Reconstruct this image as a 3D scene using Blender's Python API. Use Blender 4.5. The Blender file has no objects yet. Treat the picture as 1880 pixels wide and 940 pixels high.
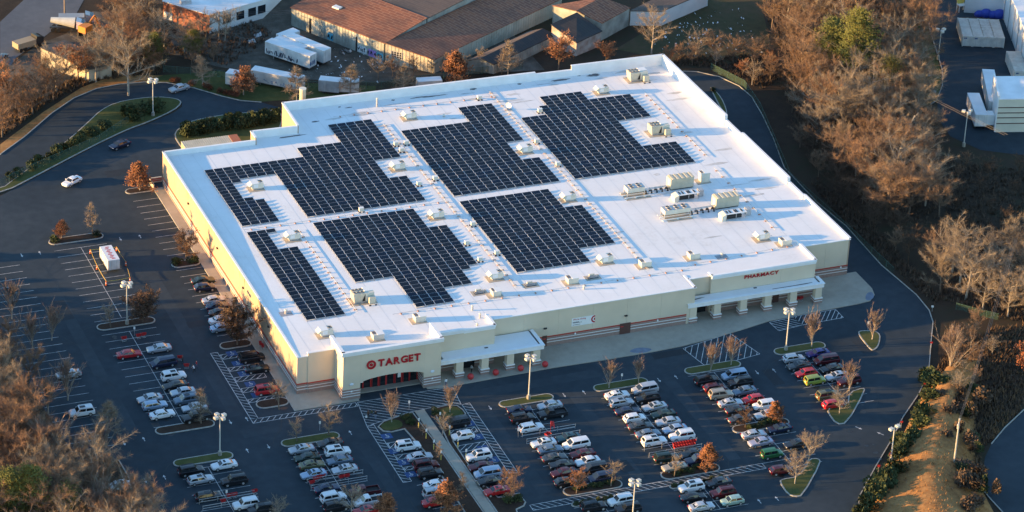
import bpy, bmesh, math, random
from mathutils import Vector, Matrix
R = math.radians
PI = math.pi
S = bpy.context.scene
C = S.collection

# ------------------------------------------------------------------ camera
CAM_POS = (-175.059, -514.107, 324.895)
cam_d = bpy.data.cameras.new("camera")
cam = bpy.data.objects.new("camera", cam_d)
C.objects.link(cam)
cam_d.sensor_width = 36.0
cam_d.lens = 118.0968
cam_d.clip_start = 1.0
cam_d.clip_end = 6000.0
cam.matrix_world = Matrix(((0.929104, 0.138987, -0.342709, -175.058895), (-0.367183, 0.457142, -0.810060, -514.107252), (0.044079, 0.878466, 0.475766, 324.895409), (0.000000, 0.000000, 0.000000, 1.000000)))
S.camera = cam

# ------------------------------------------------------------------ light
SUN_EL = 7.3
SUN_DIR = -13.0            # heading of the travelling light, degrees from +x
w = bpy.data.worlds.new("World")
S.world = w
w.use_nodes = True
nt = w.node_tree
nt.nodes.clear()
sky = nt.nodes.new("ShaderNodeTexSky")
sky.sky_type = 'NISHITA'
sky.sun_disc = False
sky.sun_elevation = R(SUN_EL)
# azimuth towards the sun, clockwise from +y
sky.sun_rotation = R(90 - (SUN_DIR + 180))
sky.ozone_density = 2.4
sky.air_density = 1.0
sky.dust_density = 0.0
bg = nt.nodes.new("ShaderNodeBackground")
bg.inputs[1].default_value = 0.15
out = nt.nodes.new("ShaderNodeOutputWorld")
nt.links.new(sky.outputs[0], bg.inputs[0])
nt.links.new(bg.outputs[0], out.inputs[0])
sun_d = bpy.data.lights.new("sun", 'SUN')
sun_d.energy = 4.2
sun_d.angle = R(0.5)
sun_d.color = (1.0, 0.59, 0.22)
sun = bpy.data.objects.new("sun", sun_d)
C.objects.link(sun)
ld = Vector((math.cos(R(SUN_DIR)) * math.cos(R(SUN_EL)), math.sin(R(SUN_DIR)) * math.cos(R(SUN_EL)), -math.sin(R(SUN_EL))))
sun.rotation_euler = ld.to_track_quat('-Z', 'Y').to_euler()
S.view_settings.view_transform = 'Standard'
S.view_settings.look = 'None'
S.view_settings.gamma = 1.0
S.view_settings.exposure = 1.85

# ------------------------------------------------------------------ materials
MATS = {}
def mat(name, col, rough=0.8, metal=0.0, var=0.0, scale=1.0, bump=0.0, spec=0.5, col2=None, coat=0.0, detail=4.0, bscale=None, emit=None):
    if name in MATS: return MATS[name]
    m = bpy.data.materials.new(name)
    m.use_nodes = True
    t = m.node_tree
    b = t.nodes["Principled BSDF"]
    b.inputs["Roughness"].default_value = rough
    b.inputs["Metallic"].default_value = metal
    b.inputs["Specular IOR Level"].default_value = spec
    if coat: b.inputs["Coat Weight"].default_value = coat
    c = (*col, 1)
    b.inputs["Base Color"].default_value = c
    if var or col2 or bump:
        tc = t.nodes.new("ShaderNodeTexCoord")
        n = t.nodes.new("ShaderNodeTexNoise")
        n.inputs["Scale"].default_value = scale
        n.inputs["Detail"].default_value = detail
        t.links.new(tc.outputs["Object"], n.inputs["Vector"])
        if var or col2:
            r = t.nodes.new("ShaderNodeValToRGB")
            a = col2 if col2 else tuple(x * (1 - var) for x in col)
            z = col if col2 else tuple(min(1, x * (1 + var)) for x in col)
            r.color_ramp.elements[0].position = 0.32
            r.color_ramp.elements[1].position = 0.68
            r.color_ramp.elements[0].color = (*a, 1)
            r.color_ramp.elements[1].color = (*z, 1)
            t.links.new(n.outputs["Fac"], r.inputs[0])
            t.links.new(r.outputs[0], b.inputs["Base Color"])
        if bump:
            bn = t.nodes.new("ShaderNodeBump")
            bn.inputs["Strength"].default_value = bump
            src = n
            if bscale:
                src = t.nodes.new("ShaderNodeTexNoise")
                src.inputs["Scale"].default_value = bscale
                t.links.new(tc.outputs["Object"], src.inputs["Vector"])
            t.links.new(src.outputs["Fac"], bn.inputs["Height"])
            t.links.new(bn.outputs[0], b.inputs["Normal"])
    MATS[name] = m
    return m

def ground_mat(name, stops, scales=(0.03, 0.35, 3.0), weights=(0.5, 0.3, 0.2), rough=0.95, bump=0.0):
    """several octaves of world-scaled noise mixed and sent through a colour ramp"""
    m = bpy.data.materials.new(name)
    m.use_nodes = True
    t = m.node_tree
    b = t.nodes["Principled BSDF"]
    b.inputs["Roughness"].default_value = rough
    b.inputs["Specular IOR Level"].default_value = 0.25
    tc = t.nodes.new("ShaderNodeTexCoord")
    acc = None
    for s, wt in zip(scales, weights):
        n = t.nodes.new("ShaderNodeTexNoise")
        n.inputs["Scale"].default_value = s
        n.inputs["Detail"].default_value = 5
        t.links.new(tc.outputs["Object"], n.inputs["Vector"])
        mu = t.nodes.new("ShaderNodeMath"); mu.operation = 'MULTIPLY'
        mu.inputs[1].default_value = wt
        t.links.new(n.outputs["Fac"], mu.inputs[0])
        if acc is None: acc = mu
        else:
            ad = t.nodes.new("ShaderNodeMath"); ad.operation = 'ADD'
            t.links.new(acc.outputs[0], ad.inputs[0]); t.links.new(mu.outputs[0], ad.inputs[1]); acc = ad
    r = t.nodes.new("ShaderNodeValToRGB")
    els = r.color_ramp.elements
    while len(els) < len(stops): els.new(0.5)
    for e, (p, c) in zip(els, stops):
        e.position = p; e.color = (*c, 1)
    t.links.new(acc.outputs[0], r.inputs[0])
    t.links.new(r.outputs[0], b.inputs["Base Color"])
    if bump:
        bn = t.nodes.new("ShaderNodeBump"); bn.inputs["Strength"].default_value = bump
        t.links.new(acc.outputs[0], bn.inputs["Height"]); t.links.new(bn.outputs[0], b.inputs["Normal"])
    MATS[name] = m
    return m

def sheet_mat(name, c1, c2, joint, bw, bh, rot=0.0, rough=0.7, metal=0.0, mortar=0.03, stain=None, stain_scale=0.15, smin=0.5):
    """sheets laid in courses (roofing, cladding): brick texture for tone plus stains"""
    m = bpy.data.materials.new(name)
    m.use_nodes = True
    t = m.node_tree
    b = t.nodes["Principled BSDF"]
    b.inputs["Roughness"].default_value = rough
    b.inputs["Metallic"].default_value = metal
    tc = t.nodes.new("ShaderNodeTexCoord")
    mp = t.nodes.new("ShaderNodeMapping")
    mp.inputs["Rotation"].default_value = (0, 0, rot)
    t.links.new(tc.outputs["Object"], mp.inputs[0])
    br = t.nodes.new("ShaderNodeTexBrick")
    br.inputs["Color1"].default_value = (*c1, 1)
    br.inputs["Color2"].default_value = (*c2, 1)
    br.inputs["Mortar"].default_value = (*joint, 1)
    br.inputs["Scale"].default_value = 1.0
    br.inputs["Mortar Size"].default_value = mortar
    br.inputs["Brick Width"].default_value = bw
    br.inputs["Row Height"].default_value = bh
    t.links.new(mp.outputs[0], br.inputs["Vector"])
    src = br.outputs["Color"]
    if stain:
        n = t.nodes.new("ShaderNodeTexNoise"); n.inputs["Scale"].default_value = stain_scale; n.inputs["Detail"].default_value = 6
        t.links.new(tc.outputs["Object"], n.inputs["Vector"])
        r = t.nodes.new("ShaderNodeValToRGB")
        r.color_ramp.elements[0].position = smin; r.color_ramp.elements[1].position = smin + 0.22
        t.links.new(n.outputs["Fac"], r.inputs[0])
        mx = t.nodes.new("ShaderNodeMixRGB")
        mx.inputs[2].default_value = (*stain, 1)
        t.links.new(r.outputs[0], mx.inputs[0]); t.links.new(src, mx.inputs[1])
        src = mx.outputs[0]
    t.links.new(src, b.inputs["Base Color"])
    MATS[name] = m
    return m

M_litter = ground_mat("leaf_litter", [(0.34, (0.016, 0.012, 0.009)), (0.5, (0.048, 0.032, 0.02)), (0.6, (0.036, 0.033, 0.017)), (0.7, (0.10, 0.064, 0.036))])
M_asphalt = ground_mat("asphalt", [(0.34, (0.019, 0.0295, 0.0385)), (0.5, (0.0295, 0.043, 0.0545)), (0.66, (0.046, 0.060, 0.072))], (0.045, 0.5, 9.0), (0.5, 0.3, 0.2), 0.85)
M_asphalt_old = ground_mat("old_asphalt", [(0.3, (0.075, 0.085, 0.098)), (0.5, (0.11, 0.12, 0.135)), (0.7, (0.15, 0.155, 0.165))], (0.06, 0.5, 6.0), (0.5, 0.3, 0.2), 0.9)
M_concrete = ground_mat("concrete", [(0.3, (0.27, 0.245, 0.20)), (0.5, (0.36, 0.325, 0.265)), (0.7, (0.43, 0.39, 0.32))], (0.12, 0.8, 6.0), (0.5, 0.3, 0.2), 0.9)
M_kerb = mat("kerb_concrete", (0.36, 0.34, 0.30), 0.9, var=0.2, scale=1.5)
M_grass = ground_mat("grass_turf", [(0.3, (0.035, 0.045, 0.014)), (0.5, (0.075, 0.085, 0.026)), (0.7, (0.13, 0.11, 0.045))], (0.12, 0.9, 7.0), (0.4, 0.3, 0.3), 1.0, 0.6)
M_mulch = ground_mat("mulch", [(0.3, (0.022, 0.014, 0.010)), (0.5, (0.05, 0.03, 0.02)), (0.7, (0.08, 0.05, 0.033))], (0.2, 1.5, 8.0), (0.3, 0.3, 0.4), 1.0, 0.6)
M_dirt = ground_mat("yard_dirt", [(0.32, (0.03, 0.028, 0.024)), (0.5, (0.085, 0.075, 0.06)), (0.68, (0.17, 0.15, 0.125))], (0.08, 0.45, 3.0), (0.45, 0.35, 0.2))
M_straw = ground_mat("dry_grass", [(0.32, (0.14, 0.065, 0.025)), (0.5, (0.34, 0.17, 0.06)), (0.68, (0.46, 0.26, 0.10))], (0.15, 1.0, 6.0), (0.35, 0.35, 0.3), 1.0, 0.8)
M_paint = mat("road_paint", (0.50, 0.50, 0.49), 0.85, var=0.35, scale=1.2)
M_blue = mat("blue_road_paint", (0.03, 0.075, 0.20), 0.8, var=0.25, scale=1.2)
M_yellow = mat("yellow_paint", (0.72, 0.55, 0.12), 0.7)
M_white = mat("white_paint", (0.78, 0.78, 0.76), 0.5)
M_redp = mat("red_paint", (0.50, 0.03, 0.03), 0.5)
M_black = mat("black_rubber", (0.012, 0.012, 0.013), 0.7)
M_darkmetal = mat("dark_metal", (0.04, 0.04, 0.042), 0.5, 0.3)
M_grey = mat("grey_metal", (0.35, 0.35, 0.35), 0.45, 0.4)
M_galv = mat("galvanised_steel", (0.50, 0.50, 0.50), 0.45, 0.5, var=0.15, scale=2)
M_tan = mat("tan_sheet_metal", (0.55, 0.50, 0.38), 0.55, var=0.1, scale=0.8)
M_cream = mat("cream_sheet_metal", (0.66, 0.63, 0.53), 0.5, var=0.1, scale=0.7)
M_beige = mat("beige_wall", (0.44, 0.32, 0.22), 0.9, var=0.06, scale=0.25, bump=0.04, bscale=18)
M_beige2 = mat("pale_beige_wall", (0.64, 0.545, 0.41), 0.9, var=0.05, scale=0.25)
M_coping = mat("white_coping", (0.78, 0.79, 0.79), 0.5, var=0.05, scale=0.6)
M_membrane = ground_mat("roof_membrane", [(0.26, (0.60, 0.585, 0.56)), (0.42, (0.745, 0.745, 0.74)), (0.6, (0.80, 0.80, 0.80)), (0.75, (0.83, 0.83, 0.83))], (0.05, 0.28, 1.6), (0.45, 0.35, 0.2), 0.6)
M_band = mat("brown_band", (0.30, 0.20, 0.165), 0.85, var=0.1, scale=2.5)
M_redstripe = mat("red_stripe", (0.42, 0.045, 0.03), 0.7)
M_stain = mat("dark_stain", (0.10, 0.10, 0.105), 0.5, var=0.4, scale=1.2)
M_pad = mat("tan_pad", (0.42, 0.37, 0.30), 0.9, var=0.15, scale=0.8)
M_glass = mat("glass", (0.015, 0.02, 0.025), 0.06, spec=0.8)
M_carglass = mat("car_glass", (0.012, 0.016, 0.02), 0.05, spec=0.7)
M_solar = mat("solar_cell", (0.005, 0.010, 0.020), 0.25, spec=0.22, var=0.3, scale=0.6)
M_frame = mat("aluminium_frame", (0.62, 0.65, 0.68), 0.5)
M_bark = mat("bark", (0.17, 0.125, 0.09), 0.95, var=0.3, scale=3)
M_palebark = mat("pale_bark", (0.36, 0.31, 0.25), 0.95, var=0.25, scale=2)
M_twig = mat("brown_twigs", (0.32, 0.20, 0.118), 0.95, col2=(0.19, 0.122, 0.078), scale=0.8)
M_twigr = mat("russet_twigs", (0.30, 0.175, 0.10), 0.95, col2=(0.19, 0.112, 0.07), scale=0.8)
M_twigg = mat("grey_twigs", (0.33, 0.26, 0.18), 0.95, col2=(0.22, 0.165, 0.115), scale=0.8)
M_under_shade = mat("shade_dark_stems", (0.125, 0.08, 0.05), 0.95, col2=(0.06, 0.04, 0.026), scale=0.6)  # brown stems, darkened so the woods' deep shade is in the colour
M_twigv = mat("pink_twigs", (0.20, 0.125, 0.10), 0.95, col2=(0.27, 0.20, 0.15), scale=1.0)
M_rust = mat("rust_leaves", (0.42, 0.18, 0.075), 0.9, col2=(0.15, 0.055, 0.028), scale=1.2)
M_brownleaf = mat("brown_leaves", (0.115, 0.06, 0.034), 0.9, col2=(0.065, 0.038, 0.024), scale=1.0)
M_orange = mat("orange_leaves", (0.40, 0.13, 0.045), 0.9, col2=(0.24, 0.08, 0.03), scale=1.0)
M_pine = mat("pine_needles", (0.165, 0.16, 0.032), 0.9, col2=(0.075, 0.09, 0.022), scale=0.7)
M_shrub = mat("shrub_leaves", (0.062, 0.082, 0.024), 0.9, col2=(0.026, 0.036, 0.012), scale=1.0)
M_shrubr = mat("red_shrub_leaves", (0.20, 0.065, 0.03), 0.9, col2=(0.10, 0.04, 0.02), scale=1.0)
M_skin = mat("skin", (0.45, 0.28, 0.20), 0.6)
M_rustroof = sheet_mat("rusted_roof_sheets", (0.27, 0.095, 0.045), (0.17, 0.062, 0.036), (0.36, 0.19, 0.11), 2.4, 0.9, R(61), 0.8, 0.0, 0.07, (0.10, 0.05, 0.034), 0.10, 0.5)
M_greyroof = sheet_mat("weathered_roof_sheets", (0.12, 0.085, 0.065), (0.09, 0.066, 0.055), (0.15, 0.11, 0.09), 3.0, 0.8, R(61), 0.8, 0.0, 0.05, (0.06, 0.05, 0.045), 0.2, 0.5)
M_darkroof = sheet_mat("dark_roof_sheets", (0.035, 0.033, 0.034), (0.045, 0.04, 0.038), (0.02, 0.02, 0.02), 3.0, 0.8, R(61), 0.8, 0.0, 0.04, (0.09, 0.05, 0.035), 0.2, 0.6)
M_corr = mat("corrugated_cladding", (0.32, 0.33, 0.29), 0.7, 0.1, var=0.3, scale=0.35)
M_brick = sheet_mat("red_brick", (0.40, 0.125, 0.06), (0.33, 0.10, 0.05), (0.36, 0.2, 0.14), 0.42, 0.14, 0, 0.9, 0, 0.012, (0.24, 0.08, 0.05), 0.4, 0.58)
M_whitewall = mat("white_cladding", (0.70, 0.70, 0.68), 0.7, var=0.08, scale=0.3)
M_whiteroof = mat("white_roof", (0.72, 0.73, 0.74), 0.7, var=0.12, scale=0.2)
M_contain = mat("container_white", (0.62, 0.60, 0.54), 0.6, var=0.15, scale=0.7)
M_conttop = mat("container_top", (0.52, 0.49, 0.42), 0.7, col2=(0.34, 0.24, 0.17), scale=0.5)
M_brown = mat("brown_trim", (0.10, 0.045, 0.035), 0.7)
M_trailer = mat("trailer_white", (0.62, 0.62, 0.60), 0.55, var=0.18, scale=0.5)
M_tarp = mat("blue_tarp", (0.02, 0.05, 0.35), 0.5, bump=0.4, scale=1.5)
M_wood = mat("pole_wood", (0.26, 0.20, 0.15), 0.9, var=0.2, scale=1)
M_orangep = mat("orange_plastic", (0.65, 0.12, 0.04), 0.5)
M_greenwire = mat("fence_wire", (0.05, 0.11, 0.085), 0.6)
M_amber = mat("amber_lens", (0.7, 0.6, 0.45), 0.15)
M_lamp = mat("lamp_housing", (0.58, 0.55, 0.48), 0.5)

def link_alpha(name, col, alpha):
    """chain link: wires cover part of the sheet, the rest is open"""
    m = bpy.data.materials.new(name); m.use_nodes = True
    t = m.node_tree
    b = t.nodes["Principled BSDF"]
    b.inputs["Base Color"].default_value = (*col, 1)
    b.inputs["Roughness"].default_value = 0.6
    b.inputs["Alpha"].default_value = alpha
    MATS[name] = m
    return m
M_link = link_alpha("chain_link", (0.06, 0.13, 0.10), 0.28)

# ------------------------------------------------------------------ mesh helpers
class MB:
    def __init__(s): s.v = []; s.f = []; s.m = []; s.mi = 0
    def add(s, vs, fs):
        o = len(s.v); s.v += [tuple(x) for x in vs]
        for f in fs: s.f.append([i + o for i in f]); s.m.append(s.mi)
        return s
    def box(s, x0, y0, z0, x1, y1, z1):
        return s.add([(x0, y0, z0), (x1, y0, z0), (x1, y1, z0), (x0, y1, z0), (x0, y0, z1), (x1, y0, z1), (x1, y1, z1), (x0, y1, z1)],
                     [(3, 2, 1, 0), (4, 5, 6, 7), (0, 1, 5, 4), (1, 2, 6, 5), (2, 3, 7, 6), (3, 0, 4, 7)])
    def beam(s, p, q, n0, n1, z0, z1):
        """box along the plan line p-q; n0..n1 = offsets along the left-hand normal's opposite (outside = right of p->q)"""
        dx, dy = q[0] - p[0], q[1] - p[1]; L = math.hypot(dx, dy); nx, ny = dy / L, -dx / L
        a = (p[0] + nx * n0, p[1] + ny * n0); b = (q[0] + nx * n0, q[1] + ny * n0)
        c = (q[0] + nx * n1, q[1] + ny * n1); d = (p[0] + nx * n1, p[1] + ny * n1)
        pts = [a, b, c, d]
        if n1 > n0: pts = [a, d, c, b]
        return s.prism(pts, z0, z1)
    def prism(s, pts, z0, z1):
        A = sum(pts[i][0] * pts[(i + 1) % len(pts)][1] - pts[(i + 1) % len(pts)][0] * pts[i][1] for i in range(len(pts)))
        if A < 0: pts = pts[::-1]
        n = len(pts)
        za = z0 if hasattr(z0, '__len__') else [z0] * n
        zb = z1 if hasattr(z1, '__len__') else [z1] * n
        return s.add([(p[0], p[1], z) for p, z in zip(pts, za)] + [(p[0], p[1], z) for p, z in zip(pts, zb)],
                     [tuple(range(n))[::-1], tuple(range(n, 2 * n))] + [(i, (i + 1) % n, n + (i + 1) % n, n + i) for i in range(n)])
    def poly(s, pts, z=None):
        P = [(p[0], p[1], z) if z is not None else tuple(p) for p in pts]
        if z is not None:
            A = sum(P[i][0] * P[(i + 1) % len(P)][1] - P[(i + 1) % len(P)][0] * P[i][1] for i in range(len(P)))
            if A < 0: P = P[::-1]
        return s.add(P, [tuple(range(len(P)))])
    def tube(s, p, q, r0, r1, n=6, cap=True):
        p = Vector(p); q = Vector(q); d = (q - p)
        if d.length < 1e-6: return s
        d.normalize()
        u = d.orthogonal().normalized(); v = d.cross(u)
        vs = []
        for c, r in ((p, r0), (q, r1)):
            for i in range(n):
                a = 2 * PI * i / n; vs.append(c + u * (r * math.cos(a)) + v * (r * math.sin(a)))
        fs = [(i, (i + 1) % n, n + (i + 1) % n, n + i) for i in range(n)]
        if cap: fs += [tuple(range(n))[::-1], tuple(range(n, 2 * n))]
        return s.add(vs, fs)
    def ball(s, c, rx, ry=None, rz=None, nu=10, nv=7):
        ry = ry or rx; rz = rz or rx
        vs = [(c[0], c[1], c[2] - rz)]
        for j in range(1, nv):
            t = -PI / 2 + PI * j / nv
            for i in range(nu):
                a = 2 * PI * i / nu; vs.append((c[0] + rx * math.cos(t) * math.cos(a), c[1] + ry * math.cos(t) * math.sin(a), c[2] + rz * math.sin(t)))
        vs.append((c[0], c[1], c[2] + rz)); N = len(vs) - 1
        fs = [(0, 1 + (i + 1) % nu, 1 + i) for i in range(nu)]
        for j in range(nv - 2):
            for i in range(nu):
                a = 1 + j * nu + i; b = 1 + j * nu + (i + 1) % nu
                fs.append((a, b, b + nu, a + nu))
        o = 1 + (nv - 2) * nu
        fs += [(o + i, o + (i + 1) % nu, N) for i in range(nu)]
        return s.add(vs, fs)
    def strip(s, p, q, wd, z):
        dx, dy = q[0] - p[0], q[1] - p[1]; L = math.hypot(dx, dy) or 1; nx, ny = -dy / L * wd / 2, dx / L * wd / 2
        return s.poly([(p[0] - nx, p[1] - ny), (q[0] - nx, q[1] - ny), (q[0] + nx, q[1] + ny), (p[0] + nx, p[1] + ny)], z)
    def mesh(s, name, mats, smooth=False):
        me = bpy.data.meshes.new(name)
        me.from_pydata(s.v, [], s.f)
        for m in (mats if isinstance(mats, (list, tuple)) else [mats]): me.materials.append(m)
        if any(s.m): me.polygons.foreach_set("material_index", s.m)
        if smooth: me.polygons.foreach_set("use_smooth", [True] * len(s.f))
        me.update()
        return me

def obj(name, data, mats=None, parent=None, loc=None, smooth=False, rz=None):
    if isinstance(data, MB): data = data.mesh(name, mats, smooth)
    o = bpy.data.objects.new(name, data)
    C.objects.link(o)
    if parent is not None: o.parent = parent
    if loc is not None: o.location = loc
    if rz is not None: o.rotation_euler.z = rz
    return o
def tag(o, label, cat, group=None, kind=None):
    o["label"] = label; o["category"] = cat
    if group: o["group"] = group
    if kind: o["kind"] = kind
    return o
def thing(name, label, cat, loc=(0, 0, 0), rz=0.0, group=None):
    o = obj(name, None, None, None, loc, rz=rz)
    return tag(o, label, cat, group)
def struct(name, mb, m, smooth=False):
    o = obj(name, mb, m, None, None, smooth); o["kind"] = "structure"
    return o
def dup(root, loc, rz=0.0, label=None, group=None, sc=None):
    r = root.copy(); C.objects.link(r); r.location = loc; r.rotation_euler = (0, 0, rz)
    if label: r["label"] = label
    if group: r["group"] = group
    if sc is not None: r.scale = (sc, sc, sc) if not hasattr(sc, '__len__') else sc
    for ch in root.children:
        c = ch.copy(); C.objects.link(c); c.parent = r
        for g in ch.children:
            d = g.copy(); C.objects.link(d); d.parent = c
    return r
def smooth_poly(pts, it=2):
    for _ in range(it):
        q = []
        for i in range(len(pts)):
            a, b = pts[i], pts[(i + 1) % len(pts)]
            q += [(a[0] * .75 + b[0] * .25, a[1] * .75 + b[1] * .25), (a[0] * .25 + b[0] * .75, a[1] * .25 + b[1] * .75)]
        pts = q
    return pts
def inset(pts, d):
    """move a convex-ish outline inwards by d"""
    A = sum(pts[i][0] * pts[(i + 1) % len(pts)][1] - pts[(i + 1) % len(pts)][0] * pts[i][1] for i in range(len(pts)))
    if A < 0: pts = pts[::-1]
    n = len(pts); o = []
    for i in range(n):
        a, b, c = Vector(pts[i - 1]), Vector(pts[i]), Vector(pts[(i + 1) % n])
        u = (b - a).normalized() if (b - a).length > 1e-9 else Vector((1, 0)); v = (c - b).normalized() if (c - b).length > 1e-9 else u
        n1 = Vector((-u.y, u.x)); n2 = Vector((-v.y, v.x)); m = (n1 + n2)
        if m.length < 1e-6: m = n1
        m.normalize(); k = d / max(0.4, m.dot(n1)); o.append((b.x + m.x * k, b.y + m.y * k))
    return o
# ------------------------------------------------------------------ ground
g = MB()
NX = 60
g.poly([(-1500, -1500), (1800, -1500), (1800, 1800), (-1500, 1800)], -0.06)
struct("ground", g, M_litter)

lot = [(-150, 75), (-75, 82), (-33.37, 94.30), (-20.49, 102.87), (-9.22, 110.44), (0.20, 116.10), (5.30, 118.19), (12.32, 122.00), (14.68, 124.13), (15.31, 126.22), (14.33, 128.79), (11.01, 130.62), (6.55, 131.07), (1.27, 130.34), (-2.81, 127.57), (-6.61, 123.09), (-12.54, 116.31), (-16.87, 112.17), (-22.22, 107.08), (-27.42, 102.32), (-32.66, 97.16), (-70, 96), (-70, 112), (-28.79, 112.76), (-21.92, 119.35), (-13.29, 128.97), (-6.69, 134.96), (-0.78, 138.11), (4.53, 138.87), (10.26, 138.36), (14.92, 136.71), (20.01, 132.31), (24.68, 126.62), (27.93, 123.37), (32.04, 121.31),
       (40, 112), (119, 110.5), (128.64, 109.76), (131.77, 108.55), (135.49, 104.77), (137.86, 99.03), (138.19, 93.06), (136.48, 83.74), (133.77, 72.42), (129.99, 59.05), (129.59, 42.27), (130.73, 30.93), (130.02, 13.33), (131.12, 0.11), (130.60, -6.49), (129.04, -11.06), (124.73, -18.31), (118.83, -28.59), (113.03, -35.35), (106.38, -41.86), (100.01, -49.07), (93.15, -56.28), (85.61, -64.57), (80, -76), (66, -120), (-34, -120), (-34, -50), (-39.24, -29.97), (-38.13, -21.89), (-37.84, -18.74), (-37.96, -12.33), (-45, -10), (-47, 20), (-47, 55), (-150, 58)]
struct("parking_lot", MB().poly(lot, 0.0), M_asphalt)
# kerb round the outer edge of the lot (the stretches the photograph shows)
def kerb_line(pts, wd=0.18, h=0.14, name="kerb"):
    mb = MB()
    for a, b in zip(pts[:-1], pts[1:]): mb.beam(a, b, -wd / 2, wd / 2, -0.02, h)
    return struct(name, mb, M_kerb)
i0 = lot.index((-28.79, 112.76)); i1 = lot.index((32.04, 121.31))
kerb_line(lot[i0:i1 + 1])
j0 = lot.index((128.64, 109.76)); j1 = lot.index((85.61, -64.57))
kerb_line(lot[j0:j1 + 1] + [(80, -76)])
kerb_line([(-34, -50), (-39.24, -29.97), (-38.13, -21.89), (-37.84, -18.74), (-37.96, -12.33)])

# grass verges beside the kerbs
def sheet(name, pts, m, z):
    return struct(name, MB().poly(pts, z), m)
M_field = ground_mat("rough_field", [(0.32, (0.035, 0.03, 0.016)), (0.48, (0.06, 0.055, 0.024)), (0.6, (0.085, 0.06, 0.034)), (0.72, (0.12, 0.085, 0.05))], (0.09, 0.6, 4.0), (0.45, 0.35, 0.2))
verge = [(10.38, 138.77), (15.04, 137.11), (20.14, 132.71), (24.80, 127.01), (28.05, 123.76), (32.17, 121.70), (36.41, 121.17), (41.77, 120.17), (57.92, 118.90), (59.04, 122.07), (44.42, 128.10), (35.87, 133.23), (27.64, 139.47), (15.33, 140.69)]
sheet("grass_verge", verge, M_grass, -0.02)
sheet("dry_bank", [(-28.67, 113.26), (-21.79, 119.86), (-13.15, 129.49), (-6.55, 135.49), (-0.63, 138.64), (4.68, 139.41), (10.07, 139.00), (15.33, 140.69), (4.90, 143.73), (-3.66, 139.81), (-14.78, 130.25), (-27.61, 117.51)], M_straw, -0.03)
sheet("field", [(118.62, 125.13), (129.34, 115.29), (139.51, 110.52), (152.72, 112.18), (160.79, 135.10), (168.12, 144.49), (150.99, 151.03), (136.34, 138.88), (128.30, 131.67)], M_field, -0.035)
sheet("yard", [(18.80, 152.51), (28.31, 141.65), (36.57, 135.39), (45.04, 129.97), (59.61, 123.66), (81.20, 122.08), (98.68, 119.38), (98.91, 140.14), (85.06, 153.59), (79.11, 174.78), (45.53, 184.32), (26.14, 164.21)], M_dirt, -0.04)
sheet("industrial_lot", [(201.20, 130.09), (194.12, 113.34), (189.24, 100.05), (186.72, 93.45), (182.85, 86.17), (178.22, 79.56), (173.87, 71.87), (172.25, 62.43), (175.44, 54.52), (183.44, 49.39), (240, 40), (260, 150), (190, 190), (207.07, 141.81)], M_asphalt, -0.03)
kerb_line([(203.98, 135.95), (201.20, 130.09), (194.12, 113.34), (189.24, 100.05), (186.72, 93.45), (182.85, 86.17), (177.99, 79.63), (175.48, 78.04)], 0.2, 0.12)
sheet("grass_strip", [(200.82, 130.20), (193.74, 113.44), (188.87, 100.16), (186.36, 93.56), (182.49, 86.28), (177.75, 79.70), (174.13, 77.56), (178.96, 89.40), (190.32, 113.80), (198.51, 130.86)], M_grass, -0.025)
sheet("side_road", [(132.91, -45.15), (129.90, -46.31), (123.16, -51.04), (117.82, -55.48), (114.30, -59.39), (111.24, -64.36), (108.40, -71.61), (108.32, -77.87), (96, -110), (170, -110), (180, -40)], M_asphalt, -0.03)
kerb_line([(129.90, -46.31), (123.16, -51.04), (117.82, -55.48)], 0.2, 0.1)
kerb_line([(108.52, -69.34), (108.40, -71.61), (108.32, -77.87)], 0.2, 0.1)
sheet("far_road", [(-18.12, 155.74), (-12.48, 178.43), (0.86, 195.37), (13.50, 193.42), (5.39, 178.02), (-3.27, 169.58), (-8.65, 163.49), (-13.59, 158.89), (-15.80, 155.07)], M_asphalt_old, -0.03)
sheet("gravel_yard", [(-18.12, 155.74), (-15.80, 155.07), (-8.87, 162.64), (-3.89, 157.58), (-11.55, 145.02), (-17.95, 136.83), (-24.11, 131.60), (-26.68, 130.96), (-20.43, 156.41)], M_dirt, -0.035)
sheet("dirt_yard", [(-8.65, 163.49), (0.13, 167.98), (9.40, 178.45), (19.42, 172.42), (14.49, 155.27), (1.96, 155.88)], M_dirt, -0.045)

# embankment between the lot and the side road: real slope that faces the low sun
def bank():
    rows = []
    left = [(115.40, -33.96), (107.58, -42.65), (101.48, -49.53), (94.60, -56.74), (87.04, -65.02), (82, -78), (74, -100)]
    right = [(131.06, -26.93), (124.01, -37.71), (118.18, -48.45), (113.47, -57.13), (108.94, -67.54), (106.86, -76.46), (92, -105)]
    rr = random.Random(3)
    hs = [0.0, 0.9, 1.9, 2.7, 3.1, 2.9, 1.9, 0.9, 0.0]
    for a, b in zip(left, right):
        row = []
        for k, h in enumerate(hs):
            t = k / (len(hs) - 1)
            row.append((a[0] + (b[0] - a[0]) * t + rr.uniform(-.3, .3), a[1] + (b[1] - a[1]) * t, h * (0.75 + 0.25 * rr.random()) - 0.05))
        rows.append(row)
    mb = MB()
    n = len(hs)
    mb.add([p for r_ in rows for p in r_], [(i * n + k + n, i * n + k + n + 1, i * n + k + 1, i * n + k) for i in range(len(rows) - 1) for k in range(n - 1)])
    return struct("embankment", mb, M_straw, True)
bank()

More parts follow.
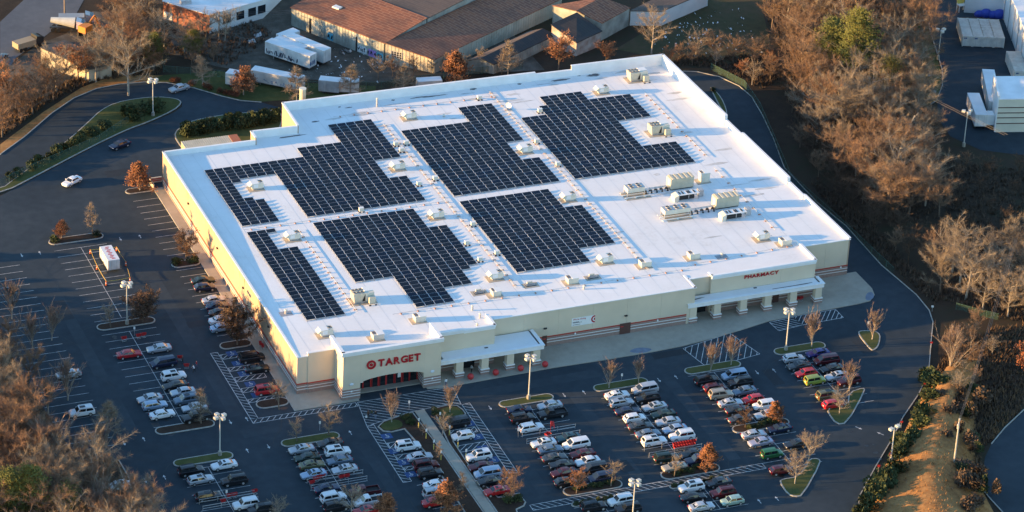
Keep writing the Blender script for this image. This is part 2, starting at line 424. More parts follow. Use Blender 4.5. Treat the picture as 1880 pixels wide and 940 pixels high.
# ------------------------------------------------------------------ planting islands
ISL = {}
def island(key, pts, top, it=2, h=0.15):
    if it: pts = smooth_poly(pts, it)
    k = MB().prism(pts, 0.0, h)
    struct("island_kerb", k, M_kerb)
    ins = inset(pts, 0.24)
    struct("island_bed", MB().poly(ins, h + 0.012), top)
    ISL[key] = pts
def capsule(x0, y0, x1, y1, wd):
    o = []
    a = math.atan2(y1 - y0, x1 - x0)
    for k in range(9): t = a - PI / 2 + PI * k / 8; o.append((x1 + wd * math.cos(t), y1 + wd * math.sin(t)))
    for k in range(9): t = a + PI / 2 + PI * k / 8; o.append((x0 + wd * math.cos(t), y0 + wd * math.sin(t)))
    return o
def cap(key, x0, x1, y, wd, top):
    island(key, capsule(x0 + wd, y, x1 - wd, y, wd), top, 0)
cap("upper_left", -29.0, -17.6, 71.6, 1.35, M_mulch)
cap("oak_corner", -8.2, -2.1, 88.5, 1.2, M_mulch)
cap("wall_upper", -8.1, -2.1, 55.2, 1.35, M_mulch)
cap("left_lamp", -29.0, -17.3, 35.2, 1.35, M_mulch)
cap("wall_lower", -8.5, -2.1, 21.3, 1.35, M_mulch)
cap("left_lower", -29.0, -17.6, -5.0, 1.35, M_mulch)
cap("wall_front", -8.5, -2.1, -1.6, 1.5, M_mulch)
cap("green_left", -29.0, -17.7, -16.7, 1.3, M_grass)
cap("entrance_left", -8.3, 3.0, -16.0, 1.3, M_grass)
cap("lamp_right", 35.0, 46.0, -15.0, 1.25, M_grass)
cap("second_right", 54.3, 65.5, -14.9, 1.3, M_grass)
cap("third_right", 73.6, 85.4, -14.2, 1.3, M_grass)
cap("fourth_right", 93.4, 104.4, -12.6, 1.35, M_grass)
cap("shrub_first", 34.9, 46.4, -47.0, 1.5, M_mulch)
cap("shrub_second", 54.0, 65.7, -47.3, 1.5, M_mulch)
cap("shrub_third", 73.3, 85.0, -36.6, 1.35, M_mulch)
cap("low_first", 34.7, 44.8, -51.3, 0.75, M_mulch)
cap("low_second", 54.0, 65.0, -51.2, 0.75, M_mulch)
island("corner_green", [(112.42, -10.47), (113.64, -9.72), (117.29, -11.30), (114.61, -16.08), (112.40, -17.83), (111.96, -16.81)], M_grass, 2)
island("short_row_end", [(93.29, -35.89), (94.31, -34.76), (98.15, -34.91), (100.54, -30.60), (104.08, -29.80), (103.93, -31.03), (95.19, -40.82), (92.94, -40.53)], M_grass, 1)
island("third_row_end", [(73.90, -55.46), (74.87, -54.80), (77.88, -54.98), (80.71, -52.35), (82.63, -49.99), (84.46, -50.37), (84.27, -51.90), (75.99, -61.13), (74.50, -61.04), (73.48, -59.76)], M_grass, 1)
# walkway median: mulch beds either side of a concrete walk
island("median_left", [(10.4, -14.6), (17.6, -12.6), (19.0, -12.7), (18.9, -62), (15.2, -62), (16.3, -17.7), (11.2, -18.3)], M_mulch, 1)
island("median_right", [(21.0, -12.7), (27.2, -11.9), (28.2, -15.5), (27.2, -17.6), (22.4, -17.9), (21.8, -44.6), (27.2, -45.6), (27.4, -48.6), (24.0, -50), (24.2, -62), (21.1, -62)], M_mulch, 1)
struct("median_lawn", MB().poly(smooth_poly([(10.9, -15.0), (15.2, -13.8), (15.4, -17.2), (11.5, -17.8)], 2), 0.176), M_grass)
struct("median_lawn", MB().poly(smooth_poly([(22.6, -13.6), (26.9, -12.6), (27.7, -15.5), (26.9, -16.9), (23.4, -16.4)], 2), 0.176), M_grass)
wk = MB()
yy = -12.4
while yy > -62:
    wk.box(19.05, yy - 1.79, 0.0, 20.95, yy, 0.172); yy -= 1.82
struct("walkway", wk, M_concrete)
# long median of the drive loop, the hedge bed behind the store, the lawn sliver by the side drive
island("loop_median", [(15.15, 125.69), (15.16, 127.40), (14.06, 128.73), (10.93, 130.36), (6.47, 130.81), (1.20, 130.08), (-2.89, 127.31), (-6.68, 122.83), (-12.61, 116.05), (-16.93, 111.92), (-22.28, 106.84), (-27.49, 102.08), (-32.72, 96.92), (-68, 92), (-68, 86), (-33.26, 94.78), (-20.37, 103.36), (-9.08, 110.94), (0.34, 116.61), (5.45, 118.70), (12.55, 122.77)], M_grass, 1)
island("hedge_bed", [(8.87, 110.79), (10.44, 113.62), (13.69, 116.27), (17.06, 117.23), (23.37, 117.62), (30.62, 116.89), (34.88, 116.49), (33.27, 109.66), (26, 98.6), (9, 104.5), (8.76, 105.91)], M_grass, 1)
island("side_sliver", [(131.06, 100.42), (131.66, 98.78), (131.43, 94.46), (130.14, 89.05), (128.51, 84.95), (128.50, 88.09)], M_grass, 1)

# ------------------------------------------------------------------ pavement round the store
pave = [(-2.1, 88.3), (0.3, 88.3), (0.3, 0.3), (7.8, 0.3), (7.8, -0.2), (27.5, 2.0), (39.5, 2.0), (40, 3.2), (82.9, 3.2), (83, 6.8), (88, 6.8), (110.3, 6.0), (111, 12), (123.6, 12.2), (123.6, 4.9), (122.9, 2.4), (120.9, 0.4), (117.7, 0.0), (104, -0.5), (97.8, -1.0), (91, -2.6), (83.2, -4.1), (77, -5.0), (70.5, -5.3), (61.7, -5.4), (49.5, -5.2), (27.4, -5.9), (24.2, -5.4), (24.0, -3.2), (10.8, -3.2), (10.5, -5.6), (-2.1, -5.6)]
struct("pavement", MB().prism(pave, -0.02, 0.15), M_concrete)
struct("pavement_kerb", MB().beam(pave[14], pave[15], 0, 0.01, 0, 0.155).beam((-2.1, -5.6), (-2.1, 88.3), -0.16, 0.003, -0.01, 0.154), M_kerb)
struct("accessible_ramp", MB().poly(smooth_poly([(65.97, -4.11), (67.96, -2.97), (70.08, -3.40), (71.26, -4.65), (68.64, -5.38)], 2), 0.16), mat("blue_ramp_paint", (0.17, 0.20, 0.255), 0.85, var=0.15, scale=0.8))
struct("accessible_ramp", MB().poly(smooth_poly([(120.00, 0.95), (121.45, 3.31), (122.92, 3.80), (122.63, 1.78), (120.96, 0.42)], 2), 0.16), MATS["blue_ramp_paint"])

# ------------------------------------------------------------------ painted markings
Z1 = 0.014
PITCH = 2.743
def stalls(name, xa, xb, ys, centre=None, wd=0.10):
    mb = MB()
    for y in ys: mb.strip((xa, y), (xb, y), wd, Z1)
    if centre is not None: mb.strip((centre, ys[0]), (centre, ys[-1]), wd, Z1 + 0.004)
    return struct("stall_lines", mb, M_paint)
def grid(y0, y1, ph):
    """line positions half a stall away from the car centres"""
    k = math.ceil((y1 - ph - PITCH / 2) / PITCH)
    o = []
    while ph + PITCH / 2 + k * PITCH <= y0: o.append(ph + PITCH / 2 + k * PITCH); k += 1
    return o[::-1]
stalls("a", -7.75, -2.3, [84.1 - PITCH * k for k in range(11)])
stalls("a", -7.75, -2.3, [52.9 - PITCH * k for k in range(12)])
stalls("a", -28.8, -17.9, grid(70, 36.5, 0.69), -23.3)
stalls("a", -28.8, -17.9, grid(33.5, -3.5, 0.69), -23.3)
stalls("a", -46, -36.8, grid(66, -8, -0.15))
stalls("a", -28.8, -17.9, grid(-18, -46, 1.22), -23.3)
stalls("a", -8.2, 2.7, grid(-17.2, -60, -0.89), -2.75)
stalls("a", 34.8, 45.7, grid(-16.2, -45.6, -0.51), 40.2)
stalls("a", 54.4, 65.4, grid(-16.2, -46.2, -0.67), 59.9)
stalls("a", 73.6, 84.6, grid(-15.6, -35.3, -0.74), 79.0)
stalls("a", 73.6, 84.6, grid(-37.6, -54.0, -0.74), 79.0)
stalls("a", 93.0, 103.8, grid(-13.8, -36.5, -0.38), 98.4)
stalls("a", 34.8, 45.7, grid(-52, -62, 1.24), 40.2)
stalls("a", 54.4, 65.4, grid(-52, -62, 1.24), 59.9)
stalls("a", 10.6, 16.2, grid(-36, -50, 0.43))
stalls("a", 22.0, 27.4, grid(-33, -45, 0.66))
def clip_line(poly, p, d):
    """parts of the infinite line p + t d inside a polygon"""
    ts = []
    n = len(poly)
    for i in range(n):
        a, b = poly[i], poly[(i + 1) % n]
        ex, ey = b[0] - a[0], b[1] - a[1]
        den = d[0] * ey - d[1] * ex
        if abs(den) < 1e-9: continue
        t = ((a[0] - p[0]) * ey - (a[1] - p[1]) * ex) / den
        u = ((a[0] - p[0]) * d[1] - (a[1] - p[1]) * d[0]) / den
        if 0 <= u < 1: ts.append(t)
    ts.sort()
    return [(ts[i], ts[i + 1]) for i in range(0, len(ts) - 1, 2)]
def hatch(poly, ang, gap, wd=0.12, border=True):
    mb = MB()
    d = (math.cos(ang), math.sin(ang)); nrm = (-d[1], d[0])
    vals = [p[0] * nrm[0] + p[1] * nrm[1] for p in poly]
    s_ = min(vals) + gap / 2
    while s_ < max(vals):
        p = (nrm[0] * s_, nrm[1] * s_)
        for a, b in clip_line(poly, p, d):
            if b - a > 0.3: mb.strip((p[0] + d[0] * a, p[1] + d[1] * a), (p[0] + d[0] * b, p[1] + d[1] * b), wd, Z1)
        s_ += gap
    if border:
        for i in range(len(poly)): mb.strip(poly[i], poly[(i + 1) % len(poly)], wd, Z1 + 0.004)
    return struct("hatched_marking", mb, M_paint)
hatch([(10.0, -6.0), (26.8, -6.0), (29.0, -6.2), (28.3, -12.6), (27.0, -11.6), (20, -12.2), (17.6, -12.3), (10.2, -14.3), (8.8, -14.8)], R(-33), 0.95)
hatch([(-2.2, -6.0), (9.6, -6.0), (9.6, -7.4), (-10.9, -7.4), (-10.9, -6.0)], R(50), 0.95)
hatch([(-10.9, -6.0), (-9.5, -6.0), (-9.5, 19.5), (-10.9, 19.5)], R(-35), 0.95)
hatch([(8.8, -14.8), (10.2, -14.5), (10.2, -35.0), (8.6, -35.0)], R(-35), 0.95)
hatch([(28.4, -12.7), (30.0, -12.5), (29.6, -38.0), (28.0, -38.0)], R(-35), 0.95)
for y0, y1 in ((-21.4, -23.3), (-25.9, -27.4), (-30.2, -31.2)): hatch([(10.4, y0), (16.2, y0), (16.2, y1), (10.4, y1)], R(42), 0.9)
for y0, y1 in ((-20.8, -22.6), (-26.2, -28.4)): hatch([(22.2, y0), (27.8, y0), (27.8, y1), (22.2, y1)], R(42), 0.9)
for y0, y1 in ((18.4, 16.6), (13.2, 11.9), (9.4, 7.8), (5.2, 3.6), (1.0, -0.2)): hatch([(-9.3, y0), (-3.4, y0), (-3.4, y1), (-9.3, y1)], R(42), 0.9)
hatch([(97.7, -1.4), (103.2, -0.7), (103.5, -4.3), (98.0, -5.0)], R(-45), 0.85)
hatch([(103.2, -0.7), (112.7, -0.5), (112.7, -4.0), (103.5, -4.3)], R(52), 0.85)
hatch([(77.02, -5.77), (88.32, -3.03), (90.52, -12.16), (78.57, -14.12)], R(60), 1.15)
hatch([(27.6, -48.9), (73.7, -48.7), (73.7, -50.5), (27.6, -50.7)], R(-50), 1.0)
def wheelchair(c):
    mb = MB(); mb.poly([(c[0] - 1.0, c[1] - .9), (c[0] + 1.0, c[1] - .9), (c[0] + 1.0, c[1] + .9), (c[0] - 1.0, c[1] + .9)], Z1 + 0.008)
    o = struct("accessible_stall_symbol", mb, M_blue)
    q = MB()
    for k in range(10):
        a, b = R(200) + k * R(26), R(200) + (k + 1) * R(26)
        q.strip((c[0] + .38 * math.cos(a), c[1] + .38 * math.sin(a) - .15), (c[0] + .38 * math.cos(b), c[1] + .38 * math.sin(b) - .15), 0.1, Z1 + 0.014)
    q.strip((c[0], c[1] + .45), (c[0], c[1] - .1), 0.12, Z1 + 0.016)
    q.strip((c[0], c[1] - .1), (c[0] + .45, c[1] - .1), 0.12, Z1 + 0.018)
    q.poly([(c[0] + .13 * math.cos(t * PI / 4), c[1] + .62 + .13 * math.sin(t * PI / 4)) for t in range(8)], Z1 + 0.014)
    obj("wheelchair_mark", q, M_paint, o)["kind"] = "structure"
for p in ((-7.02, 18.28), (-7.12, 14.43), (-7.17, 10.38), (-7.10, 6.34), (-7.15, 2.17), (-7.19, -1.97), (11.12, -19.10), (10.69, -24.34), (10.96, -28.55), (10.83, -32.79), (27.26, -19.52), (27.10, -24.32), (26.61, -28.36), (26.90, -32.60)): wheelchair(p)
def arrow(p, d):
    c, s_ = .82 * math.cos(d), .82 * math.sin(d)
    T = lambda x, y: (p[0] + x * c - y * s_, p[1] + x * s_ + y * c)
    mb = MB(); mb.poly([T(-1.0, -.08), T(.1, -.08), T(.1, .08), T(-1.0, .08)], Z1); mb.poly([T(.1, -.34), T(.9, 0), T(.1, .34)], Z1)
    struct("lane_arrow", mb, M_paint)
for p, d in (((-14.76, 68.99), -90), ((-10.65, 68.97), 90), ((-35.45, 68.02), -90), ((-31.74, 68.09), 90), ((-35.44, -7.04), -90), ((-31.63, -6.65), 90), ((-14.79, -5.72), -90), ((-11.56, -5.51), 90), ((-14.82, -16.10), 90), ((-31.71, -20.30), 90), ((-35.31, -20.49), -90), ((-10.72, -16.01), -90), ((5.15, -15.81), 90), ((33.06, -15.38), -90), ((48.13, -15.30), -90), ((52.15, -15.29), 90), ((67.66, -15.46), -90), ((71.26, -15.30), 90), ((86.96, -18.46), -90), ((90.45, -18.68), 90), ((67.70, -60.22), 90), ((96.55, -42.89), -60), ((99.49, -45.86), 120), ((71.12, -60.35), 90)):
    arrow(p, R(d))
for p in ((50.36, -45.88), (88.57, -40.39), (13.68, 22.68) if False else (-28.16, -2.53)):
    struct("storm_drain", MB().box(p[0] - .7, p[1] - .7, 0.0, p[0] + .7, p[1] + .7, 0.02), M_darkmetal)
# tyre-worn lanes and patches of newer tarmac
pt = MB()
for p, q, wd in (((-13, 60), (-13, -4), 2.6), ((-33, 60), (-33, -4), 2.4), ((31.8, -16), (31.8, -46), 2.4), ((50, -16), (50, -46), 2.4), ((69.5, -16), (69.5, -46), 2.4), ((-14, -10.5), (92, -8.8), 2.8), ((6, -20), (6, -48), 2.2)):
    pt.strip(p, q, wd, 0.006)
struct("worn_lane", pt, ground_mat("worn_asphalt", [(0.34, (0.024, 0.0345, 0.0435)), (0.5, (0.033, 0.0465, 0.058)), (0.66, (0.049, 0.063, 0.075))], (0.08, 0.6, 9.0), (0.5, 0.3, 0.2), 0.8))

# sealed cracks, oil drips in the stalls and a few patches
cr_ = random.Random(17); ck = MB()
for k in range(46):
    x, y = cr_.uniform(-40, 112), cr_.uniform(-66, -8)
    if k % 3 == 0: x, y = cr_.uniform(-44, -3), cr_.uniform(-8, 95)
    a = cr_.choice((0, PI / 2, PI / 4)) + cr_.gauss(0, .15)
    for j in range(cr_.randint(5, 12)):
        a += cr_.gauss(0, .25); q = (x + 1.3 * math.cos(a), y + 1.3 * math.sin(a)); ck.strip((x, y), q, cr_.uniform(.05, .1), .009); x, y = q
o = struct("crack_seal", ck, mat("crack_sealant", (.010, .010, .011), .5)); tag(o, "dark sealed cracks wandering over the parking lot", "cracks", None, "stuff")
ol = MB()
for x0 in (-26, -20.6, -5.5, 0.1, 37.4, 43, 57.1, 62.7, 76.2, 81.8, 95.6, 101.2, 13.4, 24.6, -5):
    for k in range(14):
        y = cr_.uniform(-60, -17) if x0 not in (-26, -20.6, -5) else cr_.uniform(-10, 68)
        r_ = cr_.uniform(.25, .75); x = x0 + cr_.gauss(0, .9); ol.poly([(x + r_ * cr_.uniform(.6, 1.3) * math.cos(t * PI / 5), y + r_ * cr_.uniform(.5, 1.0) * math.sin(t * PI / 5)) for t in range(10)], .0095 + .00002 * k)
o = struct("oil_drips", ol, mat("oil_stained_asphalt", (.014, .015, .017), .45)); tag(o, "dark oil drips in the parking stalls", "stains", None, "stuff")
pq = MB()
for x, y, w_, h_ in ((-12, 30, 5, 2.4), (8, -50, 3, 7), (30, -58, 6, 3), (70, -8, 9, 2.2), (88, -24, 2.4, 6), (-35, 40, 3, 8), (48, -44, 2.4, 4), (110, -18, 3.5, 5), (-10, 96, 8, 3)):
    pq.poly([(x, y), (x + w_, y + .1), (x + w_ - .1, y + h_), (x + .1, y + h_)], .0075)
struct("asphalt_patch", pq, ground_mat("patched_asphalt", [(0.35, (0.022, 0.028, 0.034)), (0.65, (0.032, 0.039, 0.046))], (0.2, 1.0, 9.0), (0.4, 0.3, 0.3), 0.8))
# ------------------------------------------------------------------ the store
store = thing("retail_store", "big beige retail store with white flat roof, red sign and solar arrays", "store", (0, 0, 0))
def zr(y): return 8.1 - 0.012 * y
OUT = [(0, 0), (7.4, 0.0), (7.4, -4.8), (27.0, -4.8), (27.0, -0.3), (39.6, -0.3), (39.6, 2.8), (83.0, 2.8), (83.0, 6.3), (87.7, 6.3), (87.7, 5.6), (110.6, 5.6), (110.6, 11.8), (121.3, 11.8), (119.3, 101.0), (30.6, 102.6), (30.3, 91.4), (20.1, 91.8), (20.1, 88.6), (0, 88.9)]
rf = MB()
rf.prism(inset(OUT, 0.28), 7.0 - 0.0, 7.2) if False else None
ins = inset(OUT, 0.27)
rf.add([(x, y, zr(y)) for x, y in ins], [tuple(range(len(ins)))])
obj("roof", rf, M_membrane, store)
def wall_run(p, q, ztop, m, width=7.5, th=0.3, z0=0.0, name="wall_panel"):
    """tilt-up panels along p->q (outside on the right), open joints between them"""
    L = math.hypot(q[0] - p[0], q[1] - p[1]); n = max(1, round(L / width))
    for k in range(n):
        a, b = k / n, (k + 1) / n
        e = 0.012 / L
        pa = (p[0] + (q[0] - p[0]) * (a + (e if k else 0)), p[1] + (q[1] - p[1]) * (a + (e if k else 0)))
        pb = (p[0] + (q[0] - p[0]) * (b - (e if k < n - 1 else 0)), p[1] + (q[1] - p[1]) * (b - (e if k < n - 1 else 0)))
        obj(name, MB().beam(pa, pb, -th, 0, z0, ztop), m, store)
    if n > 1: obj("wall_backing", MB().beam((p[0] + (q[0] - p[0]) * .4 / L, p[1] + (q[1] - p[1]) * .4 / L), (q[0] - (q[0] - p[0]) * .4 / L, q[1] - (q[1] - p[1]) * .4 / L), -th + 0.02, -0.06, z0 + .01, ztop - .02), M_darkmetal, store)
def coping(p, q, ztop, over=0.10, th=0.3, h=0.16):
    obj("coping", MB().beam(p, q, -th - 0.06, over, ztop, ztop + h), M_coping, store)
def lining(p, q, ztop, th=0.3):
    ya, yb = p[1], q[1]
    dx, dy = q[0] - p[0], q[1] - p[1]; L = math.hypot(dx, dy); nx, ny = dy / L, -dx / L
    o0, o1 = -th - 0.05, -th - 0.002
    pts = [(p[0] + nx * o0, p[1] + ny * o0), (p[0] + nx * o1, p[1] + ny * o1), (q[0] + nx * o1, q[1] + ny * o1), (q[0] + nx * o0, q[1] + ny * o0)]
    zs = [zr(ya) - 0.05, zr(ya) - 0.05, zr(yb) - 0.05, zr(yb) - 0.05]
    if sum(pts[i][0] * pts[(i + 1) % 4][1] - pts[(i + 1) % 4][0] * pts[i][1] for i in range(4)) < 0: zs = zs[::-1]
    obj("parapet_lining", MB().prism(pts, zs, ztop - 0.004), M_coping, store)
def bands(p, q, z0=0.1):
    obj("base_band", MB().beam(p, q, 0, 0.035, z0, 2.12), M_band, store)
    obj("red_stripe", MB().beam(p, q, 0, 0.06, 2.123, 2.36), M_redstripe, store)
    for z in (0.95, 1.55): obj("white_stripe", MB().beam(p, q, 0.0352, 0.06, z, z + 0.12), M_white, store)
def cornice(p, q, zt):
    obj("cornice", MB().beam(p, q, 0.002, 0.16, zt - 0.75, zt - 0.002), M_coping, store)
    obj("cornice", MB().beam(p, q, 0.161, 0.34, zt - 0.32, zt - 0.004), M_coping, store)

# long left wall (outline runs counter-clockwise, so outside is on the right of p->q)
wall_run((0, 88.9), (0, 0.302), 8.0, M_beige, 8.9); coping((0, 88.9), (0, 0.0), 8.0); bands((0, 88.6), (0, 0.0))
for y in (70, 50, 33, 17):
    obj("wall_light", MB().box(-0.3, y - .25, 5.3, -0.001, y + .25, 5.6), M_darkmetal, store)
wsr = random.Random(6); wk_ = MB()
for k in range(60):
    y = wsr.uniform(1, 88); L_ = wsr.uniform(.8, 3.8); wk_.add([(-.004, y, 8.0), (-.004, y + wsr.uniform(.1, .35), 8.0), (-.004, y + .12, 8.0 - L_)], [(0, 1, 2)])
o = obj("runoff_streaks", wk_, mat("streaked_wall", (.39, .28, .17), .9), store); o["kind"] = "stuff"
# front corner
wall_run((0.0, 0), (2.1, 0), 7.95, M_beige2); coping((-.1, 0), (2.1, 0), 7.95)
wall_run((2.1, -0.12), (7.4, -0.12), 8.65, M_beige2, th=0.42); coping((2.0, -0.12), (7.4, -0.12), 8.65, th=0.42); bands((0, 0), (2.1, 0)); bands((2.1, -.12), (7.4, -.12))
# entrance portal with its wide arch
PZ = 10.3
YF = -4.8
wall_run((7.4, 2.2), (7.4, YF + 0.4), PZ, M_beige2, 20); coping((7.4, 2.2), (7.4, YF), PZ, 0.3); cornice((7.4, 2.2), (7.4, YF), PZ)
wall_run((27.0, YF + 0.4), (27.0, 1.2), PZ, M_beige2, 20); coping((27.0, YF), (27.0, 1.2), PZ, 0.3); cornice((27.0, YF), (27.0, 1.2), PZ)
lining((7.4, 2.0), (7.4, YF), PZ); lining((27.0, YF), (27.0, 1.0), PZ); lining((7.4, YF), (27.0, YF), PZ)
AX0, AX1, AZ, AR = 10.9, 23.6, 3.35, 1.2
def arch_z(x):
    t = (x - (AX0 + AX1) / 2) / ((AX1 - AX0) / 2); return AZ + AR * math.sqrt(max(0, 1 - t * t * 0.93)) - AR * 0.26
NA = 24
xs = [AX0 + (AX1 - AX0) * k / NA for k in range(NA + 1)]
joints = [7.4, AX0, 17.25, AX1, 27.0]
for a, b in zip(joints[:-1], joints[1:]):
    mb = MB()
    if a >= AX1 or b <= AX0:
        mb.box(a + 0.012, YF, 0, b - 0.012, YF + 0.4, PZ)
    else:
        pts = [x for x in xs if a - 1e-6 <= x <= b + 1e-6]
        fr = [(x, arch_z(x)) for x in pts] + [(b - .006, PZ), (a + .006, PZ)]
        n = len(fr)
        mb.add([(x, YF, z) for x, z in fr] + [(x, YF + 0.4, z) for x, z in fr], [tuple(range(n)), tuple(range(n, 2 * n))[::-1]] + [(i, n + i, n + (i + 1) % n, (i + 1) % n) for i in range(n)])
    obj("portal_panel", mb, M_beige2, store)
obj("portal_backing", MB().box(7.5, YF + 0.1, 5.6, 26.9, YF + 0.36, PZ - .05), M_darkmetal, store)
coping((7.1, YF), (27.3, YF), PZ, 0.34); cornice((7.06, YF), (27.34, YF), PZ)
for x0, x1 in ((7.4, AX0), (AX1, 27.0)):
    obj("base_band", MB().box(x0 - .03, YF - 0.05, 0.1, x1 + .03, YF - 0.001, 2.3), M_band, store)
    for z in (0.75, 1.3, 1.85): obj("white_stripe", MB().box(x0 - .04, YF - 0.08, z, x1 + .04, YF - 0.0505, z + 0.12), M_white, store)
    obj("wall_light", MB().ball(((x0 + x1) / 2, YF - 0.08, 3.4), 0.42, 0.1, 0.28), mat("lamp_glass", (0.7, 0.74, 0.8), 0.25), store)
    obj("wall_light", MB().box((x0 + x1) / 2 - .16, YF - 0.16, 1.72, (x0 + x1) / 2 + .16, YF - 0.081, 2.05), M_white, store)
obj("base_band", MB().box(7.33, YF, 0.1, 7.399, -0.13, 2.3), M_band, store)
for z in (0.75, 1.3, 1.85): obj("white_stripe", MB().box(7.3, YF, z, 7.3299, -0.19, z + 0.12), M_white, store)
# recess behind the arch: soffit, side walls with striped bands, glazed doors in red frames
obj("soffit", MB().box(10.6, YF + 0.41, 4.75, 23.9, 1.0, 4.95), M_beige2, store)
obj("recess_wall", MB().box(10.58, YF + 0.41, 0.1, 10.9, 1.0, 4.74), M_beige2, store)
obj("recess_wall", MB().box(23.6, YF + 0.41, 0.1, 23.92, 1.0, 4.74), M_beige2, store)
obj("recess_band", MB().box(23.56, YF + 0.42, 0.1, 23.599, 0.9, 2.3), M_band, store)
for z in (0.75, 1.3, 1.85): obj("white_stripe", MB().box(23.53, YF + 0.42, z, 23.559, 0.9, z + .12), M_white, store)
obj("store_front_glass", MB().box(10.91, -1.6, 0.15, 23.59, -1.52, 4.7), M_glass, store)
for k in range(9):
    x = 11.0 + k * 1.56
    obj("mullion", MB().box(x - .1, -1.72, 0.15, x + .1, -1.601, 4.7), M_redp, store)
obj("door_header", MB().box(10.95, -1.76, 2.5, 23.55, -1.721, 2.75), M_redp, store)
for k in (2, 3, 5, 6):
    x = 11.0 + k * 1.56
    d = obj("sliding_door", MB().box(x + .16, -1.8, 0.2, x + 1.4, -1.762, 2.48), M_glass, store)
    obj("door_frame", MB().box(x + .14, -1.86, 0.16, x + .24, -1.801, 2.49).box(x + 1.32, -1.86, 0.16, x + 1.42, -1.801, 2.49), M_redp, d)
obj("poster", MB().box(19.4, -2.0, 1.5, 20.0, -1.94, 2.6), M_white, store)
obj("poster", MB().box(11.7, -2.5, 1.9, 12.3, -2.44, 2.9), M_white, store)

# roof sign
def text_mesh(body, h, ext, bold=0.0):
    cu = bpy.data.curves.new("text", 'FONT'); cu.body = body; cu.size = 1; cu.extrude = ext / 2; cu.offset = bold
    cu.align_x = 'LEFT'
    o = bpy.data.objects.new("text", cu); C.objects.link(o)
    dg = bpy.context.evaluated_depsgraph_get()
    me = bpy.data.meshes.new_from_object(o.evaluated_get(dg))
    bpy.data.objects.remove(o); bpy.data.curves.remove(cu)
    xs_ = [v.co.x for v in me.vertices]; ys_ = [v.co.y for v in me.vertices]
    return me, min(xs_), max(xs_), min(ys_), max(ys_)
def wall_text(word, x0, x1, z0, z1, y, m, parent, name="sign_letter", bold=0.03, gap=0.10, depth=0.22):
    gl = [(ch,) + text_mesh(ch, 1, 0.0, bold) for ch in word if ch != ' ']
    tot = sum(a[3] - a[2] for a in gl) + gap * (len(gl) - 1)
    sx = (x1 - x0) / tot; x = x0
    for ch, me, a, b, c, d in gl:
        me2, a, b, c, d = text_mesh(ch, 1, 0.4, bold)
        for v in me2.vertices:
            X = (v.co.x - a) * sx + x; Z = z0 + (v.co.y - c) / (d - c) * (z1 - z0); Y = y - depth * (v.co.z + 0.22) / 0.44
            v.co = (X, Y, Z)
        me2.materials.clear(); me2.materials.append(m)
        o = obj(name, me2, None, parent)
        x += (b - a + gap) * sx
        bpy.data.meshes.remove(me)
M_sign = mat("sign_red", (0.42, 0.012, 0.02), 0.4)
def ring(cx, cz, r0, r1, y0, y1, n=36, a0=0.0, a1=2 * PI):
    mb = MB(); full = abs(a1 - a0 - 2 * PI) < 1e-6
    m_ = n if full else n + 1
    vs = []
    for k in range(m_):
        a = a0 + (a1 - a0) * k / n; c, s_ = math.cos(a), math.sin(a)
        vs += [(cx + r0 * c, y0, cz + r0 * s_), (cx + r1 * c, y0, cz + r1 * s_), (cx + r1 * c, y1, cz + r1 * s_), (cx + r0 * c, y1, cz + r0 * s_)]
    fs = []
    for k in range(n):
        i, j = 4 * k, 4 * ((k + 1) % m_)
        for u in range(4): fs.append((i + u, i + (u + 1) % 4, j + (u + 1) % 4, j + u))
    return mb.add(vs, fs)
wall_text("TARGET", 14.3, 22.75, 6.35, 7.85, YF, M_sign, store)
obj("sign_emblem_ring", ring(12.95, 7.0, 0.56, 0.92, YF - 0.22, YF - 0.004), M_sign, store)
obj("sign_emblem_dot", ring(12.95, 7.0, 0.0, 0.30, YF - 0.22, YF - 0.004), M_sign, store)

# bump behind the first canopy
wall_run((27.0, -0.3), (33.2, -0.3), 8.75, M_beige2, 7); coping((27.0, -0.3), (33.2, -0.3), 8.75, 0.22); cornice((27.0, -.3), (33.2, -.3), 8.75)
wall_run((33.2, -0.22), (39.6, -0.22), 8.55, M_beige2, 7); coping((33.2, -0.22), (39.7, -0.22), 8.55, 0.22); cornice((33.2, -.22), (39.6, -.22), 8.55)
wall_run((39.6, 0.082), (39.6, 4.2), 8.55, M_beige2, 9); coping((39.6, -0.4), (39.6, 4.2), 8.55, 0.2); lining((39.6, 0), (39.6, 4.0), 8.55)
# mid wall
wall_run((39.6, 2.8), (83.0, 2.8), 7.95, M_beige2, 7.4); coping((39.6, 2.8), (83.2, 2.8), 7.95, 0.16); bands((48.6, 2.8), (81.4, 2.8))
wall_run((83.0, 3.102), (83.0, 8.0), 7.95, M_beige2, 9); coping((83.0, 2.7), (83.0, 8.0), 7.95, 0.15); lining((83.0, 2.8), (83.0, 7.8), 7.95)
for x in (57.7, 75.2): obj("wall_light", MB().box(x - .14, 2.6, 1.85, x + .14, 2.735, 2.2), M_white, store)
for x, wd in ((51.3, 1.0), (68.3, 2.3)):
    d = obj("service_door", MB().box(x - wd / 2, 2.70, 0.15, x + wd / 2, 2.738, 2.55), M_brown, store)
    obj("door_sign", MB().box(x - wd / 2 + .15, 2.685, 1.75, x - wd / 2 + .75, 2.699, 1.95), M_redp, d)
    obj("door_lamp", MB().box(x - .3, 2.5, 4.1, x + .3, 2.799, 4.35), M_darkmetal, store)
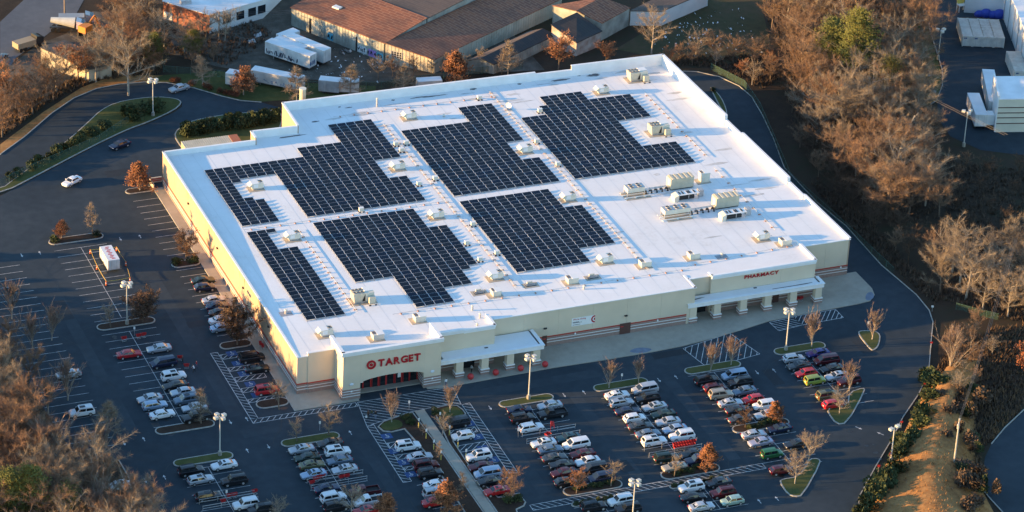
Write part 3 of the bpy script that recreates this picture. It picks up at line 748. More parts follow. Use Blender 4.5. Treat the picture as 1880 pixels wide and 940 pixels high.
# pharmacy block
wall_run((83.0, 6.3), (87.7, 6.3), 7.95, M_beige2, 9); coping((83.0, 6.3), (87.7, 6.3), 7.95, 0.15)
wall_run((87.7, 5.6), (110.6, 5.6), 8.35, M_beige2, 7.7); coping((87.6, 5.6), (110.7, 5.6), 8.35, 0.2); cornice((87.7, 5.6), (110.6, 5.6), 8.35)
wall_run((87.7, 6.6), (87.7, 5.9), 8.35, M_beige2, 9); coping((87.7, 7.2), (87.7, 5.6), 8.35, 0.12)
wall_run((110.6, 5.9), (110.6, 14.0), 8.35, M_beige2, 9); coping((110.6, 5.5), (110.6, 14.0), 8.35, 0.2); lining((110.6, 5.8), (110.6, 13.9), 8.35)
wall_text("PHARMACY", 94.9, 102.4, 6.6, 7.35, 5.6, M_sign, store, "sign_letter", 0.025, 0.09, 0.16)
wall_run((110.9, 11.8), (120.998, 11.8), 8.1, M_beige2, 5.2); coping((110.9, 11.8), (121.4, 11.8), 8.1, 0.15); bands((110.95, 11.8), (121.3, 11.8))
obj("wall_light", MB().box(119.6, 11.6, 1.9, 119.9, 11.735, 2.2), M_white, store)
# right wall, back wall and the stepped notch: parapets step up and down
def rx(y): return 121.3 - (y - 11.8) * 2.0 / 89.2
for y0, y1, zt in ((11.8, 31.7, 8.4), (31.7, 38.9, 8.0), (38.9, 60.6, 8.9), (60.6, 68.7, 8.3), (68.7, 101.0, 9.35)):
    a, b = (rx(y0), y0), (rx(y1), y1)
    wall_run(a, b, zt, M_beige, 8); coping(a, b, zt, 0.2); lining((a[0], a[1]), b, zt)
    if zt > 8.35:
        for yy_ in (y0, y1):
            if 12 < yy_ < 100: obj("parapet_pier", MB().box(rx(yy_) - .75, yy_ - .3, zr(yy_) - .05, rx(yy_) + .06, yy_ + .3, zt + .165), M_coping, store)
def bk(x): return 102.6 - (x - 30.6) * 1.6 / 88.7
for x0, x1, zt in ((30.6, 88.7, 8.75), (88.7, 97.2, 8.3), (97.2, 119.3, 9.35)):
    b, a = (x0, bk(x0)), (x1, bk(x1))
    wall_run(a, b, zt, M_beige, 8); coping(a, b, zt, 0.2); lining(a, b, zt)
    for k in range(1, 4):   # ribs of the membrane on the inner face
        pass
for a, b, zt in (((30.6, 102.6), (30.3, 91.4), 8.75), ((30.3, 91.4), (20.1, 91.8), 8.6), ((20.1, 91.8), (20.1, 88.6), 8.6), ((20.1, 88.7), (0, 88.9), 8.0)):
    wall_run(a, b, zt, M_beige, 8); coping(a, b, zt, 0.15); lining(a, b, zt)

# canopies on square columns
def canopy(x0, x1, yf, yb, cols, zt=4.62, zb=3.65, bump=()):
    c = obj("canopy_roof", MB().box(x0 + .3, yf + .3, zt - 0.35, x1 - .3, yb, zt - 0.2), M_membrane, store)
    obj("fascia", MB().box(x0, yf, zb, x1, yf + 0.8, zt - .2), M_coping, store)
    obj("fascia", MB().box(x1 - 0.8, yf + .801, zb, x1, yb, zt - .2), M_coping, store)
    obj("fascia", MB().box(x0, yf + .801, zb, x0 + .8, yb, zt - .2), M_coping, store)
    obj("fascia_cap", MB().box(x0 - .14, yf - .14, zt - .198, x1 + .14, yf + 0.55, zt), M_coping, store)
    obj("fascia_cap", MB().box(x1 - .55, yf + .551, zt - .198, x1 + .14, yb, zt), M_coping, store)
    obj("soffit", MB().box(x0 + .81, yf + .81, zb + .05, x1 - .81, yb, zb + .12), M_beige2, store)
    for x in cols:
        k = obj("column", MB().box(x - .72, yf + .12, 1.35, x + .72, yf + 1.4, zb - .004), M_beige2, store)
        obj("column_base", MB().box(x - .86, yf, 0.1, x + .86, yf + 1.52, 1.15), M_band, k)
        obj("column_cap", MB().box(x - .92, yf - .06, 1.153, x + .92, yf + 1.58, 1.345), M_white, k)
        obj("white_stripe", MB().box(x - .885, yf - .025, .62, x + .885, yf + 1.545, .74), M_white, k)
canopy(27.4, 48.5, -3.75, 2.5, (31.35, 36.4, 41.6, 47.1)) if False else canopy(27.42, 48.5, -3.7, 2.45, (31.35, 36.5, 41.7, 47.1))
canopy(81.6, 111.3, 2.55, 5.55, (82.85, 88.1, 93.8, 99.15, 104.75, 110.3))
obj("roof_drain", MB().box(37.2, -1.4, 4.425, 37.9, -1.0, 4.45), M_black, store)
obj("roof_drain", MB().box(96.9, 4.9, 4.425, 97.6, 5.3, 4.45), M_black, store)
# walls under the canopies: striped band, doors, glazing
obj("base_band", MB().box(27.3, -0.36, .1, 39.6, -0.301, 2.12), M_band, store)
for z in (.95, 1.55): obj("white_stripe", MB().box(27.3, -0.385, z, 39.6, -0.361, z + .12), M_white, store)
obj("store_front_glass", MB().box(32.6, -0.42, .15, 35.6, -0.387, 3.2), M_glass, store)
obj("cafe_emblem_disc", ring(34.1, 2.6, 0, .8, -0.48, -0.43), M_white, store)
obj("cafe_emblem_ring", ring(34.1, 2.6, .45, .75, -0.52, -0.482), mat("dark_emblem", (.03, .04, .05), .5), store)
obj("service_door", MB().box(43.3, 2.70, .15, 45.0, 2.79, 2.6), M_brown, store)
obj("base_band", MB().box(88.0, 5.54, .1, 110.6, 5.599, 2.12), M_band, store)
for z in (.95, 1.55, 2.15): obj("white_stripe", MB().box(88.0, 5.5, z, 110.6, 5.539, z + .1), M_white, store)
obj("base_band", MB().box(83.1, 6.24, .1, 87.6, 6.299, 2.12), M_band, store)
obj("store_front_glass", MB().box(83.4, 6.19, .15, 87.2, 6.239, 2.9), M_glass, store)
obj("service_door", MB().box(101.6, 5.42, .15, 102.9, 5.499, 2.5), M_brown, store)
obj("poster", MB().box(94.6, 5.44, 1.2, 95.6, 5.499, 2.4), mat("blue_poster", (.2, .3, .5), .5), store)

# membrane stains and ponding marks near the back parapet
st = random.Random(11)
def blot(x, y, rx_, ry_, n=14):
    return [(x + rx_ * (0.6 + .5 * st.random()) * math.cos(2 * PI * k / n), y + ry_ * (0.5 + .6 * st.random()) * math.sin(2 * PI * k / n)) for k in range(n)]
sm = MB()
for p, a, b in (((61.24, 100.58), 2.2, .35), ((64.56, 100.27), 3.4, .3), ((44.88, 100.11), 1.0, .3), ((43.06, 100.96), .4, .3), ((55.35, 100.87), .5, .4), ((74.00, 101.21), 1.0, .5), ((94.17, 99.99), 2.6, .5), ((102.29, 100.30), 1.8, .8), ((99.09, 100.95), .5, .4), ((108.25, 101.69), 1.6, .3), ((84.75, 100.69), .5, .4), ((28.59, 90.22), 3.6, .45), ((35.75, 95.54), 1.0, .35)):
    bl = blot(p[0], p[1], a, b)
    sm.add([(x, y, zr(y) + .012) for x, y in bl], [tuple(range(len(bl)))])
sm.add([(x, y, 4.432) for x, y in [(100.2, 3.55), (107.6, 3.5), (109.3, 3.75), (109.2, 3.9), (104.5, 3.75), (100.5, 3.75)]], [tuple(range(6))])
sm.add([(x, y, 4.432) for x, y in [(82.6, 3.9), (86.2, 4.6), (84.9, 4.7), (82.6, 4.4)]], [tuple(range(4))])
o = obj("roof_stains", sm, M_stain, store); o["kind"] = "stuff"
# dirt washed across the low back of the roof and round the units
dk = MB()
for k in range(46):
    x = st.uniform(33, 117); y = st.uniform(86, 100.4) if k < 30 else st.uniform(20, 84)
    if k >= 30: x = st.choice((49.5, 77.0, 110, 115, 95)) + st.gauss(0, 1.2)
    bl = blot(x, y, st.uniform(.8, 3.6), st.uniform(.15, .7)); dk.add([(a_, b_, zr(b_) + .011 + k * .00003) for a_, b_ in bl], [tuple(range(len(bl)))])
o = obj("roof_dirt", dk, mat("dusty_membrane", (.46, .45, .43), .8, col2=(.66, .655, .64), scale=.7), store); o["kind"] = "stuff"
# lighter welded seams of the membrane
se = MB()
for k in range(1, 40):
    x = k * 3.05
    y0, y1 = 4.5, 88
    if x > 31: y1 = 101
    if x > 40: y0 = 4
    if x > 84: y0 = 13
    if x < 7.5 or 27.3 < x < 40: y0 = 1
    if x > 117: break
    se.add([(x - .04, y0, zr(y0) + .008), (x + .04, y0, zr(y0) + .008), (x + .04, y1, zr(y1) + .008), (x - .04, y1, zr(y1) + .008)], [(0, 1, 2, 3)])
o = obj("membrane_seams", se, mat("membrane_seam", (.66, .66, .65), .6), store); o["kind"] = "stuff"

# hiring banner: hangs on the wall
ban = thing("wall_banner", "white hiring banner with half red ring hanging on the beige wall", "banner", (59.3, 2.79, 4.55))
obj("sheet", MB().box(-2.45, -0.03, -.9, 2.45, 0.0, .9), M_white, ban)
_s = obj("emblem_ring", ring(2.45, 0.05, .52, .82, -0.05, -0.031, 20, R(90), R(270)), M_sign, ban)
obj("emblem_dot", ring(2.45, 0.05, 0, .27, -0.05, -0.031, 14, R(90), R(270)), M_sign, ban)
tm, a, b, c, d = text_mesh("We're Hiring", 1, 0.02, 0.015)
for v in tm.vertices: v.co = (-2.2 + (v.co.x - a) / (b - a) * 2.7, -0.033 - v.co.z * .3, 0.25 + (v.co.y - c) / (d - c) * .5)
tm.materials.clear(); tm.materials.append(M_sign)
obj("lettering", tm, None, ban)
for z, x1 in ((-.02, -.9), (-.18, -.3), (-.62, -.6)):
    obj("small_print", MB().box(-2.2, -0.04, z - .045, x1, -0.0305, z + .045), M_darkmetal, ban)

# striped dock wall and lean-to by the far end of the long wall
ds = thing("retaining_wall", "low red and pink striped wall at the far end of the side pavement", "wall", (-0.9, 91.2, 0))
obj("wall", MB().box(-1.4, -0.2, 0, 1.3, 0.1, 1.15), mat("pale_stucco", (.58, .50, .40), .9), ds)
for z in (.35, .75): obj("red_stripe", MB().box(-1.43, -.23, z, 1.33, -.201, z + .2), M_redp, ds)
obj("wall", MB().box(-1.4, -3.2, 0, -1.15, -0.2, 1.15), MATS["pale_stucco"], ds)
lt = thing("dock_canopy", "tan corrugated lean-to roof over the dock behind the store", "canopy", (13.5, 98.3, 0))
rp = MB()
for k in range(26):
    x0 = -6.2 + k * .47
    rp.prism([(x0, -3.4), (x0 + .235, -3.4), (x0 + .235, 1.8), (x0, 1.8)], 3.95, 4.1).prism([(x0 + .235, -3.4), (x0 + .47, -3.4), (x0 + .47, 1.8), (x0 + .235, 1.8)], 3.9, 4.03)
obj("roof", rp, M_tan, lt)
obj("wall", MB().box(-6.2, -3.3, 0, -5.95, 1.7, 3.9), M_beige, lt); obj("wall", MB().box(-5.94, 1.45, 0, 6.0, 1.7, 3.9), M_beige, lt)
obj("rust_panel", MB().box(4.2, -3.0, 4.11, 6.1, 1.6, 4.2), M_brick, lt)

# ------------------------------------------------------------------ solar arrays
pm = MB()
PW, PD, T = 1.90, 1.23, 0.16     # panel width, plan depth, rise of the back edge
pm.mi = 1; pm.add([(0, 0, .10), (PW, 0, .10), (PW, PD, .10 + T), (0, PD, .10 + T), (0, 0, .06), (PW, 0, .06), (PW, PD, .06 + T), (0, PD, .06 + T)], [(7, 6, 5, 4), (0, 1, 5, 4), (1, 2, 6, 5), (2, 3, 7, 6), (3, 0, 4, 7), (0, 1, 2, 3)])
e = .034
def pz(y): return .104 + T * y / PD
pm.mi = 0; pm.add([(e, e, pz(e)), (PW - e, e, pz(e)), (PW - e, PD - e, pz(PD - e)), (e, PD - e, pz(PD - e))], [(0, 1, 2, 3)])
PANEL = pm.mesh("solar_panel", [M_solar, M_frame])
PANELS = [PANEL] + [pm.mesh("solar_panel", [mat("solar_cell_%s" % n_, c_, r_, spec=.22, var=.3, scale=.6), M_frame]) for n_, c_, r_ in (("dusty", (.009, .014, .024), .38), ("blue", (.006, .013, .030), .22))]
tr_ = random.Random(2)
def array(label, x0, y0, runs, px=1.963, py=1.455):
    t = thing("solar_array", label, "solar array", (x0, y0, zr(y0)), 0, "solar arrays on the store roof")
    cells = []
    for r0, r1, spans in runs:
        for r_ in range(r0, r1):
            for c0, c1 in spans:
                for c_ in range(c0, c1): cells.append((c_, r_))
    cells.sort(key=lambda c: -c[1])
    rest = MB()
    rack = MB()
    for i, (c_, r_) in enumerate(cells):
        lx, ly = c_ * px, -(r_ * py) - PD
        z = -0.012 * ly + .08
        if i < 300:
            o_ = obj("solar_panel", PANELS[tr_.choice((0, 0, 0, 1, 1, 2))], None, t, (lx, ly, z)); o_.rotation_euler = (R(tr_.gauss(0, .25)), R(tr_.gauss(0, .2)), 0)
        else:
            rest.add([(v[0] + lx, v[1] + ly, v[2] + z) for v in pm.v], pm.f); rest.m[-len(pm.f):] = pm.m
        if (c_, r_ + 1) not in cells or (c_ - 1, r_) not in cells:
            rack.box(lx - .03, ly - .24, z - .07, lx + .08, ly + .06, z + .06)
            rack.box(lx + PW - .08, ly - .24, z - .07, lx + PW + .03, ly + .06, z + .06)
        rack.box(lx - .04, ly - .28, z + .02, lx + PW + .04, ly - .23, z + .07)
    if rest.v: obj("solar_panels_behind", rest, [M_solar, M_frame], t)["kind"] = "stuff"
    obj("racking", rack, M_grey, t)["kind"] = "stuff"
array("narrow solar array along the long sunlit wall at the front left roof corner", 6.1, 50.45, [(0, 1, [(0, 3)]), (1, 6, [(0, 2)]), (6, 26, [(0, 4)])])
array("solar array at the rear left wrapping an air conditioning unit on three sides", 6.15, 92.6, [(9, 13, [(0, 7)]), (13, 14, [(0, 3)]), (14, 19, [(0, 2)]), (19, 20, [(0, 3)]), (20, 27, [(0, 4)])])
array("broad stepped solar array joined to the rear left one, behind the front arrays", 6.15, 92.6, [(0, 6, [(16, 21)]), (6, 9, [(11, 21)]), (9, 13, [(7, 21)]), (13, 19, [(7, 18)]), (19, 27, [(7, 20)])])
array("rear middle solar array with its narrow tab beside the satellite dish", 51.5, 92.6, [(0, 5, [(8, 12)]), (5, 13, [(0, 12)]), (13, 19, [(0, 10)]), (19, 27, [(0, 12)])])
array("rear right solar array notched round the large six fan roof unit", 78.4, 92.6, [(0, 3, [(4, 9)]), (3, 6, [(3, 14)]), (6, 11, [(0, 14)]), (11, 20, [(0, 10)]), (20, 27, [(0, 14)])])
array("front middle solar array stepping down towards the entrance behind the sign", 20.0, 50.45, [(0, 6, [(0, 11)]), (6, 18, [(0, 13)]), (18, 19, [(4, 12)]), (19, 23, [(4, 11)]), (23, 27, [(4, 8)])])
array("front right solar array beside the open roof with refrigeration racks", 51.6, 50.6, [(0, 6, [(0, 10)]), (6, 18, [(0, 12)]), (18, 22, [(0, 8)])])
# ------------------------------------------------------------------ roof equipment
def disc(mb, c, r, z, n=14): return mb.poly([(c[0] + r * math.cos(2 * PI * k / n), c[1] + r * math.sin(2 * PI * k / n)) for k in range(n)], z)
def fan(parent, x, y, z, r):
    f = obj("fan_guard", MB().tube((x, y, z), (x, y, z + .12), r, r, 14, False), M_galv, parent)
    obj("fan_opening", disc(MB(), (x, y), r * .93, z + .05), M_black, f)
    b = MB()
    for k in range(4):
        a = k * PI / 2 + .4; b.strip((x, y), (x + r * .85 * math.cos(a), y + r * .85 * math.sin(a)), r * .25, z + .075)
    obj("fan_blades", b, M_grey, f)
def rtu_proto():
    t = thing("rooftop_air_unit", "x", "air conditioner", (0, 0, 0), 0, "small rooftop air units with one fan")
    obj("pad", MB().box(-1.9, -1.45, 0.0, 1.5, 1.3, .03), M_pad, t)
    obj("curb", MB().box(-.95, -.7, .03, .95, .7, .42), M_galv, t)
    obj("cabinet", MB().prism([(-1.25, -.85), (1.25, -.85), (1.25, .85), (-1.25, .85)], .42, 1.5), M_cream, t)
    h = MB(); h.add([(-1.25, -.8, 1.48), (-1.25, .8, 1.48), (-1.85, .8, .95), (-1.85, -.8, .95), (-1.25, -.8, .7), (-1.25, .8, .7)], [(0, 1, 2, 3), (3, 2, 5, 4), (0, 3, 4), (1, 5, 2)])
    obj("intake_hood", h, M_cream, t)
    obj("top_cover", MB().box(-1.3, -.9, 1.503, .25, .9, 1.56), M_white, t)
    obj("access_panel", MB().box(-.9, -.875, .55, .1, -.852, 1.38), M_white, t)
    fan(t, .78, 0, 1.5, .44)
    obj("drain_pipe", MB().tube((1.25, .3, .5), (2.3, .3, .3), .05, .05, 5), M_galv, t)
    return t
def at_roof(p, h=0.02): return (p[0], p[1], zr(p[1]) + h)
rtu = rtu_proto()
RTU = [((14.12, 69.01), "inside the notch of the rear left solar array"), ((44.97, 69.02), "between the rear left and rear middle arrays"), ((55.64, 91.30), "on open roof near the back, left of the rear middle array"),
       ((73.42, 68.69), "in the notch of the rear middle array"), ((14.22, 45.52), "beside the top of the narrow front left array"), ((44.96, 45.96), "in the corner notch of the front middle array"),
       ((73.58, 45.29), "in the corner notch of the front right array"), ((46.84, 18.04), "between the lower corners of the two front arrays"), ((70.22, 17.90), "off the lower right corner of the front right array"),
       ((100.49, 91.32), "behind the rear right array near the back wall"), ((104.35, 17.56), "behind the pharmacy parapet on the right of the roof"), ((7.82, 6.54), "on a grey pad nearest the front left roof corner")]
for i, (p, l) in enumerate(RTU):
    if i == 0: rtu.location = at_roof(p); rtu["label"] = "cream one-fan air unit " + l
    else: dup(rtu, at_roof(p), 0, "cream one-fan air unit " + l)
def big_unit(p, label):
    t = thing("large_air_unit", label, "air conditioner", at_roof(p), 0, "large rooftop air units")
    obj("pad", MB().box(-3.1, -1.9, 0, 2.2, 1.5, .03), M_pad, t)
    obj("curb", MB().box(-2.2, -1.0, .031, 2.2, 1.0, .4), M_galv, t)
    c = MB(); c.add([(-2.3, -1.1, .4), (-.1, -1.1, .4), (-.1, 1.1, .4), (-2.3, 1.1, .4), (-2.5, -1.15, 2.1), (-.1, -1.15, 2.1), (-.1, 1.15, 2.1), (-2.5, 1.15, 2.1)], [(4, 5, 6, 7), (0, 1, 5, 4), (2, 3, 7, 6), (3, 0, 4, 7), (1, 2, 6, 5)])
    obj("condenser", c, M_tan, t)
    w_ = MB(); w_.add([(-.75, -1.18, .45), (-.1, -1.18, .45), (-.1, -1.18, 2.0)], [(0, 1, 2)]); obj("condenser_opening", w_, M_black, t)
    obj("cabinet", MB().box(-.09, -1.15, .4, 1.7, 1.15, 2.1), M_cream, t)
    obj("supply_section", MB().box(.35, -2.3, .3, 1.6, -1.152, 1.55), M_tan, t)
    obj("top_cover", MB().box(-.05, -.4, 2.103, 1.75, 1.2, 2.2), M_white, t)
    for ix in range(3):
        for iy in range(2): fan(t, -2.05 + ix * .75, -.55 + iy * 1.1, 2.1, .33)
    obj("support_block", MB().box(.2, -2.7, 0, .6, -2.45, .15), M_black, t); obj("support_block", MB().box(1.4, -2.7, 0, 1.8, -2.45, .15), M_black, t)
    return t
big_unit((19.26, 17.37), "large tan air unit with six fans below the front middle array")
big_unit((104.55, 69.17), "large tan air unit with six fans in the notch of the rear right array")
big_unit((111.05, 95.55), "large tan air unit nearest the rear right roof corner")
def box_unit(p, label, sx=1.0, h=1.2, opening=True):
    t = thing("exhaust_unit", label, "roof vent", at_roof(p), 0, "boxy exhaust units on the roof")
    obj("pad", MB().box(-1.9, -1.4, 0, 1.2, 1.2, .03), M_pad, t)
    b = MB(); b.add([(-1.0 * sx, -.8, .03), (1.0 * sx, -.8, .03), (1.0 * sx, .8, .03), (-1.0 * sx, .8, .03), (-1.15 * sx, -.85, h), (1.1 * sx, -.85, h), (1.1 * sx, .85, h), (-1.15 * sx, .85, h)], [(4, 5, 6, 7), (0, 1, 5, 4), (1, 2, 6, 5), (2, 3, 7, 6), (3, 0, 4, 7)])
    obj("housing", b, M_cream, t)
    if opening:
        o = obj("louvre_opening", MB().box(-1.0 * sx, -.3, h + .003, -.35, .7, h + .03), M_brown, t)
        l = MB()
        for k in range(4): l.box(-.95 * sx, -.22 + k * .24, h + .0301, -.4, -.16 + k * .24, h + .06)
        obj("louvre", l, M_galv, o)
    obj("top_cover", MB().box(-.3, -.87, h + .002, 1.12 * sx, .87, h + .05), M_white, t)
    return t
box_unit((16.73, 2.40), "low cream exhaust box behind the red sign parapet")
box_unit((26.72, 6.61), "low cream exhaust box below the front middle array's lower tip")
box_unit((60.56, 12.10), "low cream exhaust box left of the second roof hatch")
box_unit((77.04, 14.09), "low cream exhaust box right of the front right array")
box_unit((87.72, 14.39), "low cream exhaust box midway along the front, left of the pharmacy")
box_unit((107.87, 14.24), "low cream exhaust box behind the pharmacy's right parapet")
box_unit((44.40, 11.79), "low cream exhaust box right of the first roof hatch", .8, 1.1)
box_unit((103.98, 45.11), "tall cream unit right of the refrigeration racks", .9, 2.1)
for p, l in (((41.60, 13.36), "dark sunken roof hatch nearest the entrance"), ((52.29, 13.28), "dark sunken roof hatch in the middle of the front strip"), ((65.16, 12.56), "dark sunken roof hatch in front of the front right array")):
    t = thing("roof_hatch", l, "roof hatch", at_roof(p), 0, "roof hatches")
    obj("pad", MB().box(-1.6, -1.0, 0, 1.6, 1.0, .03), M_pad, t); obj("well", MB().box(-1.1, -.5, .031, 1.1, .5, .09), M_stain, t)
    obj("pipe", MB().tube((-1.0, .1, .25), (1.0, .1, .25), .09, .09, 6), M_galv, t); obj("pipe", MB().tube((-.9, -.25, .2), (.9, -.25, .2), .07, .07, 6), M_galv, t); obj("lid", MB().box(-.5, .55, .03, .6, .8, .5), M_cream, t)
def vent(p, label, r=.28, h=.7, pad=True):
    t = thing("roof_vent", label, "roof vent", at_roof(p), 0, "round vents on the roof")
    if pad: obj("pad", MB().box(-1.2, -.9, 0, 1.2, .9, .025), mat("blue_grey_pad", (.30, .31, .34), .9, var=.1), t)
    obj("stack", MB().tube((0, 0, 0.02), (0, 0, h), r, r, 10), M_galv, t); obj("cap", MB().tube((0, 0, h + .06), (0, 0, h + .2), r * 1.3, r * .9, 10), M_cream, t)
    return t
vent((3.26, 16.70), "round vent on a grey pad right of the narrow front left array's foot")
vent((93.25, 12.91), "round vent on a grey pad behind the pharmacy wall")
vent((37.77, 7.21), "round vent pair post nearest the first canopy, upper one", .2, .9, False)
vent((38.08, 3.93), "round vent post nearest the first canopy, lower one", .2, .9, False)
vent((36.42, 1.08), "short round vent close to the first canopy parapet", .2, .5, False)
vent((61.69, 8.70), "small vent on the front strip below the middle hatch", .22, .6, False)
vent((50.84, 98.73), "tall white flue near the back, right of the rear left array", .22, 1.9, False)
vent((62.89, 89.68), "low white vent left of the rear middle array", .25, .4, False)
t = thing("flue", "tan round flue rising beyond the back wall at left", "flue", (*(41.41, 106.76), 0), 0); t.location = (36.2, 105.5, 0)
obj("stack", MB().tube((0, 0, 0), (0, 0, 10.0), .7, .7, 14), M_tan, t); obj("rim", MB().tube((0, 0, 10.0), (0, 0, 10.2), .8, .8, 14), M_cream, t)
# satellite dish
t = thing("satellite_dish", "white satellite dish behind the rear middle array", "satellite dish", at_roof((77.80, 89.16)))
obj("mast", MB().tube((0, 0, 0), (0, 0, 1.0), .07, .07, 6), M_galv, t)
dm = MB(); n = 14
for j in range(4):
    r_ = .75 * j / 3
    dm.v += [(-.25 * (1 - (r_ / .75) ** 2) * -1 - .25, r_ * math.cos(2 * PI * k / n), 1.3 + r_ * math.sin(2 * PI * k / n)) for k in range(n)]
for j in range(3):
    for k in range(n): dm.f.append((j * n + k, j * n + (k + 1) % n, (j + 1) * n + (k + 1) % n, (j + 1) * n + k)); dm.m.append(0)
o = obj("dish", dm, M_white, t, smooth=True); o.rotation_euler = (0, R(-12), R(40))
obj("foot", MB().box(-.5, -.5, 0, .5, .5, .1), M_grey, t)
# refrigeration racks
def rack(pc, ph, pf, label, nf):
    t = thing("refrigeration_rack", label, "refrigeration plant", at_roof(ph), 0, "refrigeration racks on the open roof")
    O = Vector(at_roof(ph))
    def rel(p): return (p[0] - O.x, p[1] - O.y)
    cx, cy = rel(pc)
    obj("pad", MB().box(cx - 2.6, cy - 2.4, 0, cx + 3.0, cy + 1.6, .03), M_pad, t)
    wd = .95 * nf
    obj("condenser", MB().box(cx - wd, cy - 1.0, 1.0, cx + wd, cy + 1.0, 1.95), M_cream, t)
    obj("condenser_top", MB().box(cx - wd - .04, cy - 1.04, 1.953, cx + wd + .04, cy + 1.04, 2.0), M_galv, t)
    for ix in range(nf):
        for iy in range(2): fan(t, cx + (ix - (nf - 1) / 2) * 1.7, cy - .5 + iy, 2.0, .43)
    for sx in (-1, 1):
        for sy in (-1, 1): obj("leg", MB().box(cx + sx * wd - .07, cy + sy * .9 - .07, .1, cx + sx * wd + .07, cy + sy * .9 + .07, .999), M_galv, t)
    for k in range(3): obj("skid_rail", MB().box(cx - wd - .8, cy - 1.6 + k * 1.2, .15, cx + wd + 1.2, cy - 1.45 + k * 1.2, .32), M_white, t)
    for k in range(3): obj("rail_foot", MB().box(cx - wd - .6 + k * wd * 1.1, cy - 1.7, .03, cx - wd - .3 + k * wd * 1.1, cy - 1.35, .149), M_white, t)
    obj("machine_house", MB().box(-2.6, -1.1, .25, 2.6, 1.1, 2.5), M_tan, t)
    rr = MB()
    for k in range(5): rr.box(-2.3 + k * 1.1, -1.15, 2.503, -1.75 + k * 1.1, 1.15, 2.6)
    obj("roof_rib", rr, M_tan, t); obj("house_base", MB().box(-2.5, -1.0, 0, 2.5, 1.0, .249), M_darkmetal, t)
    obj("door", MB().box(-2.63, -.5, .3, -2.602, .4, 2.2), M_cream, t)
    x0 = cx + wd; 
    for y in (cy - .5, cy - .2, cy + .1, cy + .4): obj("pipe", MB().tube((x0, y, .8), (-2.6, y * .5, .8), .05, .05, 5), M_galv, t)
    for k in range(5):
        x = x0 + (-2.6 - x0) * (k + .5) / 5
        obj("pipe_stand", MB().box(x - .15, cy - .7, 0, x + .15, cy - .45, .25).box(x - .15, cy + .4, 0, x + .15, cy + .65, .25).box(x - .04, cy - .7, .25, x + .04, cy + .65, .75), M_darkmetal, t)
    fx, fy = rel(pf)
    obj("open_frame_end", MB().prism([(fx - 2.9, fy - 1.1), (fx - 2.0, fy - 1.1), (fx - 2.0, fy + .8), (fx - 2.9, fy + .8)], 0.05, [1.1, 1.5, 1.5, 1.1]), M_cream, t)
    obj("open_frame_deck", MB().box(fx - 1.95, fy - 1.0, 1.35, fx + 2.7, fy + .8, 1.45), M_white, t)
    dk = MB()
    for x in (-1.6, -.9, .2, .6, 1.7): dk.box(fx + x, fy - .6, 1.451, fx + x + .3, fy + .6, 1.5)
    obj("deck_opening", dk, M_darkmetal, t)
    for x in (-1.9, 0.3, 2.5): obj("frame_post", MB().box(fx + x, fy - .95, 0.05, fx + x + .1, fy - .85, 1.349), M_galv, t)
    obj("hanging_unit", MB().box(fx - 1.6, fy - .5, .1, fx + 1.8, fy + .6, .8), M_darkmetal, t)
    obj("end_box", MB().box(fx + 3.0, fy - .3, .1, fx + 4.0, fy + 1.0, 1.5), M_galv, t)
rack((87.49, 43.61), (98.02, 44.03), (96.95, 38.88), "upper refrigeration rack with four fans and tan machine house on open roof", 2)
rack((91.77, 32.26), (103.38, 33.28), (102.71, 28.12), "lower refrigeration rack with six fans and tan machine house on open roof", 3)
# conduit runs on blocks, combiner boxes
def conduit(pts, label, n=1, step=2.2, orange=False):
    t = thing("conduit_run", label, "conduit", at_roof(pts[0]), 0, "conduit runs on the roof")
    O = Vector(at_roof(pts[0])); bl = MB()
    for a, b in zip(pts[:-1], pts[1:]):
        for k in range(n):
            d = Vector((b[0] - a[0], b[1] - a[1])).normalized(); off = Vector((-d.y, d.x)) * (k * .22)
            A = Vector((a[0] + off.x, a[1] + off.y, zr(a[1]) + .24)) - O; B = Vector((b[0] + off.x, b[1] + off.y, zr(b[1]) + .24)) - O
            obj("pipe", MB().tube(A, B, .045, .045, 5), M_galv, t)
        L = math.hypot(b[0] - a[0], b[1] - a[1]); m = int(L / step)
        for k in range(m):
            f_ = (k + .5) / m; x = a[0] + (b[0] - a[0]) * f_ - O.x; y = a[1] + (b[1] - a[1]) * f_; z = zr(y) - O.z
            if abs(b[0] - a[0]) > abs(b[1] - a[1]): bl.box(x - .1, y - O.y - .25, z, x + .1, y - O.y + .25, z + .19)
            else: bl.box(x - .3, y - O.y - .1, z, x + .3, y - O.y + .1, z + .19)
    obj("support_blocks", bl, M_orangep if False else mat("red_wood_block", (.40, .20, .13), .9), t)["kind"] = "stuff"
conduit([(22.5, 10.0), (85.0, 10.0)], "long conduit run along the front of the roof behind the parapet", 1, 3.4)
conduit([(85.0, 11.3), (109.5, 13.0)], "conduit run behind the pharmacy parapet", 1, 3.4)
conduit([(49.3, 13), (49.3, 90)], "pair of conduits in the aisle between the left and middle arrays", 2)
conduit([(77.0, 12), (77.0, 99)], "pair of conduits in the aisle between the middle and right arrays", 2)
conduit([(16.4, 13), (16.4, 49)], "conduit run beside the narrow front left array", 1)
conduit([(109.3, 55), (109.3, 88)], "conduit run right of the rear right array", 1)
conduit([(6, 51.8), (49, 51.8)], "conduit run in the cross aisle between the left arrays", 1, 3.0)
conduit([(40, 96.2), (78, 96.2)], "conduit run along the back of the roof", 1, 3.0)
conduit([(108.5, 20), (108.5, 50)], "short conduit run right of the refrigeration racks", 1, 3.0)
cb = thing("combiner_box", "x", "electrical box", (0, 0, 0), 0, "electrical boxes in the solar aisles")
obj("cabinet", MB().box(-.45, -.3, .25, .45, .3, .95), M_cream, cb)
obj("lid", MB().box(-.5, -.35, .951, .5, .35, 1.0), M_white, cb)
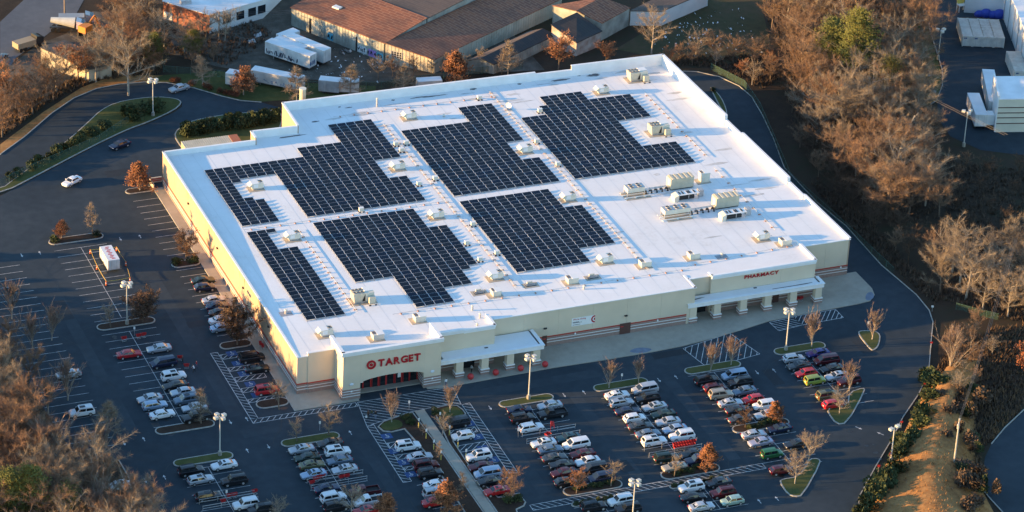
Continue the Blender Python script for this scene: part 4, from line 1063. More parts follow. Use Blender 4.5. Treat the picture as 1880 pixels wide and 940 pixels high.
for sx in (-.4, .4):
    for sy in (-.5, .4): obj("foot", MB().box(sx - .18, sy - .1, 0, sx + .18, sy + .1, .22), M_black, cb)
CB = [((48.22, 79.37), "left aisle by the rear left array, farthest"), ((48.34, 76.33), "left aisle by the rear left array, second from the back"), ((50.49, 79.22), "left aisle, tucked against the rear middle array's top corner"), ((46.39, 60.40), "left aisle at the rear left array's lower corner"), ((50.49, 61.77), "left aisle against the rear middle array"), ((50.55, 40.21), "left aisle against the front right array, upper one"), ((46.44, 32.83), "left aisle against the front middle array, upper one"), ((50.63, 27.14), "left aisle against the front right array, lower one"), ((46.43, 25.56), "left aisle against the front middle array, lower one"), ((77.21, 71.92), "right aisle against the rear right array, upper one"), ((77.38, 60.45), "right aisle against the rear right array, lower one"), ((83.53, 85.72), "beside the satellite dish near the rear right array"), ((31.11, 52.76), "cross aisle between the rear left and front middle arrays"), ((73.37, 95.69), "back strip behind the rear middle array")]
for i, (p, l) in enumerate(CB):
    if i == 0: cb.location = at_roof(p); cb["label"] = "small electrical box, " + l
    else: dup(cb, at_roof(p), 0, "small electrical box, " + l)

# ------------------------------------------------------------------ lamp posts
def lamp_post(p, h, label, heads=4):
    t = thing("lamp_post", label, "lamp post", (p[0], p[1], 0), R(20), "tall parking lot lamp posts")
    obj("footing", MB().tube((0, 0, 0), (0, 0, .95), .38, .36, 12), M_concrete, t)
    obj("pole", MB().tube((0, 0, .95), (0, 0, h), .13, .085, 8), M_lamp, t)
    for k in range(heads):
        a = 2 * PI * k / heads; c, s_ = math.cos(a), math.sin(a)
        ar = obj("arm", MB().tube((0, 0, h - .12), (c * .55, s_ * .55, h - .1), .05, .05, 5), M_lamp, t)
        hd = MB(); 
        P = lambda x, y: (c * x - s_ * y, s_ * x + c * y)
        hd.prism([P(.5, -.38), P(1.28, -.33), P(1.28, .33), P(.5, .38)], h - .3, h + .15)
        l = obj("lamp_head", hd, M_lamp, t)
        obj("lens", MB().prism([P(.58, -.3), P(1.2, -.27), P(1.2, .27), P(.58, .3)], h - .345, h - .303), M_amber, l)
    return t
lamp_post((41.1, -14.6), 9.2, "lamp post with four heads in front of the first canopy")
lamp_post((7.36, 121.49), 8.6, "lamp post with four heads in the drive loop's median at upper left")
lamp_post((96.0, -12.4), 8.9, "lamp post with four heads in the island below the pharmacy")
lamp_post((-20.1, -16.3), 8.4, "lamp post with four heads on the green island at lower left")
lamp_post((-23.0, 34.9), 9.0, "lamp post with four heads beside the dark oak in the left lot")
lamp_post((96.65, -55.61), 7.6, "lamp post with two heads beside the hedge at the right lot edge", 2)
lamp_post((188.55, 99.02), 7.5, "black lamp post with small heads at the industrial lot kerb, upper one", 3)
lamp_post((172.60, 57.02), 8.6, "black lamp post with small heads at the industrial lot, lower one", 3)
lamp_post((42.6, -60.4), 9.0, "lamp post cut off by the bottom of the view, only its heads showing")

# ------------------------------------------------------------------ signs
def sign(p, label, colour, h=2.0, wd=.45, hh=.6, shape="rect", rz=-0.35):
    t = thing("road_sign", label, "sign", (p[0], p[1], 0), rz, "small signs on posts")
    obj("post", MB().tube((0, 0, 0), (0, 0, h), .035, .035, 6), M_galv, t)
    if shape == "oct":
        n = 8; mb = MB(); pts = [(.38 * math.cos(PI / 8 + k * PI / 4), .38 * math.sin(PI / 8 + k * PI / 4)) for k in range(n)]
        mb.add([(x, -.06, h + z) for x, z in pts] + [(x, -.04, h + z) for x, z in pts], [tuple(range(n)), tuple(range(n, 2 * n))[::-1]] + [(k, n + k, n + (k + 1) % n, (k + 1) % n) for k in range(n)])
    else: mb = MB().box(-wd / 2, -.06, h - hh / 2, wd / 2, -.037, h + hh / 2)
    o = obj("plate", mb, colour, t)
    if shape == "oct":
        tm_, a, b, c, d = text_mesh("STOP", 1, .01, .02)
        for v in tm_.vertices: v.co = (-.26 + (v.co.x - a) / (b - a) * .52, -.062 - v.co.z * .1, h - .1 + (v.co.y - c) / (d - c) * .2)
        tm_.materials.clear(); tm_.materials.append(M_white); obj("lettering", tm_, None, o)
    return t
sign((96.27, -55.68), "red stop sign beside the right edge lamp post", M_redp, 2.0, shape="oct", rz=.5)
sign((92.77, -58.12), "small red and white sign at the lower right lot edge", M_redp, 1.5, .5, .5)
sign((104.14, -45.28), "small red and white sign at the right lot edge above the lamp post", M_redp, 1.4, .5, .4)
sign((115.00, -34.05), "small red and white sign at the right lot edge by the hedge top", M_redp, 1.4, .5, .4)
sign((123.71, -20.23), "small red and white sign at the right lot edge by the pale tree", M_redp, 1.4, .5, .4)
sign((130.92, -7.05), "small white sign at the curve of the right lot edge", M_white, 1.2, .45, .45)
for p, l in (((18.31, -11.39), "small white sign at the head of the entrance crossing"), ((0.03, -13.40), "small white sign on the island left of the entrance"), ((34.16, -26.74), "small white sign on the lamp island right of the entrance"), ((60.43, -14.06), "small white sign on the island below the mid wall"), ((115.09, -9.94), "small white sign beside the young tree on the corner lawn"), ((80.37, -12.95), "small white sign beside the young tree by the striped triangle"), ((-22.81, 30.39), "small white sign by the red carts in the left lot"), ((-23.32, -30.74), "small white sign in the cart bay at lower left")):
    sign(p, l, M_white, 1.7, .35, .6)
t = thing("flag_sign", "red cart return flag on a bent frame in the first right row", "sign", (*(40.72, -27.19), 0))
obj("frame", MB().tube((-.3, 0, 0), (-.3, 0, 2.6), .05, .05, 6).tube((-.3, 0, 2.6), (.3, 0, 2.4), .05, .05, 6).tube((.3, 0, 2.4), (.45, 0, 1.0), .05, .05, 6), M_redp, t)
obj("plate", MB().box(-.28, -.03, 1.5, .2, .03, 2.5), M_redp, t)
# accessible signs on yellow sleeved posts along the walkway beds
ys = (-18.3, -22.0, -26.0, -29.8)
for x, nm in ((17.7, "left"), (22.2, "right")):
    for k, y in enumerate((-18.2, -22.2, -26.2, -30.0) if nm == "left" else (-17.4, -22.4, -26.9, -31.0)):
        t = thing("parking_sign", "white accessible parking sign in a yellow sleeve, %s walkway bed, %s from the store" % (nm, ("first", "second", "third", "fourth")[k]), "sign", (x, y, .16), 0, "accessible parking signs along the walkway")
        obj("post", MB().tube((0, 0, 1.1), (0, 0, 2.1), .035, .035, 6), M_galv, t); obj("sleeve", MB().tube((0, 0, 0), (0, 0, 1.1), .09, .09, 8), M_yellow, t)
        obj("plate", MB().box(-.16, -.06, 1.5, .16, -.04, 2.1), M_white, t)
# ball bollards
bd = MB().ball((0, 0, .62), .62, nu=18, nv=12).mesh("ball_bollard", M_redp, True)
for k, (x, y, l) in enumerate(((33.2, -4.6, "first from the entrance"), (38.35, -4.6, "second from the entrance"), (43.5, -4.5, "third from the entrance"), (48.55, -4.5, "fourth from the entrance, past the canopy's end"))):
    tag(obj("ball_bollard", bd, None, None, (x, y, .14)), "round red bollard on the kerb, " + l, "bollard", "round red bollards in front of the first canopy")

# ------------------------------------------------------------------ fences
def fence(pts, label, h=1.7, m=None, gap=3.0):
    t = thing("chain_link_fence", label, "fence", (pts[0][0], pts[0][1], 0), 0)
    ox, oy = pts[0][0], pts[0][1]
    for a, b in zip(pts[:-1], pts[1:]):
        L = math.hypot(b[0] - a[0], b[1] - a[1]); n = max(1, round(L / gap))
        for k in range(n):
            A = (a[0] + (b[0] - a[0]) * k / n - ox, a[1] + (b[1] - a[1]) * k / n - oy); B = (a[0] + (b[0] - a[0]) * (k + 1) / n - ox, a[1] + (b[1] - a[1]) * (k + 1) / n - oy)
            obj("post", MB().tube((*A, 0), (*A, h + .08), .05, .05, 6), M_greenwire, t)
            obj("mesh_panel", MB().add([(*A, .05), (*B, .05), (*B, h), (*A, h)], [(0, 1, 2, 3)]), m or M_link, t)
            obj("top_rail", MB().tube((*A, h), (*B, h), .03, .03, 5), M_greenwire, t)
fence([(1.21, 119.67), (-7.09, 112.51), (-17.30, 106.95), (-25.33, 102.74), (-32.37, 98.36)], "green chain link fence along the hedge in the loop median")
fence([(15.73, 142.05), (26.72, 136.49), (33.68, 130.35), (46.93, 124.15), (59.74, 120.40), (81.00, 121.55), (93.92, 120.77)], "green chain link fence behind the store below the trailers")
fence([(135.14, 108.47), (138.70, 98.19), (137.21, 86.97), (133.54, 72.49), (128.65, 53.57), (129.86, 27.42), (130.46, 8.86)], "green chain link fence along the outer curve of the side drive")
fence([(106.09, -56.40), (110.65, -50.18), (114.73, -44.27)], "short green fence on the crest of the dry bank")
fence([(135.99, -7.68), (138.62, -10.80), (141.97, -14.13)], "short fence in the trees at the far right", 1.5)

# ------------------------------------------------------------------ utility poles and wires
def wire_span(a, b, sag=1.2, n=10):
    return [(a[0] + (b[0] - a[0]) * k / n, a[1] + (b[1] - a[1]) * k / n, a[2] + (b[2] - a[2]) * k / n - sag * 4 * (k / n) * (1 - k / n)) for k in range(n + 1)]
def utility_pole(p, h, label, rz, m=None):
    t = thing("utility_pole", label, "utility pole", (p[0], p[1], 0), rz)
    obj("pole", MB().tube((0, 0, 0), (0, 0, h), .2, .13, 9), m or M_wood, t)
    obj("crossarm", MB().box(-1.2, -.07, h - 1.0, 1.2, .07, h - .85), m or M_wood, t)
    for x in (-1.1, -.4, .4, 1.1): obj("insulator", MB().tube((x, 0, h - .85), (x, 0, h - .6), .06, .05, 6), M_white, t)
    obj("transformer", MB().tube((.35, .1, h - 2.4), (.35, .1, h - 1.5), .25, .25, 10), M_galv, t)
    return t
M_polegrey = mat("weathered_pole", (.42, .38, .32), .9, var=.15, scale=1)
utility_pole((106.64, -61.33), 11.0, "pale wooden utility pole on the dry bank at lower right", .9, M_polegrey)
utility_pole((2.48, 177.27), 12, "brown wooden utility pole by the far road at upper left", .3)
utility_pole((32.58, 154.62), 7, "wooden utility pole left of the graffiti covered trailers", .3)
def wires(spans, label):
    mb = MB()
    for a, b, sg in spans:
        P = wire_span(a, b, sg)
        for q0, q1 in zip(P[:-1], P[1:]): mb.tube(q0, q1, .022, .022, 3, False)
    tag(obj("power_line", mb, mat("wire_grey", (.12, .12, .12), .6)), label, "power line")
pb = (106.64, -61.33)
wires([((pb[0] + dx, pb[1] + dx, 10.6), (150 + dx * 2, -4 + dx * 2, 12), 1.5) for dx in (-.9, 0, .9)], "power lines running from the lower right pole over the dark bank")
pa = (2.48, 177.27); pc = (32.58, 154.62)
wires([((pa[0], pa[1] + dx, 11.6), (pc[0], pc[1] + dx, 6.8), 1.2) for dx in (-.9, 0, .9)] + [((pc[0], pc[1] + dx, 6.8), (75, 150 + dx, 7.5), 1.2) for dx in (-.9, 0, .9)] + [((pa[0], pa[1] + dx, 11.6), (-35, 215 + dx, 11.6), 1.2) for dx in (-.9, 0, .9)], "power lines crossing the bare wood at upper left")
wires([((153 + dx, 110, 11), (172 + dx, 40, 11), 1.0) for dx in (0, .8)], "power lines along the edge of the industrial lot")
# ------------------------------------------------------------------ cars
PAINT = {}
def paint(k):
    cols = dict(white=(.74, .75, .76), silver=(.48, .50, .53), black=(.012, .012, .014), charcoal=(.06, .065, .07), navy=(.018, .026, .06), red=(.42, .015, .018), maroon=(.10, .012, .016), dark_green=(.02, .04, .032), blue_grey=(.14, .19, .25), pale_blue=(.32, .42, .55), teal=(.03, .08, .09), olive=(.16, .15, .075), beige=(.42, .37, .29), lilac=(.42, .41, .50), green=(.03, .15, .05), lime=(.25, .31, .05), mint=(.36, .50, .42), deep_blue=(.022, .02, .15))
    if k not in PAINT: PAINT[k] = mat(k + "_car_paint", cols[k], 0.28, 0.35 if k not in ("white", "red", "lime", "black") else 0.0, coat=.6, spec=.5)
    return PAINT[k]
SPEC = {  # length, width, height, sill, hood z at nose / at screen, belt, boot z, x fractions from the nose: screen base, roof front, roof back, rear base
    "sedan": (4.8, 1.82, 1.45, .62, .90, .95, 1.0, .27, .42, .69, .86),
    "hatch": (4.25, 1.78, 1.52, .64, .92, .97, 1.02, .24, .39, .84, .97),
    "wagon": (4.75, 1.82, 1.52, .64, .92, .96, 1.0, .27, .41, .89, .985),
    "suv": (4.75, 1.9, 1.78, .74, 1.05, 1.1, 1.12, .26, .38, .92, .99),
    "minivan": (5.1, 1.97, 1.76, .68, .98, 1.05, 1.08, .17, .33, .93, .99),
    "boxy": (4.15, 1.76, 1.70, .72, 1.02, 1.05, 1.08, .24, .33, .95, .995),
    "pickup": (5.6, 1.96, 1.82, .78, 1.08, 1.12, 1.1, .25, .35, .52, .57),
}
CARM = {}
def loft(mb, secs, close=True):
    n = len(secs[0]); o = len(mb.v)
    for s_ in secs: mb.v += s_
    for i in range(len(secs) - 1):
        for k in range(n): mb.f.append((o + i * n + k, o + i * n + (k + 1) % n, o + (i + 1) * n + (k + 1) % n, o + (i + 1) * n + k)); mb.m.append(mb.mi)
    mb.f.append(tuple(o + k for k in range(n))[::-1]); mb.m.append(mb.mi)
    mb.f.append(tuple(o + (len(secs) - 1) * n + k for k in range(n))); mb.m.append(mb.mi)
def car_meshes(ty):
    if ty in CARM: return CARM[ty]
    L, W, H, sl, hz, hz2, bt, f0, f1, f2, f3 = SPEC[ty]
    hw = W / 2
    X = lambda f_: L / 2 - f_ * L
    def sec(x, zt, w_, zb=.24, r=.10):
        return [(x, w_ * .80, zb), (x, w_ * .98, zb + .14), (x, w_, zb + .30), (x, w_ * .985, zt - r), (x, w_ * .90, zt - r * .28), (x, w_ * .5, zt), (x, -w_ * .5, zt), (x, -w_ * .90, zt - r * .28), (x, -w_ * .985, zt - r), (x, -w_, zb + .30), (x, -w_ * .98, zb + .14), (x, -w_ * .80, zb)]
    body = MB()
    bed = ty == "pickup"
    S_ = [sec(L / 2, hz * .72, hw * .72, .34, .08), sec(L / 2 - .10, hz * .88, hw * .88, .28), sec(L / 2 - .38, hz * .97, hw * .97), sec(X(f0), hz2, hw)]
    if bed:
        S_ += [sec(X(f3) + .02, bt, hw), sec(X(f3) - .001, .82, hw), sec(-L / 2 + .12, .82, hw), sec(-L / 2, .80, hw * .98)]
    else:
        S_ += [sec(X((f0 + f3) / 2), bt, hw), sec(X(f3), bt + .02, hw * .985)]
        if f3 < .95: S_ += [sec(-L / 2 + .22, bt - .01, hw * .95), sec(-L / 2 + .05, bt * .86, hw * .86, .30), sec(-L / 2, bt * .72, hw * .74, .36, .08)]
        else: S_ += [sec(-L / 2 + .04, bt * .95, hw * .93, .28), sec(-L / 2, bt * .75, hw * .86, .34)]
    loft(body, S_)
    if bed:
        xa, xb = X(f3) - .02, -L / 2 + .02
        for y in (-1, 1): body.box(xb, y * hw * .97 - (.1 if y > 0 else 0), .8, xa, y * hw * .97 + (.1 if y < 0 else 0), 1.13)
        body.box(xb - .02, -hw * .95, .8, xb + .08, hw * .95, 1.12)
    # cabin shell: belt outline to roof outline, crowned roof
    bw, rw = hw * .93, hw * (.74 if ty in ("sedan", "hatch", "wagon") else .80)
    x0, x1, x2, x3 = X(f0), X(f1), X(f2), X(f3)
    zb = bt - .04
    cv = [(x0, bw * .92, zb), (x0, -bw * .92, zb), (x1, rw * .96, H - .05), (x1, -rw * .96, H - .05), (x2, rw * .96, H - .06), (x2, -rw * .96, H - .06), (x3, bw * .92, zb), (x3, -bw * .92, zb),
          ((x1 + x2) / 2, rw, H - .02), ((x1 + x2) / 2, -rw, H - .02), ((x1 + x2) / 2, 0, H + .02), (x1 - .03, 0, H), (x2, 0, H - .01), ((x0 + x3) / 2, bw, zb), ((x0 + x3) / 2, -bw, zb)]
    body.add(cv, [(0, 1, 3, 11, 2), (2, 11, 10, 8), (11, 3, 9, 10), (8, 10, 12, 4), (10, 9, 5, 12), (4, 12, 5, 7, 6), (0, 2, 8, 13), (13, 8, 4, 6), (1, 14, 9, 3), (14, 7, 5, 9)])
    if ty in ("suv",):
        for y in (-1, 1): body.box(x2 + .2, y * rw * .85 - .025, H, x1 - .1, y * rw * .85 + .025, H + .07)
    mir = MB()
    for y in (-1, 1): body.box(x0 - .42, y * hw - (.02 if y > 0 else .2), bt - .02, x0 - .28, y * hw + (.2 if y > 0 else .02), bt + .14)
    def panel(pts, off):
        a, b, c = Vector(pts[0]), Vector(pts[1]), Vector(pts[2]); nrm = (b - a).cross(c - a).normalized()
        cen = sum((Vector(p) for p in pts), Vector()) / len(pts)
        if nrm.dot(cen - Vector((0, 0, bt - .2))) < 0: nrm = -nrm; pts = pts[::-1]
        return [tuple(Vector(p) + nrm * off) for p in pts]
    def lerp(a, b, t): return tuple(a[i] + (b[i] - a[i]) * t for i in range(3))
    def glass(a, b, c, d, m0=.08, m1=.08, m2=.10, m3=.08):
        """quad a-b (bottom) d-c (top), shrunk"""
        p = [lerp(a, b, m0), lerp(a, b, 1 - m1), lerp(d, c, 1 - m1), lerp(d, c, m0)]
        q = [lerp(p[0], p[3], m2), lerp(p[1], p[2], m2), lerp(p[1], p[2], 1 - m3), lerp(p[0], p[3], 1 - m3)]
        mb = MB(); q = panel(q, .022); mb.add(q, [(0, 1, 2, 3)]); return mb
    ws = glass(cv[0], cv[1], cv[3], cv[2], .06, .06, .06, .10).mesh("windshield", M_carglass)
    rw_ = glass(cv[7], cv[6], cv[4], cv[5], .10, .10, .16, .14).mesh("rear_window", M_carglass)
    sides = []
    for s_ in (1, -1):
        A = (x0, s_ * bw * .92, zb); Bm = ((x0 + x3) / 2, s_ * bw, zb); D = (x3, s_ * bw * .92, zb)
        A2 = (x1, s_ * rw * .96, H - .05); Bm2 = ((x1 + x2) / 2, s_ * rw, H - .02); D2 = (x2, s_ * rw * .96, H - .06)
        mb = MB()
        for g_ in (glass(A, Bm, Bm2, A2, .16, .04, .14, .12), glass(Bm, D, D2, Bm2, .04, .14, .14, .12)): mb.add(g_.v, g_.f)
        sides.append(mb.mesh("side_window", M_carglass))
    r_ = .34 if ty not in ("suv", "pickup") else .38
    wh = MB(); wh.mi = 0; wh.tube((0, -.11, 0), (0, .11, 0), r_, r_, 14); wh.mi = 1
    for s_ in (-1, 1):
        n = 10; o = [(r_ * .62 * math.cos(2 * PI * k / n), s_ * .118, r_ * .62 * math.sin(2 * PI * k / n)) for k in range(n)]
        wh.add(o, [tuple(range(n)) if s_ < 0 else tuple(range(n))[::-1]])
    wheel = wh.mesh("wheel", [M_black, M_galv])
    hl = MB().box(-.10, -.2, -.07, .08, .2, .08).mesh("headlight", mat("headlight_lens", (.75, .77, .78), .1))
    tl = MB().box(-.06, -.14, -.12, .05, .14, .12).mesh("taillight", mat("taillight_lens", (.35, .01, .01), .2))
    xf, xr = L * .5 - L * .185, -L * .5 + L * .20
    parts = [("windshield", ws, (0, 0, 0)), ("rear_window", rw_, (0, 0, 0)), ("side_window", sides[0], (0, 0, 0)), ("side_window", sides[1], (0, 0, 0))]
    for x in (xf, xr):
        for y in (-1, 1): parts.append(("wheel", wheel, (x, y * (hw - .10), r_)))
    for y in (-1, 1):
        parts.append(("headlight", hl, (L / 2 - .14, y * hw * .66, hz * .74)))
        parts.append(("taillight", tl, (-L / 2 + .03, y * hw * .70, bt * .80)))
    if bed: parts.append(("cargo_floor", MB().box(-L / 2 + .11, -hw * .86, .80, x3 - .03, hw * .86, .835).mesh("cargo_floor", M_black), (0, 0, 0)))
    sr = MB().box((x1 + x2) / 2 + .05, -.38, H + .005, x1 - .18, .38, H + .028).mesh("sunroof", M_carglass)
    pl = MB().box(-L / 2 - .02, -.26, .62, -L / 2 + .03, .26, .76).mesh("number_plate", M_white)
    parts.append(("number_plate", pl, (0, 0, 0)))
    CARM[ty] = (body, parts, sr)
    return CARM[ty]
BODIES = {}
def make_car(x, y, heading, ty, col, label, group, sun_roof=False):
    body, parts, sr = car_meshes(ty)
    if (ty, col) not in BODIES: BODIES[(ty, col)] = body.mesh("car_body", paint(col), False)
    nm = {"pickup": "pickup_truck", "minivan": "minivan"}.get(ty, "parked_car")
    t = thing(nm, label, "pickup truck" if ty == "pickup" else ("minivan" if ty == "minivan" else "car"), (x, y, .016), heading, group)
    obj("body", BODIES[(ty, col)], None, t)
    for n, me, loc in parts: obj(n, me, None, t, loc)
    if sun_roof: obj("sunroof", sr, None, t)
    return t
CARS = [
    ("LW", -4.15, 46.40, "R", "sedan", "dark_green"),
    ("LW", -4.66, 43.64, "R", "hatch", "navy"),
    ("LW", -4.40, 38.26, "R", "sedan", "silver"),
    ("LW", -4.40, 35.75, "R", "sedan", "navy"),
    ("LW", -4.61, 33.10, "R", "sedan", "black"),
    ("LW", -5.50, 30.22, "R", "sedan", "white"),
    ("LW", -6.13, 27.29, "R", "sedan", "pale_blue"),
    ("LW", -4.20, 14.64, "R", "minivan", "black"),
    ("LW", -4.46, 10.43, "R", "sedan", "black"),
    ("LW", -5.17, 2.20, "R", "suv", "red"),
    ("LM", -20.00, 23.22, "L", "sedan", "silver"),
    ("LM", -20.83, 17.65, "L", "minivan", "navy"),
    ("LM", -20.33, 12.38, "R", "suv", "white"),
    ("LM", -21.01, 9.02, "L", "sedan", "black"),
    ("LM", -20.30, 6.29, "L", "sedan", "silver"),
    ("LM", -20.57, 3.27, "L", "suv", "blue_grey"),
    ("LM", -19.89, 0.28, "L", "sedan", "silver"),
    ("LM", -20.49, -3.11, "L", "pickup", "black"),
    ("LM", -26.04, 22.81, "R", "sedan", "red"),
    ("LM", -26.89, 5.86, "L", "sedan", "silver"),
    ("LM", -26.69, 3.20, "R", "wagon", "pale_blue"),
    ("LM", -26.27, -0.28, "R", "sedan", "white"),
    ("LF", -38.88, 19.00, "L", "sedan", "silver"),
    ("LF", -40.17, 4.89, "L", "suv", "white"),
    ("LF", -40.02, -21.49, "R", "sedan", "white"),
    ("LB", -26.84, -20.69, "R", "suv", "black"),
    ("LB", -20.60, -20.54, "L", "sedan", "white"),
    ("LB", -26.11, -23.99, "R", "wagon", "silver"),
    ("LB", -20.47, -26.16, "L", "suv", "black"),
    ("LB", -26.35, -29.61, "R", "wagon", "black"),
    ("LB", -20.84, -34.27, "L", "suv", "white"),
    ("LB", -18.86, -36.67, "L", "suv", "black"),
    ("R2", -5.58, -19.60, "L", "sedan", "silver"),
    ("R2", -5.52, -22.69, "L", "sedan", "dark_green"),
    ("R2", -5.53, -25.30, "R", "sedan", "olive"),
    ("R2", -6.21, -28.37, "L", "sedan", "pale_blue"),
    ("R2", -5.46, -33.70, "R", "sedan", "navy"),
    ("R2", -5.35, -36.84, "R", "suv", "white"),
    ("R2", -5.83, -39.88, "R", "suv", "black"),
    ("R2", 0.02, -19.19, "L", "sedan", "charcoal"),
    ("R2", 0.43, -22.38, "R", "suv", "white"),
    ("R2", -0.23, -25.35, "L", "sedan", "blue_grey"),
    ("R2", -0.33, -28.49, "L", "sedan", "silver"),
    ("R2", 0.58, -36.64, "L", "pickup", "maroon"),
    ("R2", 0.27, -39.87, "L", "pickup", "white"),
    ("R2", -1.22, -42.65, "L", "sedan", "red"),
    ("WL", 13.30, -24.50, "R", "suv", "white"),
    ("WL", 14.09, -28.56, "R", "sedan", "silver"),
    ("WL", 14.15, -31.71, "R", "suv", "maroon"),
    ("WL", 13.92, -34.49, "R", "suv", "black"),
    ("WL", 13.69, -38.32, "R", "sedan", "white"),
    ("WL", 12.58, -41.02, "R", "suv", "silver"),
    ("WL", 11.49, -43.69, "R", "sedan", "red"),
    ("WR", 24.63, -19.49, "L", "minivan", "black"),
    ("WR", 24.23, -24.13, "L", "hatch", "white"),
    ("WR", 24.46, -31.64, "L", "suv", "white"),
    ("WR", 23.57, -35.07, "L", "sedan", "maroon"),
    ("WR", 23.94, -37.66, "L", "minivan", "pale_blue"),
    ("WR", 23.31, -40.12, "L", "sedan", "black"),
    ("WR", 23.32, -43.59, "L", "sedan", "red"),
    ("R4", 37.66, -18.66, "R", "sedan", "navy"),
    ("R4", 37.02, -21.64, "R", "suv", "black"),
    ("R4", 37.38, -25.11, "R", "wagon", "white"),
    ("R4", 37.55, -30.90, "L", "sedan", "white"),
    ("R4", 37.85, -33.48, "R", "sedan", "blue_grey"),
    ("R4", 37.50, -36.34, "R", "sedan", "charcoal"),
    ("R4", 37.89, -38.95, "L", "sedan", "black"),
    ("R4", 37.15, -41.51, "L", "sedan", "maroon"),
    ("R4", 36.28, -44.71, "R", "hatch", "black"),
    ("R4", 43.72, -18.81, "L", "sedan", "silver"),
    ("R4", 43.00, -21.77, "L", "pickup", "black"),
    ("R4", 42.66, -30.61, "L", "sedan", "teal"),
    ("R4", 43.13, -33.16, "L", "minivan", "white"),
    ("R4", 42.90, -36.58, "L", "sedan", "maroon"),
    ("R4", 42.88, -39.22, "L", "sedan", "white"),
    ("R4", 43.06, -42.01, "L", "minivan", "black"),
    ("R4", 43.11, -45.33, "L", "minivan", "navy"),
    ("R5", 57.32, -19.12, "R", "sedan", "white"),
    ("R5", 56.98, -21.90, "R", "wagon", "silver"),
    ("R5", 56.85, -25.18, "R", "sedan", "navy"),
    ("R5", 57.14, -27.84, "R", "hatch", "white"),
    ("R5", 57.02, -30.87, "R", "sedan", "charcoal"),
    ("R5", 57.28, -33.79, "R", "sedan", "blue_grey"),
    ("R5", 57.31, -36.58, "R", "suv", "white"),
    ("R5", 57.12, -42.64, "R", "suv", "dark_green"),
    ("R5", 57.32, -45.85, "L", "sedan", "beige"),
    ("R5", 63.24, -18.72, "L", "minivan", "silver"),
    ("R5", 62.31, -22.00, "L", "suv", "black"),
    ("R5", 62.44, -25.17, "L", "sedan", "silver"),
    ("R5", 62.90, -28.17, "L", "sedan", "dark_green"),
    ("R5", 62.68, -30.93, "L", "sedan", "silver"),
    ("R5", 62.85, -33.72, "L", "sedan", "pale_blue"),
    ("R5", 63.02, -36.40, "L", "suv", "white"),
    ("R5", 62.17, -42.73, "L", "sedan", "black"),
    ("R5", 62.57, -45.23, "L", "pickup", "navy"),
    ("R6", 75.83, -19.24, "R", "suv", "black"),
    ("R6", 76.17, -22.26, "R", "hatch", "maroon"),
    ("R6", 76.29, -24.90, "R", "suv", "beige"),
    ("R6", 76.70, -28.27, "R", "sedan", "silver"),
    ("R6", 76.93, -30.95, "R", "sedan", "black"),
    ("R6", 76.00, -34.16, "R", "sedan", "charcoal"),
    ("R6", 76.11, -39.91, "R", "sedan", "silver"),
    ("R6", 76.17, -42.75, "L", "sedan", "lilac"),
    ("R6", 76.39, -47.22, "R", "boxy", "green"),
    ("R6", 75.51, -52.77, "R", "hatch", "maroon"),
    ("R6", 81.81, -19.11, "L", "minivan", "pale_blue"),
    ("R6", 81.70, -21.92, "L", "suv", "black"),
    ("R6", 81.18, -24.95, "L", "sedan", "blue_grey"),
    ("R6", 81.44, -28.35, "L", "hatch", "red"),
    ("R6", 82.36, -30.98, "L", "boxy", "white"),
    ("R6", 81.54, -34.15, "L", "sedan", "silver"),
    ("R6", 81.63, -39.41, "L", "sedan", "navy"),
    ("R6", 82.23, -45.40, "L", "sedan", "black"),
    ("R7", 95.57, -16.63, "R", "hatch", "silver"),
    ("R7", 95.35, -19.50, "L", "sedan", "charcoal"),
    ("R7", 95.41, -22.48, "L", "hatch", "red"),
    ("R7", 95.82, -25.47, "R", "boxy", "lime"),
    ("R7", 95.79, -31.30, "R", "suv", "olive"),
    ("R7", 95.27, -34.54, "R", "hatch", "red"),
    ("R7", 101.04, -16.24, "L", "sedan", "deep_blue"),
    ("R7", 101.36, -19.19, "L", "minivan", "maroon"),
    ("R7", 101.02, -22.35, "L", "sedan", "black"),
    ("R7", 100.69, -25.26, "L", "sedan", "silver"),
    ("R7", 101.97, -27.60, "L", "suv", "maroon"),
    ("B1", 37.98, -53.73, "R", "suv", "black"),
    ("B1", 43.36, -53.44, "L", "suv", "white"),
    ("B1", 43.54, -56.33, "L", "suv", "black"),
    ("B2", 57.37, -53.12, "L", "suv", "white"),
    ("B2", 56.37, -56.24, "R", "sedan", "black"),
    ("B2", 56.48, -59.61, "R", "sedan", "silver"),
    ("B2", 62.89, -53.06, "L", "sedan", "charcoal"),
    ("B2", 62.04, -56.65, "L", "suv", "maroon"),
    ("B2", 62.59, -59.55, "L", "hatch", "mint")]
WORD = {"sedan": "sedan", "hatch": "hatchback", "wagon": "estate car", "suv": "sport utility", "minivan": "minivan", "boxy": "boxy car", "pickup": "pickup truck"}
ORD = ["first", "second", "third", "fourth", "fifth", "sixth", "seventh", "eighth", "ninth", "tenth", "eleventh"]
ROWS = {"LW": "against the store's sunlit side wall", "LM": "in the left lot's middle double row", "LF": "under the bare trees at far left", "LB": "in the row below lower left lamp", "R2": "in the double row left of walkway", "WL": "along the walkway's left bed", "WR": "along the walkway's right bed", "R4": "in the double row with lamp island", "R5": "in the double row below mid wall", "R6": "in the double row below striped triangle", "R7": "in the short row near dry bank", "B1": "below the striped crossing's left half", "B2": "below the striped crossing's right half"}
CENT = {"LM": -23.3, "LB": -23.3, "R2": -2.75, "R4": 40.2, "R5": 59.9, "R6": 79.0, "R7": 98.4, "B1": 40.2, "B2": 59.9}
rc = random.Random(5)
byrow = {}
for row, x, y, n, ty, col in CARS:
    side = "" if row not in CENT else ("left side" if x < CENT[row] else "right side")
    byrow.setdefault((row, side), []).append((y, x, n, ty, col))
